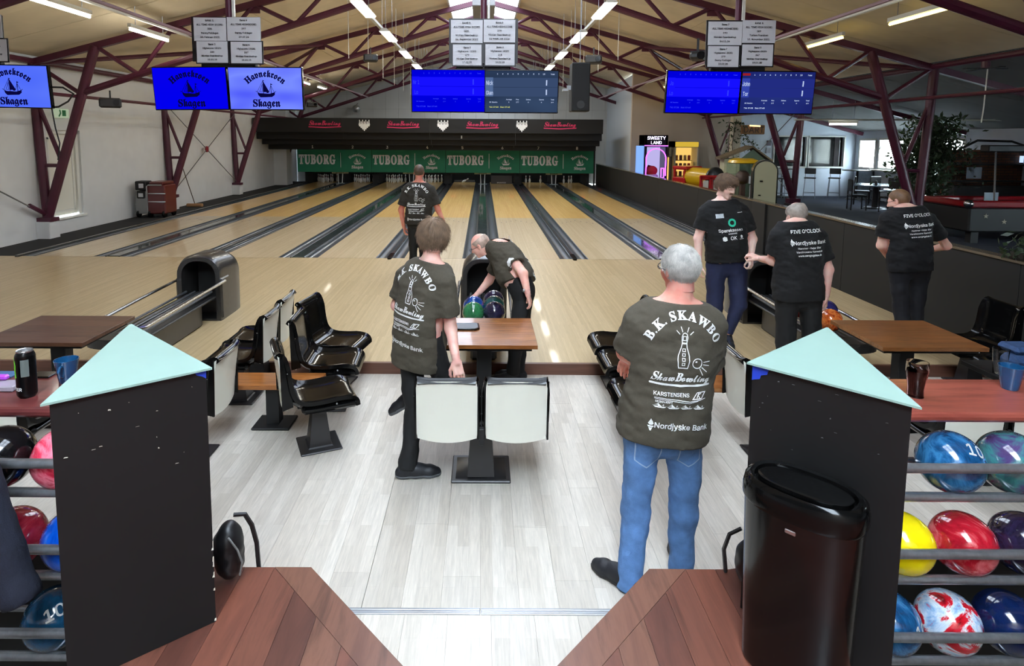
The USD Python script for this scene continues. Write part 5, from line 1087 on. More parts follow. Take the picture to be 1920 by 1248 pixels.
part(am, 'back_light', bx(-.34, .34, .28, .3, .72, zt - .45), glow('case_lilac', (190, 180, 235), 1.0))
part(am, 'toy', [noisy(mv(trimesh.creation.icosphere(3, 1).apply_scale((.24, .14, .18)), -.08, -.1, 1.0), .03, 6), mv(hull([(-.3, -.1, .95), (-.2, -.1, 1.2), (.02, -.1, 1.15), (-.1, .05, .9)]), 0, 0, .02)], plain('toy_red', (210, 40, 44), .6))
part(am, 'toy_base', noisy(mv(trimesh.creation.icosphere(3, 1).apply_scale((.26, .15, .1)), -.08, -.1, .8), .02, 6), plain('toy_white', (222, 210, 222), .7))
part(am, 'control_box', bx(-.1, .3, -.55, -.38, .62, .72, .02), darkgrey)
p1 = at(1279, 300, 12.3); zt = at(1279, 265, 11.9)[2]; w = 0.9
vm = thing('vending_machine', 'yellow lit snack vending machine beside the claw machine', 'vending machine', (p1[0], 12.2, 0))
part(vm, 'cabinet', [bx(-w / 2, -w / 2 + .05, -.38, .38, 0, zt), bx(w / 2 - .05, w / 2, -.38, .38, 0, zt), bx(-w / 2, w / 2, .3, .38, 0, zt), bx(-w / 2, w / 2, -.38, .38, 0, .45), bx(-w / 2, w / 2, -.38, .38, zt - .22, zt)], plain('vending_grey', (190, 186, 170), .4))
part(vm, 'header', bx(-w / 2 + .02, w / 2 - .02, -.4, -.375, zt - .2, zt - .02), warmy)
part(vm, 'back_light', bx(-w / 2 + .05, w / 2 - .05, .28, .3, .46, zt - .24), warm)
for z in (.5, .8, 1.1, 1.4): part(vm, 'shelf', bx(-w / 2 + .05, w / 2 - .2, -.3, .28, z - .02, z), plain('shelf_yellow', (200, 170, 90), .5) if z == .5 else MATS['shelf_yellow'])
k = 0
for z in (.5, .8, 1.1, 1.4):
    for x in (-.33, -.17, -.01, .14):
        k += 1
        if z + .2 < zt - .25: part(vm, 'snack_bag', mv(bx(-.055, .055, -.03, .03, 0, .19, .02), x, -.25, z), plain('snack_%d' % k, [(176, 70, 40), (190, 120, 60), (120, 60, 50), (200, 150, 90)][k % 4], .5))
part(vm, 'coin_panel', bx(w / 2 - .19, w / 2 - .06, -.39, -.37, .6, 1.35), plain('coin_panel', (206, 176, 110), .4))
p2 = at(1252, 300, 12.3)
am2 = thing('arcade_cabinet', 'narrow grey cabinet with lit shelf side between claw and snack machine', 'arcade machine', (p2[0] - .04, 12.3, 0))
part(am2, 'cabinet', bx(-.18, .12, -.2, .3, 0, 1.55, .01), plain('cab_grey', (150, 150, 156), .4)); part(am2, 'lit_side', bx(-.16, 0.02, -.215, -.2, .6, 1.5), warm)
# ride-on train
p = at(1303, 340, 5.6); p = p + np.array([.45, 0, 0])
tr_ = thing('train_ride', 'red and yellow toy train ride behind the partition', 'toy ride', (p[0], 5.6, 0), .35)
redp = plain('toy_paint_red', (170, 26, 30), .3, coat=.4); yel = plain('toy_paint_yellow', (206, 164, 22), .3, coat=.4)
part(tr_, 'chassis', bx(-.36, .36, -.3, .9, .25, .62, .03), redp)
part(tr_, 'boiler', rot(lathe([(.001, 0), (.27, 0), (.28, .02), (.28, .9), (.001, .9)], 28), -math.pi / 2, (1, 0, 0)).apply_translation((0, -.1, 1.12)), yel)
part(tr_, 'front_disc', rot(lathe([(.001, 0), (.3, 0), (.3, .06), (.22, .1), (.001, .1)], 28), math.pi / 2, (1, 0, 0)).apply_translation((0, -.1, 1.14)), darkgrey)
part(tr_, 'front_column', [bx(-.1, .16, -.36, -.28, .5, 1.0, .02)], yel); part(tr_, 'side_block', [bx(-.42, -.16, -.34, -.1, .4, 1.05, .04), bx(.18, .42, -.34, .1, .3, .95, .04)], redp)
part(tr_, 'cab', [bx(-.3, .3, .75, 1.3, .6, 1.1, .02), bx(-.3, .3, .72, 1.32, 1.32, 1.42, .03)] + [bx(x, x + .05, y, y + .05, 1.1, 1.33) for x in (-.28, .23) for y in (.78, 1.22)], redp)
p = at(1336, 345, 5.0)
ch_ = thing('toy_chair', 'red slatted toy seat between train ride and playhouse', 'toy seat', (p[0], 5.1, 0))
part(ch_, 'frame', [bx(-.3, .3, 0, .06, 1.12, 1.24, .02), bx(-.3, -.22, 0, .06, .3, 1.2, .02), bx(.22, .3, 0, .06, .3, 1.2, .02), bx(-.04, .06, 0, .06, .4, 1.2, .02), bx(-.3, .3, -.3, .06, .3, .4, .02)], redp)
part(ch_, 'seat_back', [bx(-.2, -.06, .02, .05, .5, 1.1, .01), bx(.08, .2, .02, .05, .5, 1.1, .01)], white)
# playhouse
p = at(1388, 320, 6.4)
ph = thing('playhouse', 'small cream and green playhouse with a pitched roof', 'playhouse', (p[0], 6.4, 0), -.25)
crm = plain('house_cream', (196, 196, 160), .6); hgr = plain('house_green', (84, 104, 84), .6)
zr = at(1388, 276, 6.4)[2]; ze = at(1350, 297, 6.4)[2]
part(ph, 'wall', bx(-.5, .5, -.5, .5, 0, ze), crm)
part(ph, 'gable', front(ext(Polygon([(-.1, 0), (.54, 0), (.54, ze), (.22, zr - .05), (-.1, ze)]), .06), 0, -.5, 0), hgr)
part(ph, 'roof_slope', [hull([(a, y, b + h) for a, b in ((-.62, ze - .03), (.2, zr)) for y in (-.62, .6) for h in (0, .05)]), hull([(a, y, b + h) for a, b in ((.72, ze - .06), (.2, zr)) for y in (-.62, .6) for h in (0, .05)])], plain('house_roof', (112, 98, 74), .7, var=.1, scale=12))
part(ph, 'door_panel', front(ext(sbox(-.42, .2, -.16, 1.25), .02), 0, -.51, 0), plain('house_door', (168, 170, 140), .6))
# candy machine
p = at(1392, 345, 3.3)
cd = thing('candy_machine', 'clear candy machine with a yellow lid behind the young man', 'candy machine', (p[0], 3.3, 0))
zl = at(1392, 303, 3.3)[2]
part(cd, 'lid', loft([oval(.3, .3, zl - .04), oval(.33, .33, zl - .02), oval(.3, .3, zl + .04), oval(.2, .2, zl + .08)]), yel, 40)
part(cd, 'case', [bx(a, a + .02, -.27, .27, .75, zl - .04) for a in (-.28, .26)] + [bx(-.28, .28, y, y + .02, .75, zl - .04) for y in (-.28, .26)], glassm)
part(cd, 'base', bx(-.3, .3, -.3, .3, 0, .75, .03), yel)
part(cd, 'mechanism', [noisy(mv(trimesh.creation.icosphere(3, .17), .0, 0, 1.3), .02, 8), bx(-.05, .05, -.05, .05, .75, 1.2)], plain('candy_brown', (92, 66, 58), .4))
part(cd, 'notice', [bx(.05, .25, -.3, -.285, .85, 1.15), bx(.02, .24, -.3, -.285, 1.18, 1.35)], paper)
# round-topped cabinet
p = at(1434, 345, 2.2); zc = at(1434, 300, 2.1)[2]
ac = thing('arched_cabinet', 'round topped cream and dark green cabinet behind the partition', 'cabinet', (p[0], 2.2, 0), -.3)
ar = Polygon(arch(.5, zc, .25, 10))
part(ac, 'shell', front(ext(ar, .34), 0, .3, 0), plain('cab_green', (28, 38, 34), .25, coat=.4))
part(ac, 'face', front(ext(Polygon(arch(.44, zc - .03, .22, 10)), .02), 0, -.04, 0), plain('cab_cream', (168, 166, 136), .6))
part(ac, 'handle', [bx(-.11, -.05, -.075, -.06, 1.28, 1.31, .004), bx(-.13, -.08, -.075, -.06, .98, 1.0, .004)], black)

# DART sign, column with ivy, notices
p = at(1412, 243, 10.5)
dz = thing('dart_sign', 'brown wooden sign reading DART hung above the playhouse', 'sign', p)
part(dz, 'board', bx(-.42, .42, 0, .05, -.16, .16, .03), plain('sign_brown', (138, 96, 52), .6, var=.3, scale=6)); part(dz, 'lettering', front(txt('DART', .2), 0.03, -.004, -.1), arrowm, False)
part(dz, 'picture_lamp', tube([(-.15, -.06, .14), (.22, -.06, .12)], .03, 8), glow('sign_lamp', (255, 220, 160), 1.5))
leaf_m = material('leaf_green', {'p': ('principled_bsdf', {'base_color': lin((46, 62, 44)), 'roughness': .4}), 't': ('translucent_bsdf', {'color': lin((70, 100, 50))}), 'x': ('mix_closure', {'fac': .25})}, [('p.BSDF', 'x.closure1'), ('t.BSDF', 'x.closure2')], 'x.closure')
def leaves(centres, n, size, seed, ztop=2.8):
    r = np.random.default_rng(seed); c = np.asarray(centres)[r.integers(0, len(centres), n)]; q = c[:, :3] + r.normal(0, 1, (n, 3)) * c[:, 3:4] * .5
    q[:, 2] = np.clip(q[:, 2], .04, ztop); d = r.normal(0, 1, (n, 3)); d[:, 2] -= .6; d /= np.linalg.norm(d, axis=1, keepdims=True); s = np.cross(d, r.normal(0, 1, (n, 3))); s /= np.linalg.norm(s, axis=1, keepdims=True)
    L = size * r.uniform(.6, 1.3, (n, 1)); v = np.stack([q, q + d * L * .5 + s * L * .2, q + d * L, q + d * L * .5 - s * L * .2], 1).reshape(-1, 3)
    f = np.arange(n)[:, None] * 4 + np.array([[0, 1, 2, 0, 2, 3]]); return tm(v, f.reshape(-1, 3))
p = at(1372, 280, 10.9)
col = thing('white_column', 'pale boxed column wound with ivy beside the DART sign', 'column', (p[0] + .1, 10.9, 0))
part(col, 'shaft', bx(-.14, .14, -.14, .14, 0, 3.6), plain('column_cream', (212, 206, 186), .7))
iv = thing('ivy', 'thin ivy climbing the pale column beside the DART sign', 'plant', (p[0], 10.7, 0))
part(iv, 'vine', tube([(0, 0, .1), (.05, -.02, 1.2), (-.08, 0, 2), (.04, 0, 2.9)], .012, 5), arrowm)
part(iv, 'foliage', leaves([(0, 0, 2.9, .35), (-.05, 0, 2.5, .3), (.25, 0, 2.3, .3), (.5, -.1, 2.0, .35), (0, 0, 1.8, .3)], 260, .12, 2), leaf_m, False, kind='stuff')
for i, (px, py) in enumerate(((1442, 268), (1441, 282))):
    q = at(px, py, 12.76); solo('notice', bx(q[0] - .08, q[0] + .08, 12.76, 12.79, q[2] - .1, q[2] + .1), plain('notice_%d' % i, [(96, 84, 96), (150, 150, 160)][i], .6), ('dark upper' if i == 0 else 'pale lower') + ' notice on the white wall left of the dark windows', 'notice')
q = at(1622, 248, 12.75); solo('exit_sign', bx(q[0] - .16, q[0] + .16, 12.72, 12.76, q[2] - .1, q[2] + .1), plain('exit_sign_green', (40, 74, 66), .5), 'small green exit sign above the outer door', 'exit sign')

# bar stools, tables and chairs
legm = plain('stool_leg', (150, 156, 166), .3, .8); seatd = plain('stool_seat', (44, 44, 50), .4); dkc = plain('chair_dark', (20, 19, 21), .4); teal = plain('table_top_cool', (150, 176, 196), .16, coat=.6)
def stool(x, y, rz, label):
    t = thing('bar_stool', label, 'bar stool', (x, y, 0), rz)
    for a, b in ((-1, -1), (-1, 1), (1, -1), (1, 1)): part(t, 'leg', tube([(a * .2, b * .2, 0), (a * .16, b * .16, .74)], .012, 6), legm)
    part(t, 'footrest', [tube([(-.19, b * .19, .2), (.19, b * .19, .2)], .009, 5) for b in (-1, 1)] + [tube([(a * .19, -.19, .2), (a * .19, .19, .2)], .009, 5) for a in (-1, 1)], legm)
    part(t, 'seat', bx(-.2, .2, -.2, .2, .74, .78, .015), seatd); part(t, 'backrest', bx(-.19, .19, .18, .21, .9, 1.12, .012), seatd)
    part(t, 'back_post', [tube([(a * .16, .18, .76), (a * .16, .2, 1.0)], .011, 6) for a in (-1, 1)], legm)
stool(at(1518, 345, 12.0)[0], 12.0, -.5, 'tall bar stool under the left dark window'); stool(at(1564, 345, 12.0)[0], 12.0, -.6, 'tall bar stool under the right dark window'); stool(at(1469, 345, 11.6)[0], 11.6, .5, 'tall bar stool partly hidden behind the V column')
def cafe(x, y, label, h, r, m):
    t = thing('cafe_table', label, 'table', (x, y, 0)); part(t, 'top', lathe([(.001, h), (r, h), (r, h + .03), (.001, h + .03)], 32), m); part(t, 'post', tube([(0, 0, 0), (0, 0, h)], .09 if h < 1 else .04, 10), dkc); part(t, 'foot', lathe([(.001, 0), (.36, 0), (.3, .04), (.001, .05)], 24), dkc)
cafe(at(1606, 345, 11.6)[0], 11.6, 'tall standing table by the outer door', 1.06, .5, dkc); cafe(at(1466, 345, 12.3)[0], 12.3, 'tall standing table behind the V column', 1.06, .4, dkc)
cafe(at(1642, 360, 8.6)[0], 8.6, 'dark dining table with a pale shining top', .74, .72, teal); cafe(at(1690, 365, 6.6)[0], 6.5, 'dining table with shining top partly behind the V column', .74, .5, teal)
def dchair(x, y, rz, label):
    t = thing('dining_chair', label, 'dining chair', (x, y, 0), rz)
    for a, b, h in ((-1, -1, .44), (1, -1, .44), (-1, 1, .92), (1, 1, .92)): part(t, 'leg', tube([(a * .21, b * .21, 0), (a * .2, b * .2, h)], .02, 6), dkc)
    part(t, 'seat', bx(-.23, .23, -.23, .22, .43, .48, .015), dkc); part(t, 'backrest', bx(-.22, .22, .18, .22, .58, .95, .02), dkc)
for px, y, rz, l in ((1608, 8.2, 1.3, 'black dining chair left of the shining table'), (1650, 9.9, .2, 'black dining chair behind the shining table'), (1672, 7.5, -1.2, 'black dining chair right of the shining table'), (1680, 9.0, -.6, 'black dining chair by the leaning column'), (1616, 9.8, 1.0, 'black dining chair farther left behind the shining table')):
    dchair(at(px, 350, y)[0], y, rz, l)
q = at(1643, 338, 8.4); t = thing('salt_shaker', 'small dark shaker on the shining dining table', 'shaker', (q[0], 8.4, .771)); part(t, 'body', lathe([(.001, 0), (.035, 0), (.04, .1), (.02, .14), (.001, .15)], 14), dkc)
# tall plant
pc = at(1742, 330, 4.4); PX = pc[0]
pl_ = thing('potted_tree', 'tall dark leafy plant beside the near right V column', 'plant', (PX, 4.4, 0), scale=(1.08, 1.08, 1.06))
part(pl_, 'pot', lathe([(.001, 0), (.2, 0), (.27, .4), (.25, .4), (.2, .35), (.001, .35)], 24), plain('pot_brown', (92, 72, 54), .6))
part(pl_, 'trunk', [tube([(0, 0, .3), (.05, 0, 1.0), (-.06, .05, 1.8), (.1, 0, 2.5)], [.03, .025, .02, .01], 8), tube([(.03, 0, .6), (-.2, 0, 1.3), (-.3, .1, 1.9)], .015, 6), tube([(0, 0, .9), (.3, -.1, 1.6), (.4, 0, 2.1)], .014, 6)], arrowm)
part(pl_, 'foliage', leaves([(0.05, 0, 2.35, .45), (.15, 0, 2.1, .5), (-.2, .1, 1.9, .5), (.2, 0, 1.8, .45), (-.1, -.1, 1.5, .55), (-.3, 0, 1.2, .45), (.1, 0, 1.1, .5), (-.2, 0, .8, .4), (-.15, -.1, .5, .3), (-.2, 0, .2, .3), (-.35, 0, 1.6, .4), (-.1, 0, 2.0, .5)], 5200, .13, 4, 2.62), leaf_m, False, kind='stuff')
# games table with red rim, back bar
p = at(1850, 370, 2.6)
gt = thing('games_table', 'black games table with a glossy red rim at the right edge', 'games table', (11.6, 2.6, 0))
part(gt, 'body', bx(-1.25, 1.5, -.7, .7, .25, .78, .03), plain('games_black', (9, 9, 10), .6)); part(gt, 'red_rim', [bx(-1.35, 1.6, -.78, -.66, .78, .93, .03), bx(-1.35, 1.6, .66, .78, .78, .9, .03), bx(-1.35, -1.22, -.78, .78, .78, .92, .03), bx(1.47, 1.6, -.78, .78, .78, .92, .03)], plain('rim_red', (128, 12, 20), .2, coat=.4))
part(gt, 'playfield', bx(-1.25, 1.5, -.68, .68, .76, .8), plain('playfield', (30, 38, 60), .2)); part(gt, 'leg', [bx(a, a + .16, b, b + .16, 0, .3) for a in (-1.1, 1.2) for b in (-.6, .45)], blackm)
part(gt, 'corner_cap', mv(sphere((0, 0, 0), .09, 2), -1.3, -.72, .86), chrome)
part(gt, 'star_print', [front(ext(Polygon([(r_ * math.sin(k * math.pi / 5), r_ * math.cos(k * math.pi / 5)) for k in range(10) for r_ in (((.06, .025)[k % 2]),)]), .004), x, -.705, z) for x, z in ((-.9, .6), (-.5, .48), (.1, .62), (.5, .5), (.9, .55))], plain('star_beige', (150, 140, 120), .6))
part(gt, 'lamp_frame', [tube([(-.75, -.7, .9), (-.3, -.1, 2.0)], .02, 6), tube([(1.0, -.7, .9), (.7, -.1, 2.0)], .02, 6)], steel)
part(gt, 'score_box', [bx(-.5, .9, -.15, .1, 1.95, 2.1, .02)], blackm)
bb = thing('back_bar', 'dark brick faced bar wall with bottles shelf at the right edge', 'bar', (13.6, 5.4, 0))
part(bb, 'brick_face', bx(-1.2, 1.0, 0, .2, 0, 1.95), material('dark_brick', {'g': ('geometry', {}), 's': ('separate_xyz', {}), 'c': ('combine_xyz', {}), 't': ('brick_texture', {'scale': 1.0, 'color1': lin((110, 66, 38)), 'color2': lin((74, 46, 32)), 'mortar': lin((48, 42, 36)), 'brick_width': .23, 'row_height': .07, 'mortar_size': .008}), 'p': ('principled_bsdf', {'roughness': .8})}, [('g.position', 's.vector'), ('s.x', 'c.x'), ('s.z', 'c.y'), ('c.vector', 't.vector'), ('t.color', 'p.base_color')]))
part(bb, 'shelf', [bx(-1.2, 1.0, -.25, 0, z, z + .04) for z in (1.1, 1.55)] + [bx(-1.2, 1.0, -.4, 0, 0, 1.0)], blackm)
part(bb, 'small_lamp', bx(.75, .82, -.1, -.05, 1.62, 1.8), glow('bar_lamp', (190, 215, 255), 1.2))
part(bb, 'canopy', [tube([(-1.1, -.3, 1.95), (-.7, -.4, 2.2), (.2, -.4, 2.18), (.9, -.3, 1.98)], .03, 6)], blackm)
for i, (px, py, y) in enumerate(((1819, 324, 5.0), (1833, 324, 5.0), (1859, 357, 2.9))):
    q = at(px, py, y); solo('menu_card', bx(q[0] - .1, q[0] + .1, y - .01, y, q[2] - .15, q[2] + .15) if i < 2 else bx(q[0] - .16, q[0] + .16, y - .01, y, .801, 1.02), plain('card_%d' % i, [(130, 138, 150), (150, 160, 172), (120, 132, 140)][i], .5), ['left standing card on the dark bar behind the games table', 'right standing card on the dark bar behind the games table', 'grey card lying behind the red rim of the games table'][i], 'card')
fan = thing('ceiling_fan', 'purple ceiling stem with flat dark blades at the upper right', 'ceiling fan', (at(1848, 125, 0.5)[0], .5, 0))
zf = at(1848, 128, .5)[2]
part(fan, 'stem', tube([(0, 0, zf), (0, 0, roofz(10.2))], .07, 10), purple); part(fan, 'blade', [bx(-.38, .38, -.06, .06, zf - .015, zf, .004), bx(-.06, .06, -.38, .38, zf - .02, zf - .005, .004)], blackm)
part(fan, 'cord', tube([(0, -.05, zf), (-.01, -.05, zf - .7), (-.03, -.05, zf - 1.0)], .012, 6), lampm)
fern = thing('potted_fern', 'small light green plant on the partition end at the right edge', 'plant', (at(1912, 440, -5.0)[0], -5.0, 1.033))
part(fern, 'foliage', leaves([(.05, 0, .12, .16), (0, 0, .05, .14)], 90, .09, 8), leaf_m, False, kind='stuff'); part(fern, 'pot', lathe([(.001, 0), (.05, 0), (.06, .07), (.001, .06)], 14), plain('pot_dark', (50, 44, 38), .6))

# ---------------------------------------------------------------- figure builder: smooth distance fields turned into one surface each
def unit(v): v = np.asarray(v, float); return v / (np.linalg.norm(v) + 1e-12)
class Vol:
    def __init__(s, lo, hi, h):
        s.lo, s.h = np.asarray(lo, float), h; s.n = np.ceil((np.asarray(hi) - s.lo) / h).astype(int) + 1
        s.D = np.full(s.n, 0.5, np.float32)
    def sub(s, lo, hi):
        a = np.maximum(0, np.floor((np.asarray(lo) - s.lo) / s.h).astype(int)); b = np.minimum(s.n, np.ceil((np.asarray(hi) - s.lo) / s.h).astype(int) + 1)
        if (b <= a).any(): return None, None
        g = np.meshgrid(*[(s.lo[i] + s.h * np.arange(a[i], b[i])).astype(np.float32) for i in range(3)], indexing='ij')
        return tuple(slice(a[i], b[i]) for i in range(3)), np.stack(g, -1)
    def put(s, f, lo, hi, k):
        m = k + 0.05; sl, P = s.sub(np.asarray(lo) - m, np.asarray(hi) + m)
        if sl is None: return
        d = f(P).astype(np.float32); o = s.D[sl]; hh = np.maximum(k - np.abs(o - d), 0) / k if k > 0 else 0
        s.D[sl] = np.minimum(o, d) - (hh * hh * k * .25 if k > 0 else 0)
    def cone(s, a, b, ra, rb, k=.03):
        a, b = np.asarray(a, float), np.asarray(b, float); r = max(ra, rb); ab = b - a; L = ab @ ab + 1e-12
        def f(P):
            t = np.clip(((P - a) @ ab) / L, 0, 1); return np.linalg.norm(P - a - t[..., None] * ab, axis=-1) - (ra + (rb - ra) * t)
        s.put(f, np.minimum(a, b) - r, np.maximum(a, b) + r, k)
    def ell(s, c, R, r, k=.02):
        c, r, R = np.asarray(c, float), np.asarray(r, float), np.asarray(R, float); m = r.max()
        def f(P):
            q = (P - c) @ R.T; k0 = np.linalg.norm(q / r, axis=-1); k1 = np.linalg.norm(q / (r * r), axis=-1) + 1e-9; return k0 * (k0 - 1) / k1
        s.put(f, c - m, c + m, k)
    def cut(s, p, n):
        """Removes what lies beyond the plane through p with outward normal n."""
        g = [s.lo[i] + s.h * np.arange(s.n[i]) for i in range(3)]; n = unit(n)
        d = (g[0] - p[0])[:, None, None] * n[0] + (g[1] - p[1])[None, :, None] * n[1] + (g[2] - p[2])[None, None, :] * n[2]
        s.D = np.maximum(s.D, d.astype(np.float32))
    def wrinkle(s, amp, fr, seed):
        i = np.nonzero(np.abs(s.D) < .035); P = s.lo + s.h * np.stack(i, -1); s.D[i] += amp * 2 * (fbm(P * np.asarray(fr), 3, seed) - .5)
    def mesh(s):
        D = s.D; S = D < 0; n = s.n
        c = np.zeros(n - 1, int)
        for i, j, k in np.ndindex(2, 2, 2): c += S[i:n[0] - 1 + i, j:n[1] - 1 + j, k:n[2] - 1 + k]
        act = (c > 0) & (c < 8); ids = np.argwhere(act); idx = np.full(n - 1, -1); idx[act] = np.arange(len(ids))
        acc = np.zeros((len(ids), 3)); cnt = np.zeros(len(ids))
        for ax in range(3):
            o = [0, 1, 2]; o.remove(ax)
            for u, v in np.ndindex(2, 2):
                off = np.zeros(3, int); off[o[0]], off[o[1]] = u, v; e = off.copy(); e[ax] = 1
                A, B = ids + off, ids + e; da, db = D[tuple(A.T)], D[tuple(B.T)]; m = (da < 0) != (db < 0)
                t = np.where(m, da / np.where(m, da - db, 1), 0); p = A.astype(float); p[:, ax] += t; acc[m] += p[m]; cnt[m] += 1
        V = s.lo + s.h * acc / cnt[:, None]; F = []
        for ax in range(3):
            o = [(ax + 1) % 3, (ax + 2) % 3]; sh = [slice(None)] * 3; sh[ax] = slice(0, n[ax] - 1); s2 = [slice(None)] * 3; s2[ax] = slice(1, n[ax])
            x = S[tuple(sh)] != S[tuple(s2)]; q = np.argwhere(x); q = q[(q[:, o[0]] > 0) & (q[:, o[1]] > 0) & (q[:, o[0]] < n[o[0]] - 1) & (q[:, o[1]] < n[o[1]] - 1)]
            ins = S[tuple(q.T)]; e0, e1 = np.zeros(3, int), np.zeros(3, int); e0[o[0]] = 1; e1[o[1]] = 1
            a, b, cc, d = (idx[tuple((q - w).T)] for w in (e0 + e1, e1, 0 * e0, e0))
            Q = np.stack([a, b, cc, d], 1); Q[~ins] = Q[~ins][:, ::-1]; F.append(Q)
        F = np.vstack(F); return tm(V, np.vstack([F[:, [0, 1, 2]], F[:, [0, 2, 3]]]))
def union(ms):
    try:
        r = man(ms[0])
        for m in ms[1:]: r = r + man(m)
        q = mtri(r)
        if len(q.faces) > 100: return q
    except Exception: pass
    return cat(ms)
def frame(f, u):
    f = unit(f); r = unit(np.cross(f, u)); return np.array([r, f, np.cross(r, f)])       # rows: right, forward, up
def hand(w, d, n, thumb, curl=.5, spread=0.0, sc=1.0):
    """A five-fingered hand: wrist w, finger direction d, back-of-hand normal n, thumb = +1 or -1 for its side."""
    d = unit(d); n = unit(np.asarray(n) - d * np.dot(n, d)); y = np.cross(n, d) * thumb
    V = Vol((-.05, -.09, -.11), (.21, .10, .05), .0042)
    V.cone((-.045, 0, 0), (.01, 0, 0), .027, .026, .01)
    for yy in (-.024, 0, .024): V.cone((.012, yy * .8, -.002), (.082, yy, 0), .0155, .0125, .012)
    for yy, L, z in ((.031, .070, -.001), (.0105, .079, .002), (-.0105, .073, .001), (-.0305, .057, -.003)):
        p = np.array([.085, yy, z]); a = curl * .55; s_ = spread * yy / .03
        for fr, r0, r1, da in ((.45, .0094, .0086, 1.0), (.31, .0086, .0078, .9), (.24, .0078, .0066, .6)):
            q = p + L * fr * np.array([math.cos(a), s_ * .3, -math.sin(a)]); V.cone(p, q, r0, r1, .004); p = q; a += curl * da
    p = np.array([.022, .026, -.006]); q = p + np.array([.028, .022, -.014]); V.cone(p, q, .0145, .0115, .010)
    r = q + np.array([.030, .010 - .012 * curl, -.012 - .012 * curl]); V.cone(q, r, .0108, .0095, .005); t = r + np.array([.022, -.004 - .008 * curl, -.006 - .008 * curl]); V.cone(r, t, .0095, .0075, .004)
    m = V.mesh(); m.vertices = np.asarray(m.vertices) * sc
    return place(m, w, d, y, n)
def strands(parent, roots, normals, crown, L, mat_, n, seed, width=.0012, lift=.25, gravity=(0, 0, -1), sweep=(0, 0, 0), name='hair_strands', clump_=.2):
    r = np.random.default_rng(seed); i = r.integers(0, len(roots), n); p = roots[i] + r.normal(0, .002, (n, 3)); nn = normals[i]
    flow = p - crown; flow -= nn * (flow * nn).sum(1, keepdims=True); flow /= np.linalg.norm(flow, axis=1, keepdims=True) + 1e-9
    clump = r.normal(0, 1, (60, 3)); cl = clump[((p[:, 0] * 90).astype(int) * 7 + (p[:, 2] * 80).astype(int) * 13 + (p[:, 1] * 70).astype(int) * 5) % 60]
    d = flow + np.asarray(sweep) + clump_ * cl + r.normal(0, .09, (n, 3)); d -= nn * np.minimum(0, (d * nn).sum(1, keepdims=True)); d /= np.linalg.norm(d, axis=1, keepdims=True)
    ln = L * r.uniform(.6, 1.15, (n, 1)); pts = [p - nn * .003]
    for k in range(1, 6):
        t = k / 5; pts.append(p + d * ln * t + nn * lift * ln * t * (1.15 - t) + np.asarray(gravity) * ln * .28 * t * t)
    P = np.stack(pts, 1).reshape(-1, 3); c = UsdGeom.BasisCurves.Define(stage, numbered(str(parent.GetPath()) + '/' + name))
    c.CreateTypeAttr('linear'); c.CreateCurveVertexCountsAttr(Vt.IntArray.FromNumpy(np.full(n, 6, np.int32))); c.CreatePointsAttr(Vt.Vec3fArray.FromNumpy(P.astype(np.float32)))
    w = np.tile(np.array([1, 1, 1, .9, .7, .3]) * width, n); c.CreateWidthsAttr(Vt.FloatArray.FromNumpy(w.astype(np.float32))); c.SetWidthsInterpolation('vertex')
    UsdShade.MaterialBindingAPI.Apply(c.GetPrim()).Bind(mat_); return tag(c.GetPrim(), kind='stuff')
PROF = np.array([(0, .160, .100), (.18, .170, .112), (.42, .158, .108), (.66, .176, .116), (.84, .180, .096), (.94, .14, .074), (1, .07, .055)])
def torso(V, P, M, N, s0, s1, add, sc, t0=0.0, t1=1.0, minw=0.0, belly=0.0, fwd=None, k=.035):
    for t in np.linspace(t0, t1, max(4, int((t1 - t0) * 15))):
        tt = min(max(t, 0), 1); c = (1 - t) ** 2 * P + 2 * t * (1 - t) * M + t * t * N if t >= 0 else P + (P - M) * (-t) * 1.6
        sd = unit(s0 * (1 - tt) + s1 * tt); w, r = np.interp(tt, PROF[:, 0], PROF[:, 1]) * sc + add, np.interp(tt, PROF[:, 0], PROF[:, 2]) * sc + add
        w = max(w, minw if tt < .7 else 0); r += (.014 if minw and tt < .45 else 0); b = belly * math.exp(-((tt - .35) / .25) ** 2); r += b * .5
        if fwd is not None: c = c + fwd * b * .6
        V.cone(c - sd * (w - r), c + sd * (w - r), r, r, k)
skinn = [0]
def skin(rgb, red=0.12):
    skinn[0] += 1; c = np.array(rgb, float); r_ = c * np.array([1.04, 1 - red, 1 - red])
    return material('skin_%d' % skinn[0], {'g': ('geometry', {}), 'n': ('noise_texture', {'scale': 16, 'detail': 4}), 'r': ('rgb_ramp', {'ramp': [(.3, lin(r_)), (.7, lin(np.minimum(255, c * 1.04)))]}), 'p': ('principled_bsdf', {'roughness': .48, 'subsurface_weight': .12, 'subsurface_scale': .02, 'specular_ior_level': .35})}, [('g.position', 'n.vector'), ('n.fac', 'r.fac'), ('r.color', 'p.base_color')])
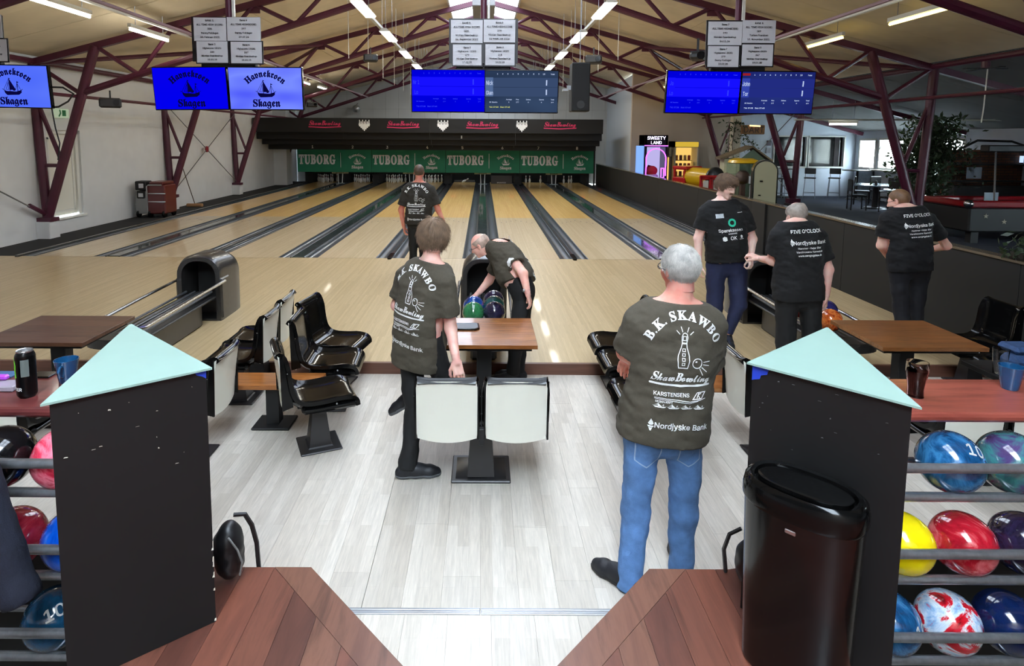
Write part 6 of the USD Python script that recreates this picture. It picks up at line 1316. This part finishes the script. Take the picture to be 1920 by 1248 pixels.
def person(label, J, skinm, shirtm, pantsm, shoem, solem, hairm, face, up, hair, hands, sc=1.0, belly=0.0, shirt_drop=.10, shirt_add=.022, sleeve=.75, leg=(.088, .064, .052), toes=((0, 1, 0), (0, 1, 0)), arm=1.0, seed=1, zf=ZF, glasses=False, group=None, long_shirt=None, neck_r=.056, hair_thick=.014, hsc=1.0, mopL=.055, fringe_z=.03, hair_low=-.08):
    t = thing('person', label, 'person', (0, 0, 0), 0, group)
    J = {k: (at(*v) if len(v) == 3 and not isinstance(v, np.ndarray) else np.asarray(v)) for k, v in J.items()}
    Pv, Nk = J['pelvis'], J['neck']; M = J.get('mid', (Pv + Nk) / 2)
    s0, s1 = unit(J['hip_b'] - J['hip_a']), unit(J['sho_b'] - J['sho_a']); upv = unit(Nk - Pv); fw = unit(np.cross(upv, s1)); 
    if np.dot(fw, face) < 0: fw = -fw
    allp = np.array(list(J.values())); lo, hi = allp.min(0) - .22, allp.max(0) + .22
    Fr = frame(face, up); H = J['head']; hp = lambda x, y, z: H + Fr.T @ (np.array([x, y, z]) * hsc)
    # body
    B = Vol(lo, hi, .009)
    torso(B, Pv, M, Nk, s0, s1, 0, sc, belly=belly, fwd=fw)
    for q in 'ab':
        B.cone(J['sho_' + q], J['elb_' + q], .050 * arm, .041 * arm, .04); B.cone(J['elb_' + q], J['wri_' + q], .041 * arm, .0275 * arm, .02)
        B.cone(J['hip_' + q], J['kne_' + q], .082, .055, .04); B.cone(J['kne_' + q], J['ank_' + q], .055, .036, .02)
    B.cone(Nk - upv * .06, hp(0, -.02, -.05), neck_r + .016, neck_r * .93, .035)
    B.cone(J['sho_a'] * .45 + Nk * .55, J['sho_b'] * .45 + Nk * .55, .05, .05, .05)
    hd = Vol(H - .19, H + .19, .0052)
    hd.cone(hp(0, -.02, -.11), hp(0, -.018, -.03), neck_r * .96, neck_r * .9, .02)
    hd.ell(hp(0, -.012, .028), Fr, np.array([.074, .096, .090]) * hsc, .02); hd.ell(hp(0, .022, -.045), Fr, np.array([.056, .066, .062]) * hsc, .03)
    hd.cone(hp(-.012, .062, -.09), hp(.012, .062, -.09), .022, .022, .025); hd.cone(hp(-.032, .074, .022), hp(.032, .074, .022), .013, .013, .02)
    hd.cone(hp(0, .090, .012), hp(0, .108, -.022), .009, .0135, .012); hd.cone(hp(-.011, .094, -.026), hp(.011, .094, -.026), .0085, .0085, .008)
    hd.cone(hp(-.02, .080, -.054), hp(.02, .080, -.054), .0075, .0075, .008); hd.cone(hp(-.016, .079, -.064), hp(.016, .079, -.064), .0085, .0085, .008)
    for s in (-1, 1):
        hd.ell(hp(s * .074, -.008, -.004), frame(Fr[1] + Fr[0] * s * -.35, Fr[2]), np.array([.009, .02, .034]) * hsc, .008); hd.cone(hp(s * .045, .055, -.02), hp(s * .04, .06, -.03), .022, .02, .03)
        sl, Pp = hd.sub(hp(s * .031, .088, .002) - .03, hp(s * .031, .088, .002) + .03); e = .015 - np.linalg.norm((Pp - hp(s * .031, .097, .003)) / np.array([1.15, 1, .8]), axis=-1); hd.D[sl] = np.maximum(hd.D[sl], e.astype(np.float32))
        hd.ell(hp(s * .031, .074, .002), Fr, np.array([.0155, .0125, .011]) * hsc, .004)
    hd.cut(hp(0, -.02, -.105), -Fr[2])
    ms = [B.mesh(), hd.mesh()]
    for q in 'ab':
        w, e = J['wri_' + q], J['elb_' + q]; hs = hands[q]
        d = unit(hs['d']) if 'd' in hs else unit(w - e); ms.append(hand(w + d * .012, d, hs['n'], hs['thumb'], hs.get('curl', .5), sc=1.0))
    part(t, 'body', union(ms), skinm, True)
    # shirt
    qs = np.array([Pv - (M - Pv) * .5, Nk, Pv + fw * .12, Pv - fw * .1] + [J['sho_' + q] + (J['elb_' + q] - J['sho_' + q]) * r_ for q in 'ab' for r_ in (0, 1)]); S = Vol(qs.min(0) - .16, qs.max(0) + np.array([.16, .16, .08]), .0088)
    torso(S, Pv, M, Nk, s0, s1, shirt_add, sc, t0=-shirt_drop / np.linalg.norm(Nk - Pv), t1=.99, minw=.178 * sc + shirt_add, belly=belly, fwd=fw)
    ends = {}
    for q in 'ab':
        e = J['sho_' + q] + (J['elb_' + q] - J['sho_' + q]) * sleeve; ends[q] = e; S.cone(J['sho_' + q], e, .066 * arm + .004, .062 * arm + .012, .05)
    S.cone(J['sho_a'] * .6 + Nk * .4, J['sho_b'] * .6 + Nk * .4, .058, .058, .05)
    S.wrinkle(.012, (9, 9, 15), seed); S.wrinkle(.005, (22, 22, 34), seed + 3)
    g = [(S.lo[i] + S.h * np.arange(S.n[i])).astype(np.float32) for i in range(3)]; P3 = np.stack(np.meshgrid(*g, indexing='ij'), -1)
    for q in 'ab':   # sleeves end in a hem, a little hollow
        ax = unit(J['elb_' + q] - J['sho_' + q]); pl = (P3 - ends[q]) @ ax; rad = np.linalg.norm((P3 - ends[q]) - pl[..., None] * ax, axis=-1)
        m = (rad < .1) & (pl > -.02) & (np.abs(((P3 - Pv) @ s0)) > .13); S.D = np.where(m, np.maximum(S.D, pl), S.D).astype(np.float32)
        armd = np.where((pl > -.035) & (pl < .05) & (rad < .09), rad - (.048 * arm + .002), 1); S.D = np.maximum(S.D, -armd).astype(np.float32)
    hem = Pv - unit(M - Pv) * shirt_drop; S.cut(hem, -unit(M - Pv))
    nb = Nk + upv * .012 + fw * .03; nd = np.linalg.norm(P3 - (Nk + upv * .045 + fw * .014), axis=-1); S.D = np.maximum(S.D, (.058 * sc - nd).astype(np.float32)); S.cut(Nk + upv * .03, upv)
    sh = part(t, 'shirt', S.mesh(), shirtm, True)
    part(sh, 'collar', tube([Nk + upv * (-.0 + .02 * math.cos(a) * (-1)) + fw * (.012 + .066 * math.cos(a)) + s1 * .070 * math.sin(a) for a in np.linspace(0, 2 * math.pi, 25)], .005, 6, cap=False), shirtm) if False else None
    # trousers
    qs = np.array([Pv, M] + [J[k + q] for q in 'ab' for k in ('hip_', 'kne_', 'ank_')]); T = Vol(qs.min(0) - .17, qs.max(0) + .17, .0098)
    torso(T, Pv, M, Nk, s0, s1, .004, sc, t0=-.08, t1=.2, belly=belly * .7, fwd=fw)
    for q in 'ab':
        T.cone(J['hip_' + q], J['kne_' + q], leg[0] + .012, leg[1] + .006, .03); T.cone(J['kne_' + q], J['ank_' + q] , leg[1] + .006, leg[2], .02)
    T.wrinkle(.013, (9, 9, 9), seed + 7); T.wrinkle(.004, (24, 24, 18), seed + 9); T.cut(Pv + (M - Pv) * .42, unit(M - Pv))
    for q in 'ab':
        ax = unit(J['ank_' + q] - J['kne_' + q]); g2 = (P3_(T) - J['ank_' + q]); pl = g2 @ ax; rad = np.linalg.norm(g2 - pl[..., None] * ax, axis=-1); m = (rad < .12); T.D = np.where(m, np.maximum(T.D, pl - .015), T.D).astype(np.float32)
    trp = part(t, 'trousers', T.mesh(), pantsm, True)
    # shoes
    for q, td in zip('ab', toes):
        a = J['ank_' + q]; td = np.asarray(td, float); f = unit(td); flat = abs(f[2]) < .2; f = unit((f[0], f[1], 0)) if flat else f
        nrm = np.array([0, 0, 1.0]) if flat else unit(np.cross(np.cross(f, (0, 0, 1)), f)); base = np.array([a[0], a[1], zf]) if flat else a - nrm * .075; s = np.cross(f, nrm)
        W = Vol(np.minimum(base - .2, base + f * .2 - .1), np.maximum(base + .2, base + f * .25 + .15), .007)
        W.cone(base - f * .045 + nrm * .035, base + f * .06 + nrm * .04, .04, .042, .02); W.cone(base + f * .06 + nrm * .036, base + f * .15 + nrm * .03 + s * .0, .043, .045, .03); W.cone(base + f * .15 + nrm * .03, base + f * .195 + nrm * .026, .044, .034, .02)
        W.cone(base - f * .015 + nrm * .04, base - f * .012 + nrm * .095, .042, .040, .025); W.cone(base + f * .02 + nrm * .07, base + f * .09 + nrm * .055, .034, .03, .03)
        lo_ = W.D.copy(); W.cut(base + nrm * .018, -nrm); so = part(t, 'shoe', W.mesh(), shoem, True)
        W.D = lo_ - .003; W.cut(base + nrm * .001, -nrm); W.cut(base + nrm * .026, nrm); part(so, 'sole', W.mesh(), solem, True)
        part(so, 'lace', [tube([base + f * x + nrm * (.098 - (x - .03) * .38) + s * e * .022 for e in np.linspace(-1, 1, 5)], .003, 5) for x in (.045, .07, .095)], solem)
    # hair
    if hair:
        Hh = Vol(H - .19, H + .19, .0055); th = hair_thick
        Hh.ell(hp(0, -.014, .030), Fr, (np.array([.075, .097, .090]) + th) * hsc, .0)
        if hair != 'fringe': pass
        pn = Fr.T @ unit((0, .78, -.62 if hair != 'mop' else -.5)); Hh.cut(hp(0, .075, fringe_z), pn) if hair == 'mop' else Hh.cut(hp(0, .058, .058), pn)
        if hair == 'mop': Hh.ell(hp(0, .05, .075), Fr, np.array([.066, .055, .045]), .03)
        Hh.cut(hp(0, 0, -.058 if hair != 'mop' else hair_low), Fr.T @ np.array([0, .5, -1.0]))
        if hair == 'fringe':
            sl, Pp = Hh.sub(H - .19, H + .19); q = (Pp - hp(0, .012, .13)) @ Fr.T; e = .098 - np.linalg.norm(q / np.array([.92, 1.2, .9]), axis=-1); Hh.D[sl] = np.maximum(Hh.D[sl], e.astype(np.float32))
        Hh.wrinkle(.006 if hair == 'mop' else .002, (34, 34, 34), seed)
        hm = Hh.mesh(); hr = part(t, 'hair', hm, hairm, True)
        if hair in ('mop', 'full'):
            v, nn = np.asarray(hm.vertices), np.asarray(hm.vertex_normals); keep = ((v - H) @ Fr[2]) > (-.075 if hair != 'mop' else hair_low + .02); v, nn = v[keep], nn[keep]
            if hair == 'mop': strands(hr, v, nn, hp(.01, -.06, .105), mopL, hairm, 6500, seed, .0014, .16, -up_(up) * 1.0 - .15 * Fr[1])
            else: strands(hr, v, nn, hp(.0, -.03, .115), .024, hairm, 7000, seed, .0012, .08, -up_(up) * .8, clump_=.06)
    if glasses:
        g_ = part(t, 'glasses', [tube([hp(s * .034 + .022 * math.cos(a), .108, .004 + .017 * math.sin(a)) for a in np.linspace(0, 2 * math.pi, 15)], .002, 5) for s in (-1, 1)] + [tube([hp(s * .056, .106, .008), hp(s * .082, .05, .006), hp(s * .084, -.01, .004)], .0022, 5) for s in (-1, 1)] + [tube([hp(-.012, .11, .008), hp(.012, .11, .008)], .002, 5)], blackm)
    return t, sh, S, J, dict(T=T, tr=trp, fw=fw, up=upv, side=s1, hp=hp, ends=ends)
def up_(u): return unit(u)
def P3_(V): return np.stack(np.meshgrid(*[(V.lo[i] + V.h * np.arange(V.n[i])).astype(np.float32) for i in range(3)], indexing='ij'), -1)
def printon(parent, V, polys, o, ux, uy, d, mat_, name='print', size=.012):
    """Lays flat lettering (polygons or meshes in metres around o) on the cloth surface held by V, along the direction d."""
    ms = []
    for g in polys:
        m = g if hasattr(g, 'vertices') else ext(g, .0012)
        m = m.copy(); m.vertices = np.asarray(m.vertices) * np.array([1, 1, 1.0]); v, f = trimesh.remesh.subdivide_to_size(m.vertices, m.faces, size, max_iter=8); ms.append(tm(v, f))
    m = cat(ms); v = np.asarray(m.vertices); d = unit(d); p0 = np.asarray(o) + v[:, :1] * ux + v[:, 1:2] * uy - d * .30
    T = np.linspace(.1, .5, 64); best = np.full(len(v), .3); done = np.zeros(len(v), bool); prev = None
    for tq in T:
        q = ((p0 + d * tq) - V.lo) / V.h; s = map_coordinates(V.D, q.T, order=1, mode='nearest')
        if prev is not None:
            hit = (~done) & (s < 0) & (prev >= 0); best[hit] = tq - (T[1] - T[0]) * (s[hit] / (s[hit] - prev[hit])); done |= hit
        prev = s
    w = p0 + d * (best - .0016 - v[:, 2] * .5)[:, None]; f = np.asarray(m.faces); ok = done[f].all(1)
    e = np.abs(best[f] - best[f].mean(1, keepdims=True)).max(1); f = f[ok & (e < .03)]
    return part(parent, name, tm(w, f), mat_, False)

# ---------------------------------------------------------------- people
olive = plain('shirt_olive', (74, 68, 56), 0.9, var=.07, scale=60, bump=.15, bscale=300); olived = plain('shirt_dark_olive', (44, 40, 34), 0.9, var=.07, scale=60)
tblack = plain('shirt_black', (11, 11, 12), 0.85, var=.1, scale=60, bump=.1, bscale=300); tnavyb = plain('shirt_blue_black', (9, 9, 12), 0.85, var=.1, scale=60)
pblack = plain('trousers_black', (10, 10, 11), 0.8, var=.15, scale=40); pnavy = plain('trousers_navy', (25, 32, 64), 0.8, var=.12, scale=30)
jeans = plain('jeans_blue', (88, 126, 176), 0.85, var=.16, scale=22, bump=.2, bscale=260)
shoeb = plain('shoe_black', (24, 25, 30), 0.55, var=.15, scale=40); soleg = plain('sole_grey', (84, 86, 90), 0.6); soleb = plain('sole_black', (26, 26, 28), 0.6); shoes = plain('shoe_sheen', (40, 44, 54), 0.25)
def hairmat(name, rgb, rgb2): return plain(name, rgb, 0.55, var=.28, scale=26)
hbrown = hairmat('hair_brown', (128, 104, 82), 0); hwhite = hairmat('hair_white', (186, 182, 175), 0); hgrey = hairmat('hair_grey', (150, 140, 130), 0); hdark = hairmat('hair_cropped', (84, 68, 56), 0); hstub = hairmat('hair_grey_stubble', (186, 160, 144), 0); hdk = hairmat('hair_dark_brown', (112, 88, 68), 0); hgin = hairmat('hair_ginger_brown', (110, 80, 54), 0)
# the club print for the backs of the olive shirts, in metres below the neckline
def pinline():
    o = Polygon([(-.028, 0), (-.032, .012), (-.036, .04), (-.034, .062), (-.02, .10), (-.016, .125), (-.019, .15), (-.014, .166), (0, .172), (.014, .166), (.019, .15), (.016, .125), (.02, .10), (.034, .062), (.036, .04), (.032, .012), (.028, 0)])
    o = affinity.scale(o, .82, 1, origin=(0, 0)); g = [o.difference(o.buffer(-.0045)), sbox(-.013, .116, .013, .124)]
    for z in (.014, .036, .058, .08): b = sbox(-.008, z, .008, z + .016); g.append(b.difference(b.buffer(-.0035)))
    b = sbox(-.009, .132, .009, .155); g.append(b.difference(b.buffer(-.0035)))
    for a in (40, 70, 110, 140): q = math.radians(a); g.append(LineString([(.034 * math.cos(q), .14 + .036 * math.sin(q)), (.052 * math.cos(q), .14 + .058 * math.sin(q))]).buffer(.002))
    return unary_union(g)
def ballline():
    c = Polygon([(.026 * math.cos(a), .026 * math.sin(a)) for a in np.linspace(0, 2 * math.pi, 24)]); g = [c.difference(c.buffer(-.0042)), sbox(-.012, .004, -.002, .012)]
    for a, x in ((8, .034), (-12, .034), (-38, .032), (-60, .03)): q = math.radians(a); g.append(LineString([(x * math.cos(q), x * math.sin(q)), (.066 * math.cos(q), .066 * math.sin(q))]).buffer(.002))
    return unary_union(g)
def torch(h): return affinity.scale(unary_union([Polygon([(-.02, 1), (.16, .72), (.22, .55), (.1, .44), (-.1, .44), (-.22, .56), (-.14, .72)]), Polygon([(-.26, .38), (.26, .38), (.18, .24), (-.18, .24)]), Polygon([(-.15, .2), (.15, .2), (.05, -.05), (-.05, -.05)])]), h, h, origin=(0, 0))
def tp(s, h, x, y, bold=True):
    m = txt(s, h, bold); m.apply_scale([1, 1, .6]); m.apply_translation([x, y, 0]); return m
AT = affinity.translate
def club(k=1.0):
    g = [AT(arc_word('B.K. SKAWBO', 'b', .040, .165, fat=7, gap=14), 0, -.195), AT(pinline(), .0, -.258), AT(ballline(), .068, -.228), AT(skaw(.0395), .0, -.322)]
    g += [LineString([(-.12, -.435), (0, -.44), (.05, -.445), (.13, -.43)]).buffer(.0018), LineString([(-.12, -.441), (0, -.448), (.05, -.453), (.09, -.44)]).buffer(.0014)]
    lz = Polygon([(.06, -.435), (.085, -.40), (.13, -.395), (.11, -.43)]); g += [lz.difference(lz.buffer(-.004)), LineString([(.085, -.425), (.095, -.402), (.09, -.412), (.105, -.405)]).buffer(.002), LineString([(.09, -.412), (.1, -.428)]).buffer(.002)]
    bo = affinity.scale(ship(.062), 1, .42, origin=(0, 0)); g += [AT(bo, x, -.478) for x in (-.095, -.03, .035, .1)]
    g += [AT(torch(.058), -.125, -.600)]
    ms = [tp('KARSTENSENS', .0175, -.04, -.424), tp('SKIBSVÆRFT', .009, -.075, -.458), tp('Nordjyske Bank', .0265, .026, -.585)]
    low = [AT(x, 0, .028) for x in g[4:]]
    for m in ms: m.apply_translation([0, .028, 0])
    return g[:4] + low + ms
def backprint(sh, S, J, I, pieces, k=1.0, dx=0.0, dz=0.0, mat_=None, seedname='print', front_=False):
    d = I['fw'] * (-1 if front_ else 1); ux = unit(np.cross(d, I['up'])); uy = unit(I['up'] - d * np.dot(I['up'], d)); o = J['neck'] + ux * dx + uy * dz
    ps = []
    for g in pieces:
        if hasattr(g, 'vertices'): m = g.copy(); m.apply_scale([k, k, 1]); ps.append(m)
        else: ps.append(affinity.scale(g, k, k, origin=(0, 0)))
    return printon(sh, S, ps, o, ux, uy, d, mat_ or printw, seedname)
X, Y, Z = np.eye(3)
# man in jeans, arms folded
J = dict(pelvis=(1243, 800, -7.95), neck=(1266, 574, -7.93), sho_a=(1197, 606, -7.95), sho_b=(1332, 608, -7.95), elb_a=(1173, 660, -7.90), wri_a=(1250, 705, -7.67), elb_b=(1330, 684, -7.88), wri_b=(1186, 652, -7.77),
         hip_a=(1206, 805, -7.95), hip_b=(1284, 805, -7.95), kne_a=(1192, 955, -7.93), kne_b=(1281, 955, -7.90), ank_a=(1180, 1098, -8.0), ank_b=(1276, 1085, -7.88), head=(1274, 505, -7.92))
t, sh, S, JJ, I = person('person in an olive club shirt and blue jeans, back turned, arms folded, white hair', J, skin((220, 160, 142), .12), olive, jeans, shoeb, soleb, hwhite, (-.28, 1, -.06), Z, 'full',
    dict(a=dict(n=(0, 1, .3), thumb=1, curl=.5), b=dict(d=(-.42, -.25, -.85), n=(-.55, -.75, .2), thumb=1, curl=.42)), sc=1.12, belly=.05, shirt_drop=.045, sleeve=.94, arm=1.08, leg=(.084, .066, .062), toes=((-.62, .62, 0), (.15, 1, 0)), seed=3, glasses=True, neck_r=.064, hair_thick=.009)
backprint(sh, S, JJ, I, club(), 1.0, .012, -.005)
stm = plain('jeans_stitch', (150, 170, 196), .8)
for s_ in (-1, 1):
    pk = Polygon([(-.065, .07), (.065, .07), (.06, -.05), (0, -.085), (-.06, -.05)]); printon(I['tr'], I['T'], [pk.difference(pk.buffer(-.006))], (JJ['hip_a'] if s_ < 0 else JJ['hip_b']) + np.array([0, 0, -.075]), X, Z, Y, stm, 'back_pocket')
# young man standing at the centre table
J = dict(pelvis=(786, 640, -6.80), mid=(790, 560, -6.80), neck=(806, 496, -6.78), sho_a=(760, 516, -6.66), sho_b=(836, 530, -6.92), elb_a=(744, 572, -6.62), wri_a=(795, 602, -6.48), elb_b=(845, 615, -6.92), wri_b=(855, 673, -7.06),
         hip_a=(770, 648, -6.76), hip_b=(806, 648, -6.88), kne_a=(778, 775, -6.86), kne_b=(846, 745, -6.84), ank_a=(764, 876, -6.98), ank_b=(768, 738, -6.60), head=(813, 446, -6.75))
t, sh, S, JJ, I = person('person with tousled brown hair in olive club shirt leaning on a cream seat', J, skin((232, 188, 172), .1), olive, pblack, shoeb, soleg, hbrown, (.12, 1, -.3), Z + .25 * Y, 'mop',
    dict(a=dict(n=(0, 0, 1), thumb=1, curl=.5), b=dict(d=(.22, -.3, -1), n=(.25, -1, 0.1), thumb=-1, curl=.55)), sc=.98, shirt_drop=.17, sleeve=.72, leg=(.080, .062, .058), toes=((1, .12, 0), (-.8, .2, -.55)), seed=5, hair_thick=.022, zf=ZF)
backprint(sh, S, JJ, I, club(), .98, .0, -.01)
# the bending man
J = dict(pelvis=(979, 540, -5.14), mid=(966, 486, -5.0), neck=(924, 462, -4.86), sho_a=(938, 486, -4.72), sho_b=(950, 470, -5.06), elb_a=(917, 526, -4.66), wri_a=(897, 549, -4.72), elb_b=(981, 513, -5.34), wri_b=(989, 548, -5.42),
         hip_a=(985, 544, -5.08), hip_b=(982, 544, -5.21), kne_a=(976, 620, -5.18), kne_b=(970, 622, -5.34), ank_a=(972, 694, -5.26), ank_b=(962, 698, -5.36), head=(901, 460, -4.84))
t, sh, S, JJ, I = person('person in an olive club shirt bending over the centre ball return, bald head', J, skin((234, 186, 168), .1), olive, pblack, shoeb, soleb, hstub, (-.8, .3, -.5), (-.5, .1, .85), 'fringe',
    dict(a=dict(d=(-.6, -.1, -.45), n=(-.3, -.1, .9), thumb=-1, curl=.35), b=dict(d=(.28, .05, -.95), n=(.9, -.3, .25), thumb=1, curl=.5)), sc=1.0, belly=.05, shirt_drop=-.06, sleeve=.62, arm=1.08, leg=(.085, .066, .06), toes=((-1, .1, 0), (-1, -.05, 0)), seed=9, hair_thick=.003, glasses=True)
part(t, 'watch', [rot(lathe([(.029, -.008), (.032, -.008), (.032, .008), (.029, .008), (.029, -.008)], 24), 0, Z).apply_translation(JJ['wri_b'] + (JJ['elb_b'] - JJ['wri_b']) * .12), mv(sphere((0, 0, 0), .016, 2), *(JJ['wri_b'] + (JJ['elb_b'] - JJ['wri_b']) * .12 + np.array([-.03, -.015, 0])))], steel)
d_ = unit((.15, 1, 0)); e_ = JJ['sho_b'] + (JJ['elb_b'] - JJ['sho_b']) * .42
printon(sh, S, [Polygon([(-.05, -.03), (-.055, .0), (-.035, .035), (.01, .04), (.02, .03), (-.015, .015), (-.02, -.025), (-.035, -.045)]), LineString([(-.022, -.05), (.05, .012)]).buffer(.007)], e_, unit((1, -.1, .1)), unit((-.1, 0, 1)), d_, printw, 'sleeve_print')
backprint(sh, S, JJ, I, club(), .95)
# bowler far down on the approach
J = dict(pelvis=(784, 412, -1.3), neck=(785, 345, -1.3), sho_a=(763, 357, -1.3), sho_b=(808, 357, -1.3), elb_a=(752, 393, -1.32), wri_a=(757, 424, -1.28), elb_b=(821, 392, -1.34), wri_b=(832, 418, -1.4),
         hip_a=(775, 413, -1.3), hip_b=(794, 413, -1.3), kne_a=(775, 460, -1.28), kne_b=(793, 460, -1.3), ank_a=(775, 508, -1.3), ank_b=(794, 508, -1.3), head=(786, 323, -1.28))
t, sh, S, JJ, I = person('person in a dark club shirt standing far down on the approach, cropped hair', J, skin((206, 142, 120), .14), olived, pblack, shoeb, soleb, hdark, (.08, 1, -.1), Z, 'short',
    dict(a=dict(n=(-1, 0, 0), thumb=-1, curl=.5), b=dict(n=(1, -.2, 0), thumb=-1, curl=.5)), sc=1.06, shirt_drop=.06, sleeve=.78, arm=1.1, leg=(.085, .064, .058), seed=11, hair_thick=.007, zf=0.0)
backprint(sh, S, JJ, I, club(), 1.0, -.02, 0)
# young man facing the camera
J = dict(pelvis=(1362, 492, -4.5), neck=(1356, 379, -4.5), sho_a=(1323, 397, -4.5), sho_b=(1393, 398, -4.5), elb_a=(1309, 446, -4.48), wri_a=(1310, 494, -4.5), elb_b=(1411, 448, -4.5), wri_b=(1408, 480, -4.6),
         hip_a=(1343, 497, -4.5), hip_b=(1382, 497, -4.5), kne_a=(1340, 575, -4.52), kne_b=(1384, 572, -4.58), ank_a=(1346, 634, -4.36), ank_b=(1366, 622, -4.58), head=(1361, 350, -4.53))
t, sh, S, JJ, I = person('person in a black sponsor shirt and navy trousers facing the viewer, looking down', J, skin((243, 206, 190), .05), tblack, pnavy, shoes, soleb, hdk, (.42, -.85, -.28), (.1, -.15, .95), 'mop',
    dict(a=dict(n=(-1, -.2, 0), thumb=1, curl=.6), b=dict(d=(-.05, -.25, -1), n=(.6, -.7, .1), thumb=-1, curl=.9)), sc=1.06, belly=.03, shirt_drop=-.03, sleeve=.66, arm=1.12, leg=(.098, .076, .05), toes=((-.1, -1, 0), (-.25, -1, 0)), seed=13, hair_thick=.012, mopL=.034, fringe_z=.056, hair_low=-.035, hsc=1.05, zf=0.0)
part(t, 'moustache', tube([I['hp'](x, .097 - abs(x) * .25, -.042 - abs(x) * .15) for x in np.linspace(-.028, .028, 9)], [.002, .004, .005, .0055, .005, .0055, .005, .004, .002], 8), hdk)
part(t, 'eyebrow', [tube([I['hp'](s * x, .089 - abs(x - .03) * .3 - (.006 if x > .04 else 0), .022 + .002 * math.sin(x * 60)) for x in np.linspace(.014, .05, 6)], .0032, 6) for s in (-1, 1)], hdk)
part(t, 'eyelid_line', [tube([I['hp'](s * x, .0865 - (x - .031) ** 2 * 22, -.004) for x in np.linspace(.018, .044, 6)], .0016, 5) for s in (-1, 1)], hdk)
ring = Polygon([(.042 * math.cos(a), .042 * math.sin(a)) for a in np.linspace(0, 2 * math.pi, 36)]); ring = ring.difference(ring.buffer(-.02))
backprint(sh, S, JJ, I, [AT(ring, 0.02, -.20)], 1.0, 0, 0, plain('ring_teal', (40, 190, 150), .6), 'ring_print', True)
backprint(sh, S, JJ, I, [tp('Sparekassen', .030, .0, -.29), tp('DANMARK', .014, .015, -.318), tp('OK', .036, .02, -.375), AT(Polygon([(-.022, -.02), (.0, -.026), (.022, -.016), (.018, .016), (-.006, .026), (-.022, .012)]), -.07, -.36), AT(Polygon([(-.01, -.012), (.012, -.012), (.012, .012), (0, .02), (-.01, .012)]), .105, -.352), sbox(.08, -.376, .13, -.371), sbox(.09, -.105, .145, -.100)], 1.0, 0, 0, None, 'print', True)
backprint(sh, S, JJ, I, [sbox(-.135, -.145, -.055, -.10)], 1.0, 0, 0, plain('patch_pale', (206, 214, 218), .7), 'name_patch', True)
# man in black from behind, right of the jeans man
J = dict(pelvis=(1497, 548, -5.45), neck=(1494, 420, -5.42), sho_a=(1459, 443, -5.42), sho_b=(1534, 445, -5.42), elb_a=(1447, 488, -5.34), wri_a=(1426, 485, -5.13), elb_b=(1553, 505, -5.42), wri_b=(1549, 553, -5.38),
         hip_a=(1476, 552, -5.45), hip_b=(1519, 552, -5.45), kne_a=(1473, 640, -5.43), kne_b=(1521, 640, -5.45), ank_a=(1473, 716, -5.45), ank_b=(1524, 716, -5.45), head=(1493, 404, -5.34))
t, sh, S, JJ, I = person('person in black shirt and tracksuit, back turned, beside the striped table, thin grey hair', J, skin((228, 188, 172), .07), tblack, pblack, shoeb, soleb, hgrey, (-.05, 1, -.45), (0, .35, 1), 'fringe',
    dict(a=dict(d=(-.5, .5, .2), n=(0, -.5, 1), thumb=1, curl=.8), b=dict(n=(1, -.3, 0), thumb=-1, curl=.5)), sc=1.08, belly=.05, shirt_drop=.06, sleeve=.68, arm=1.1, leg=(.092, .076, .066), seed=17)
def five(): return [tp("FIVE O'CLOCK", .036, .0, -.07), AT(torch(.075), -.17, -.205), tp('Nordjyske Bank', .038, .035, -.195), tp('Hammer-Højer Biler', .020, .02, -.245), tp('Vandmosens Køreskole', .020, .02, -.285), tp('www.sengogstue.dk', .020, .02, -.325)]
backprint(sh, S, JJ, I, five(), .82, .022, -.01)
# man in black near the partition
J = dict(pelvis=(1704, 495, -4.72), neck=(1701, 392, -4.70), sho_a=(1664, 410, -4.70), sho_b=(1741, 412, -4.70), elb_a=(1652, 460, -4.62), wri_a=(1667, 484, -4.46), elb_b=(1775, 461, -4.62), wri_b=(1742, 468, -4.42),
         hip_a=(1684, 498, -4.72), hip_b=(1725, 498, -4.72), kne_a=(1690, 575, -4.70), kne_b=(1718, 572, -4.66), ank_a=(1696, 640, -4.72), ank_b=(1718, 634, -4.66), head=(1685, 377, -4.62))
t, sh, S, JJ, I = person('person in dark shirt with elbows bent, back turned, in front of the dark partition', J, skin((226, 184, 166), .08), tnavyb, plain('trousers_dark_navy', (18, 18, 25), .8), shoeb, soleb, hgin, (-.55, .8, -.35), (-.15, .3, 1), 'short',
    dict(a=dict(n=(-.5, 0, .6), thumb=1, curl=.9), b=dict(n=(.3, .3, 1), thumb=-1, curl=.8)), sc=1.06, shirt_drop=.06, sleeve=.62, arm=1.05, leg=(.09, .066, .058), seed=19, hair_thick=.005, glasses=True, zf=0.0)
backprint(sh, S, JJ, I, five(), .82, .022, -.01)
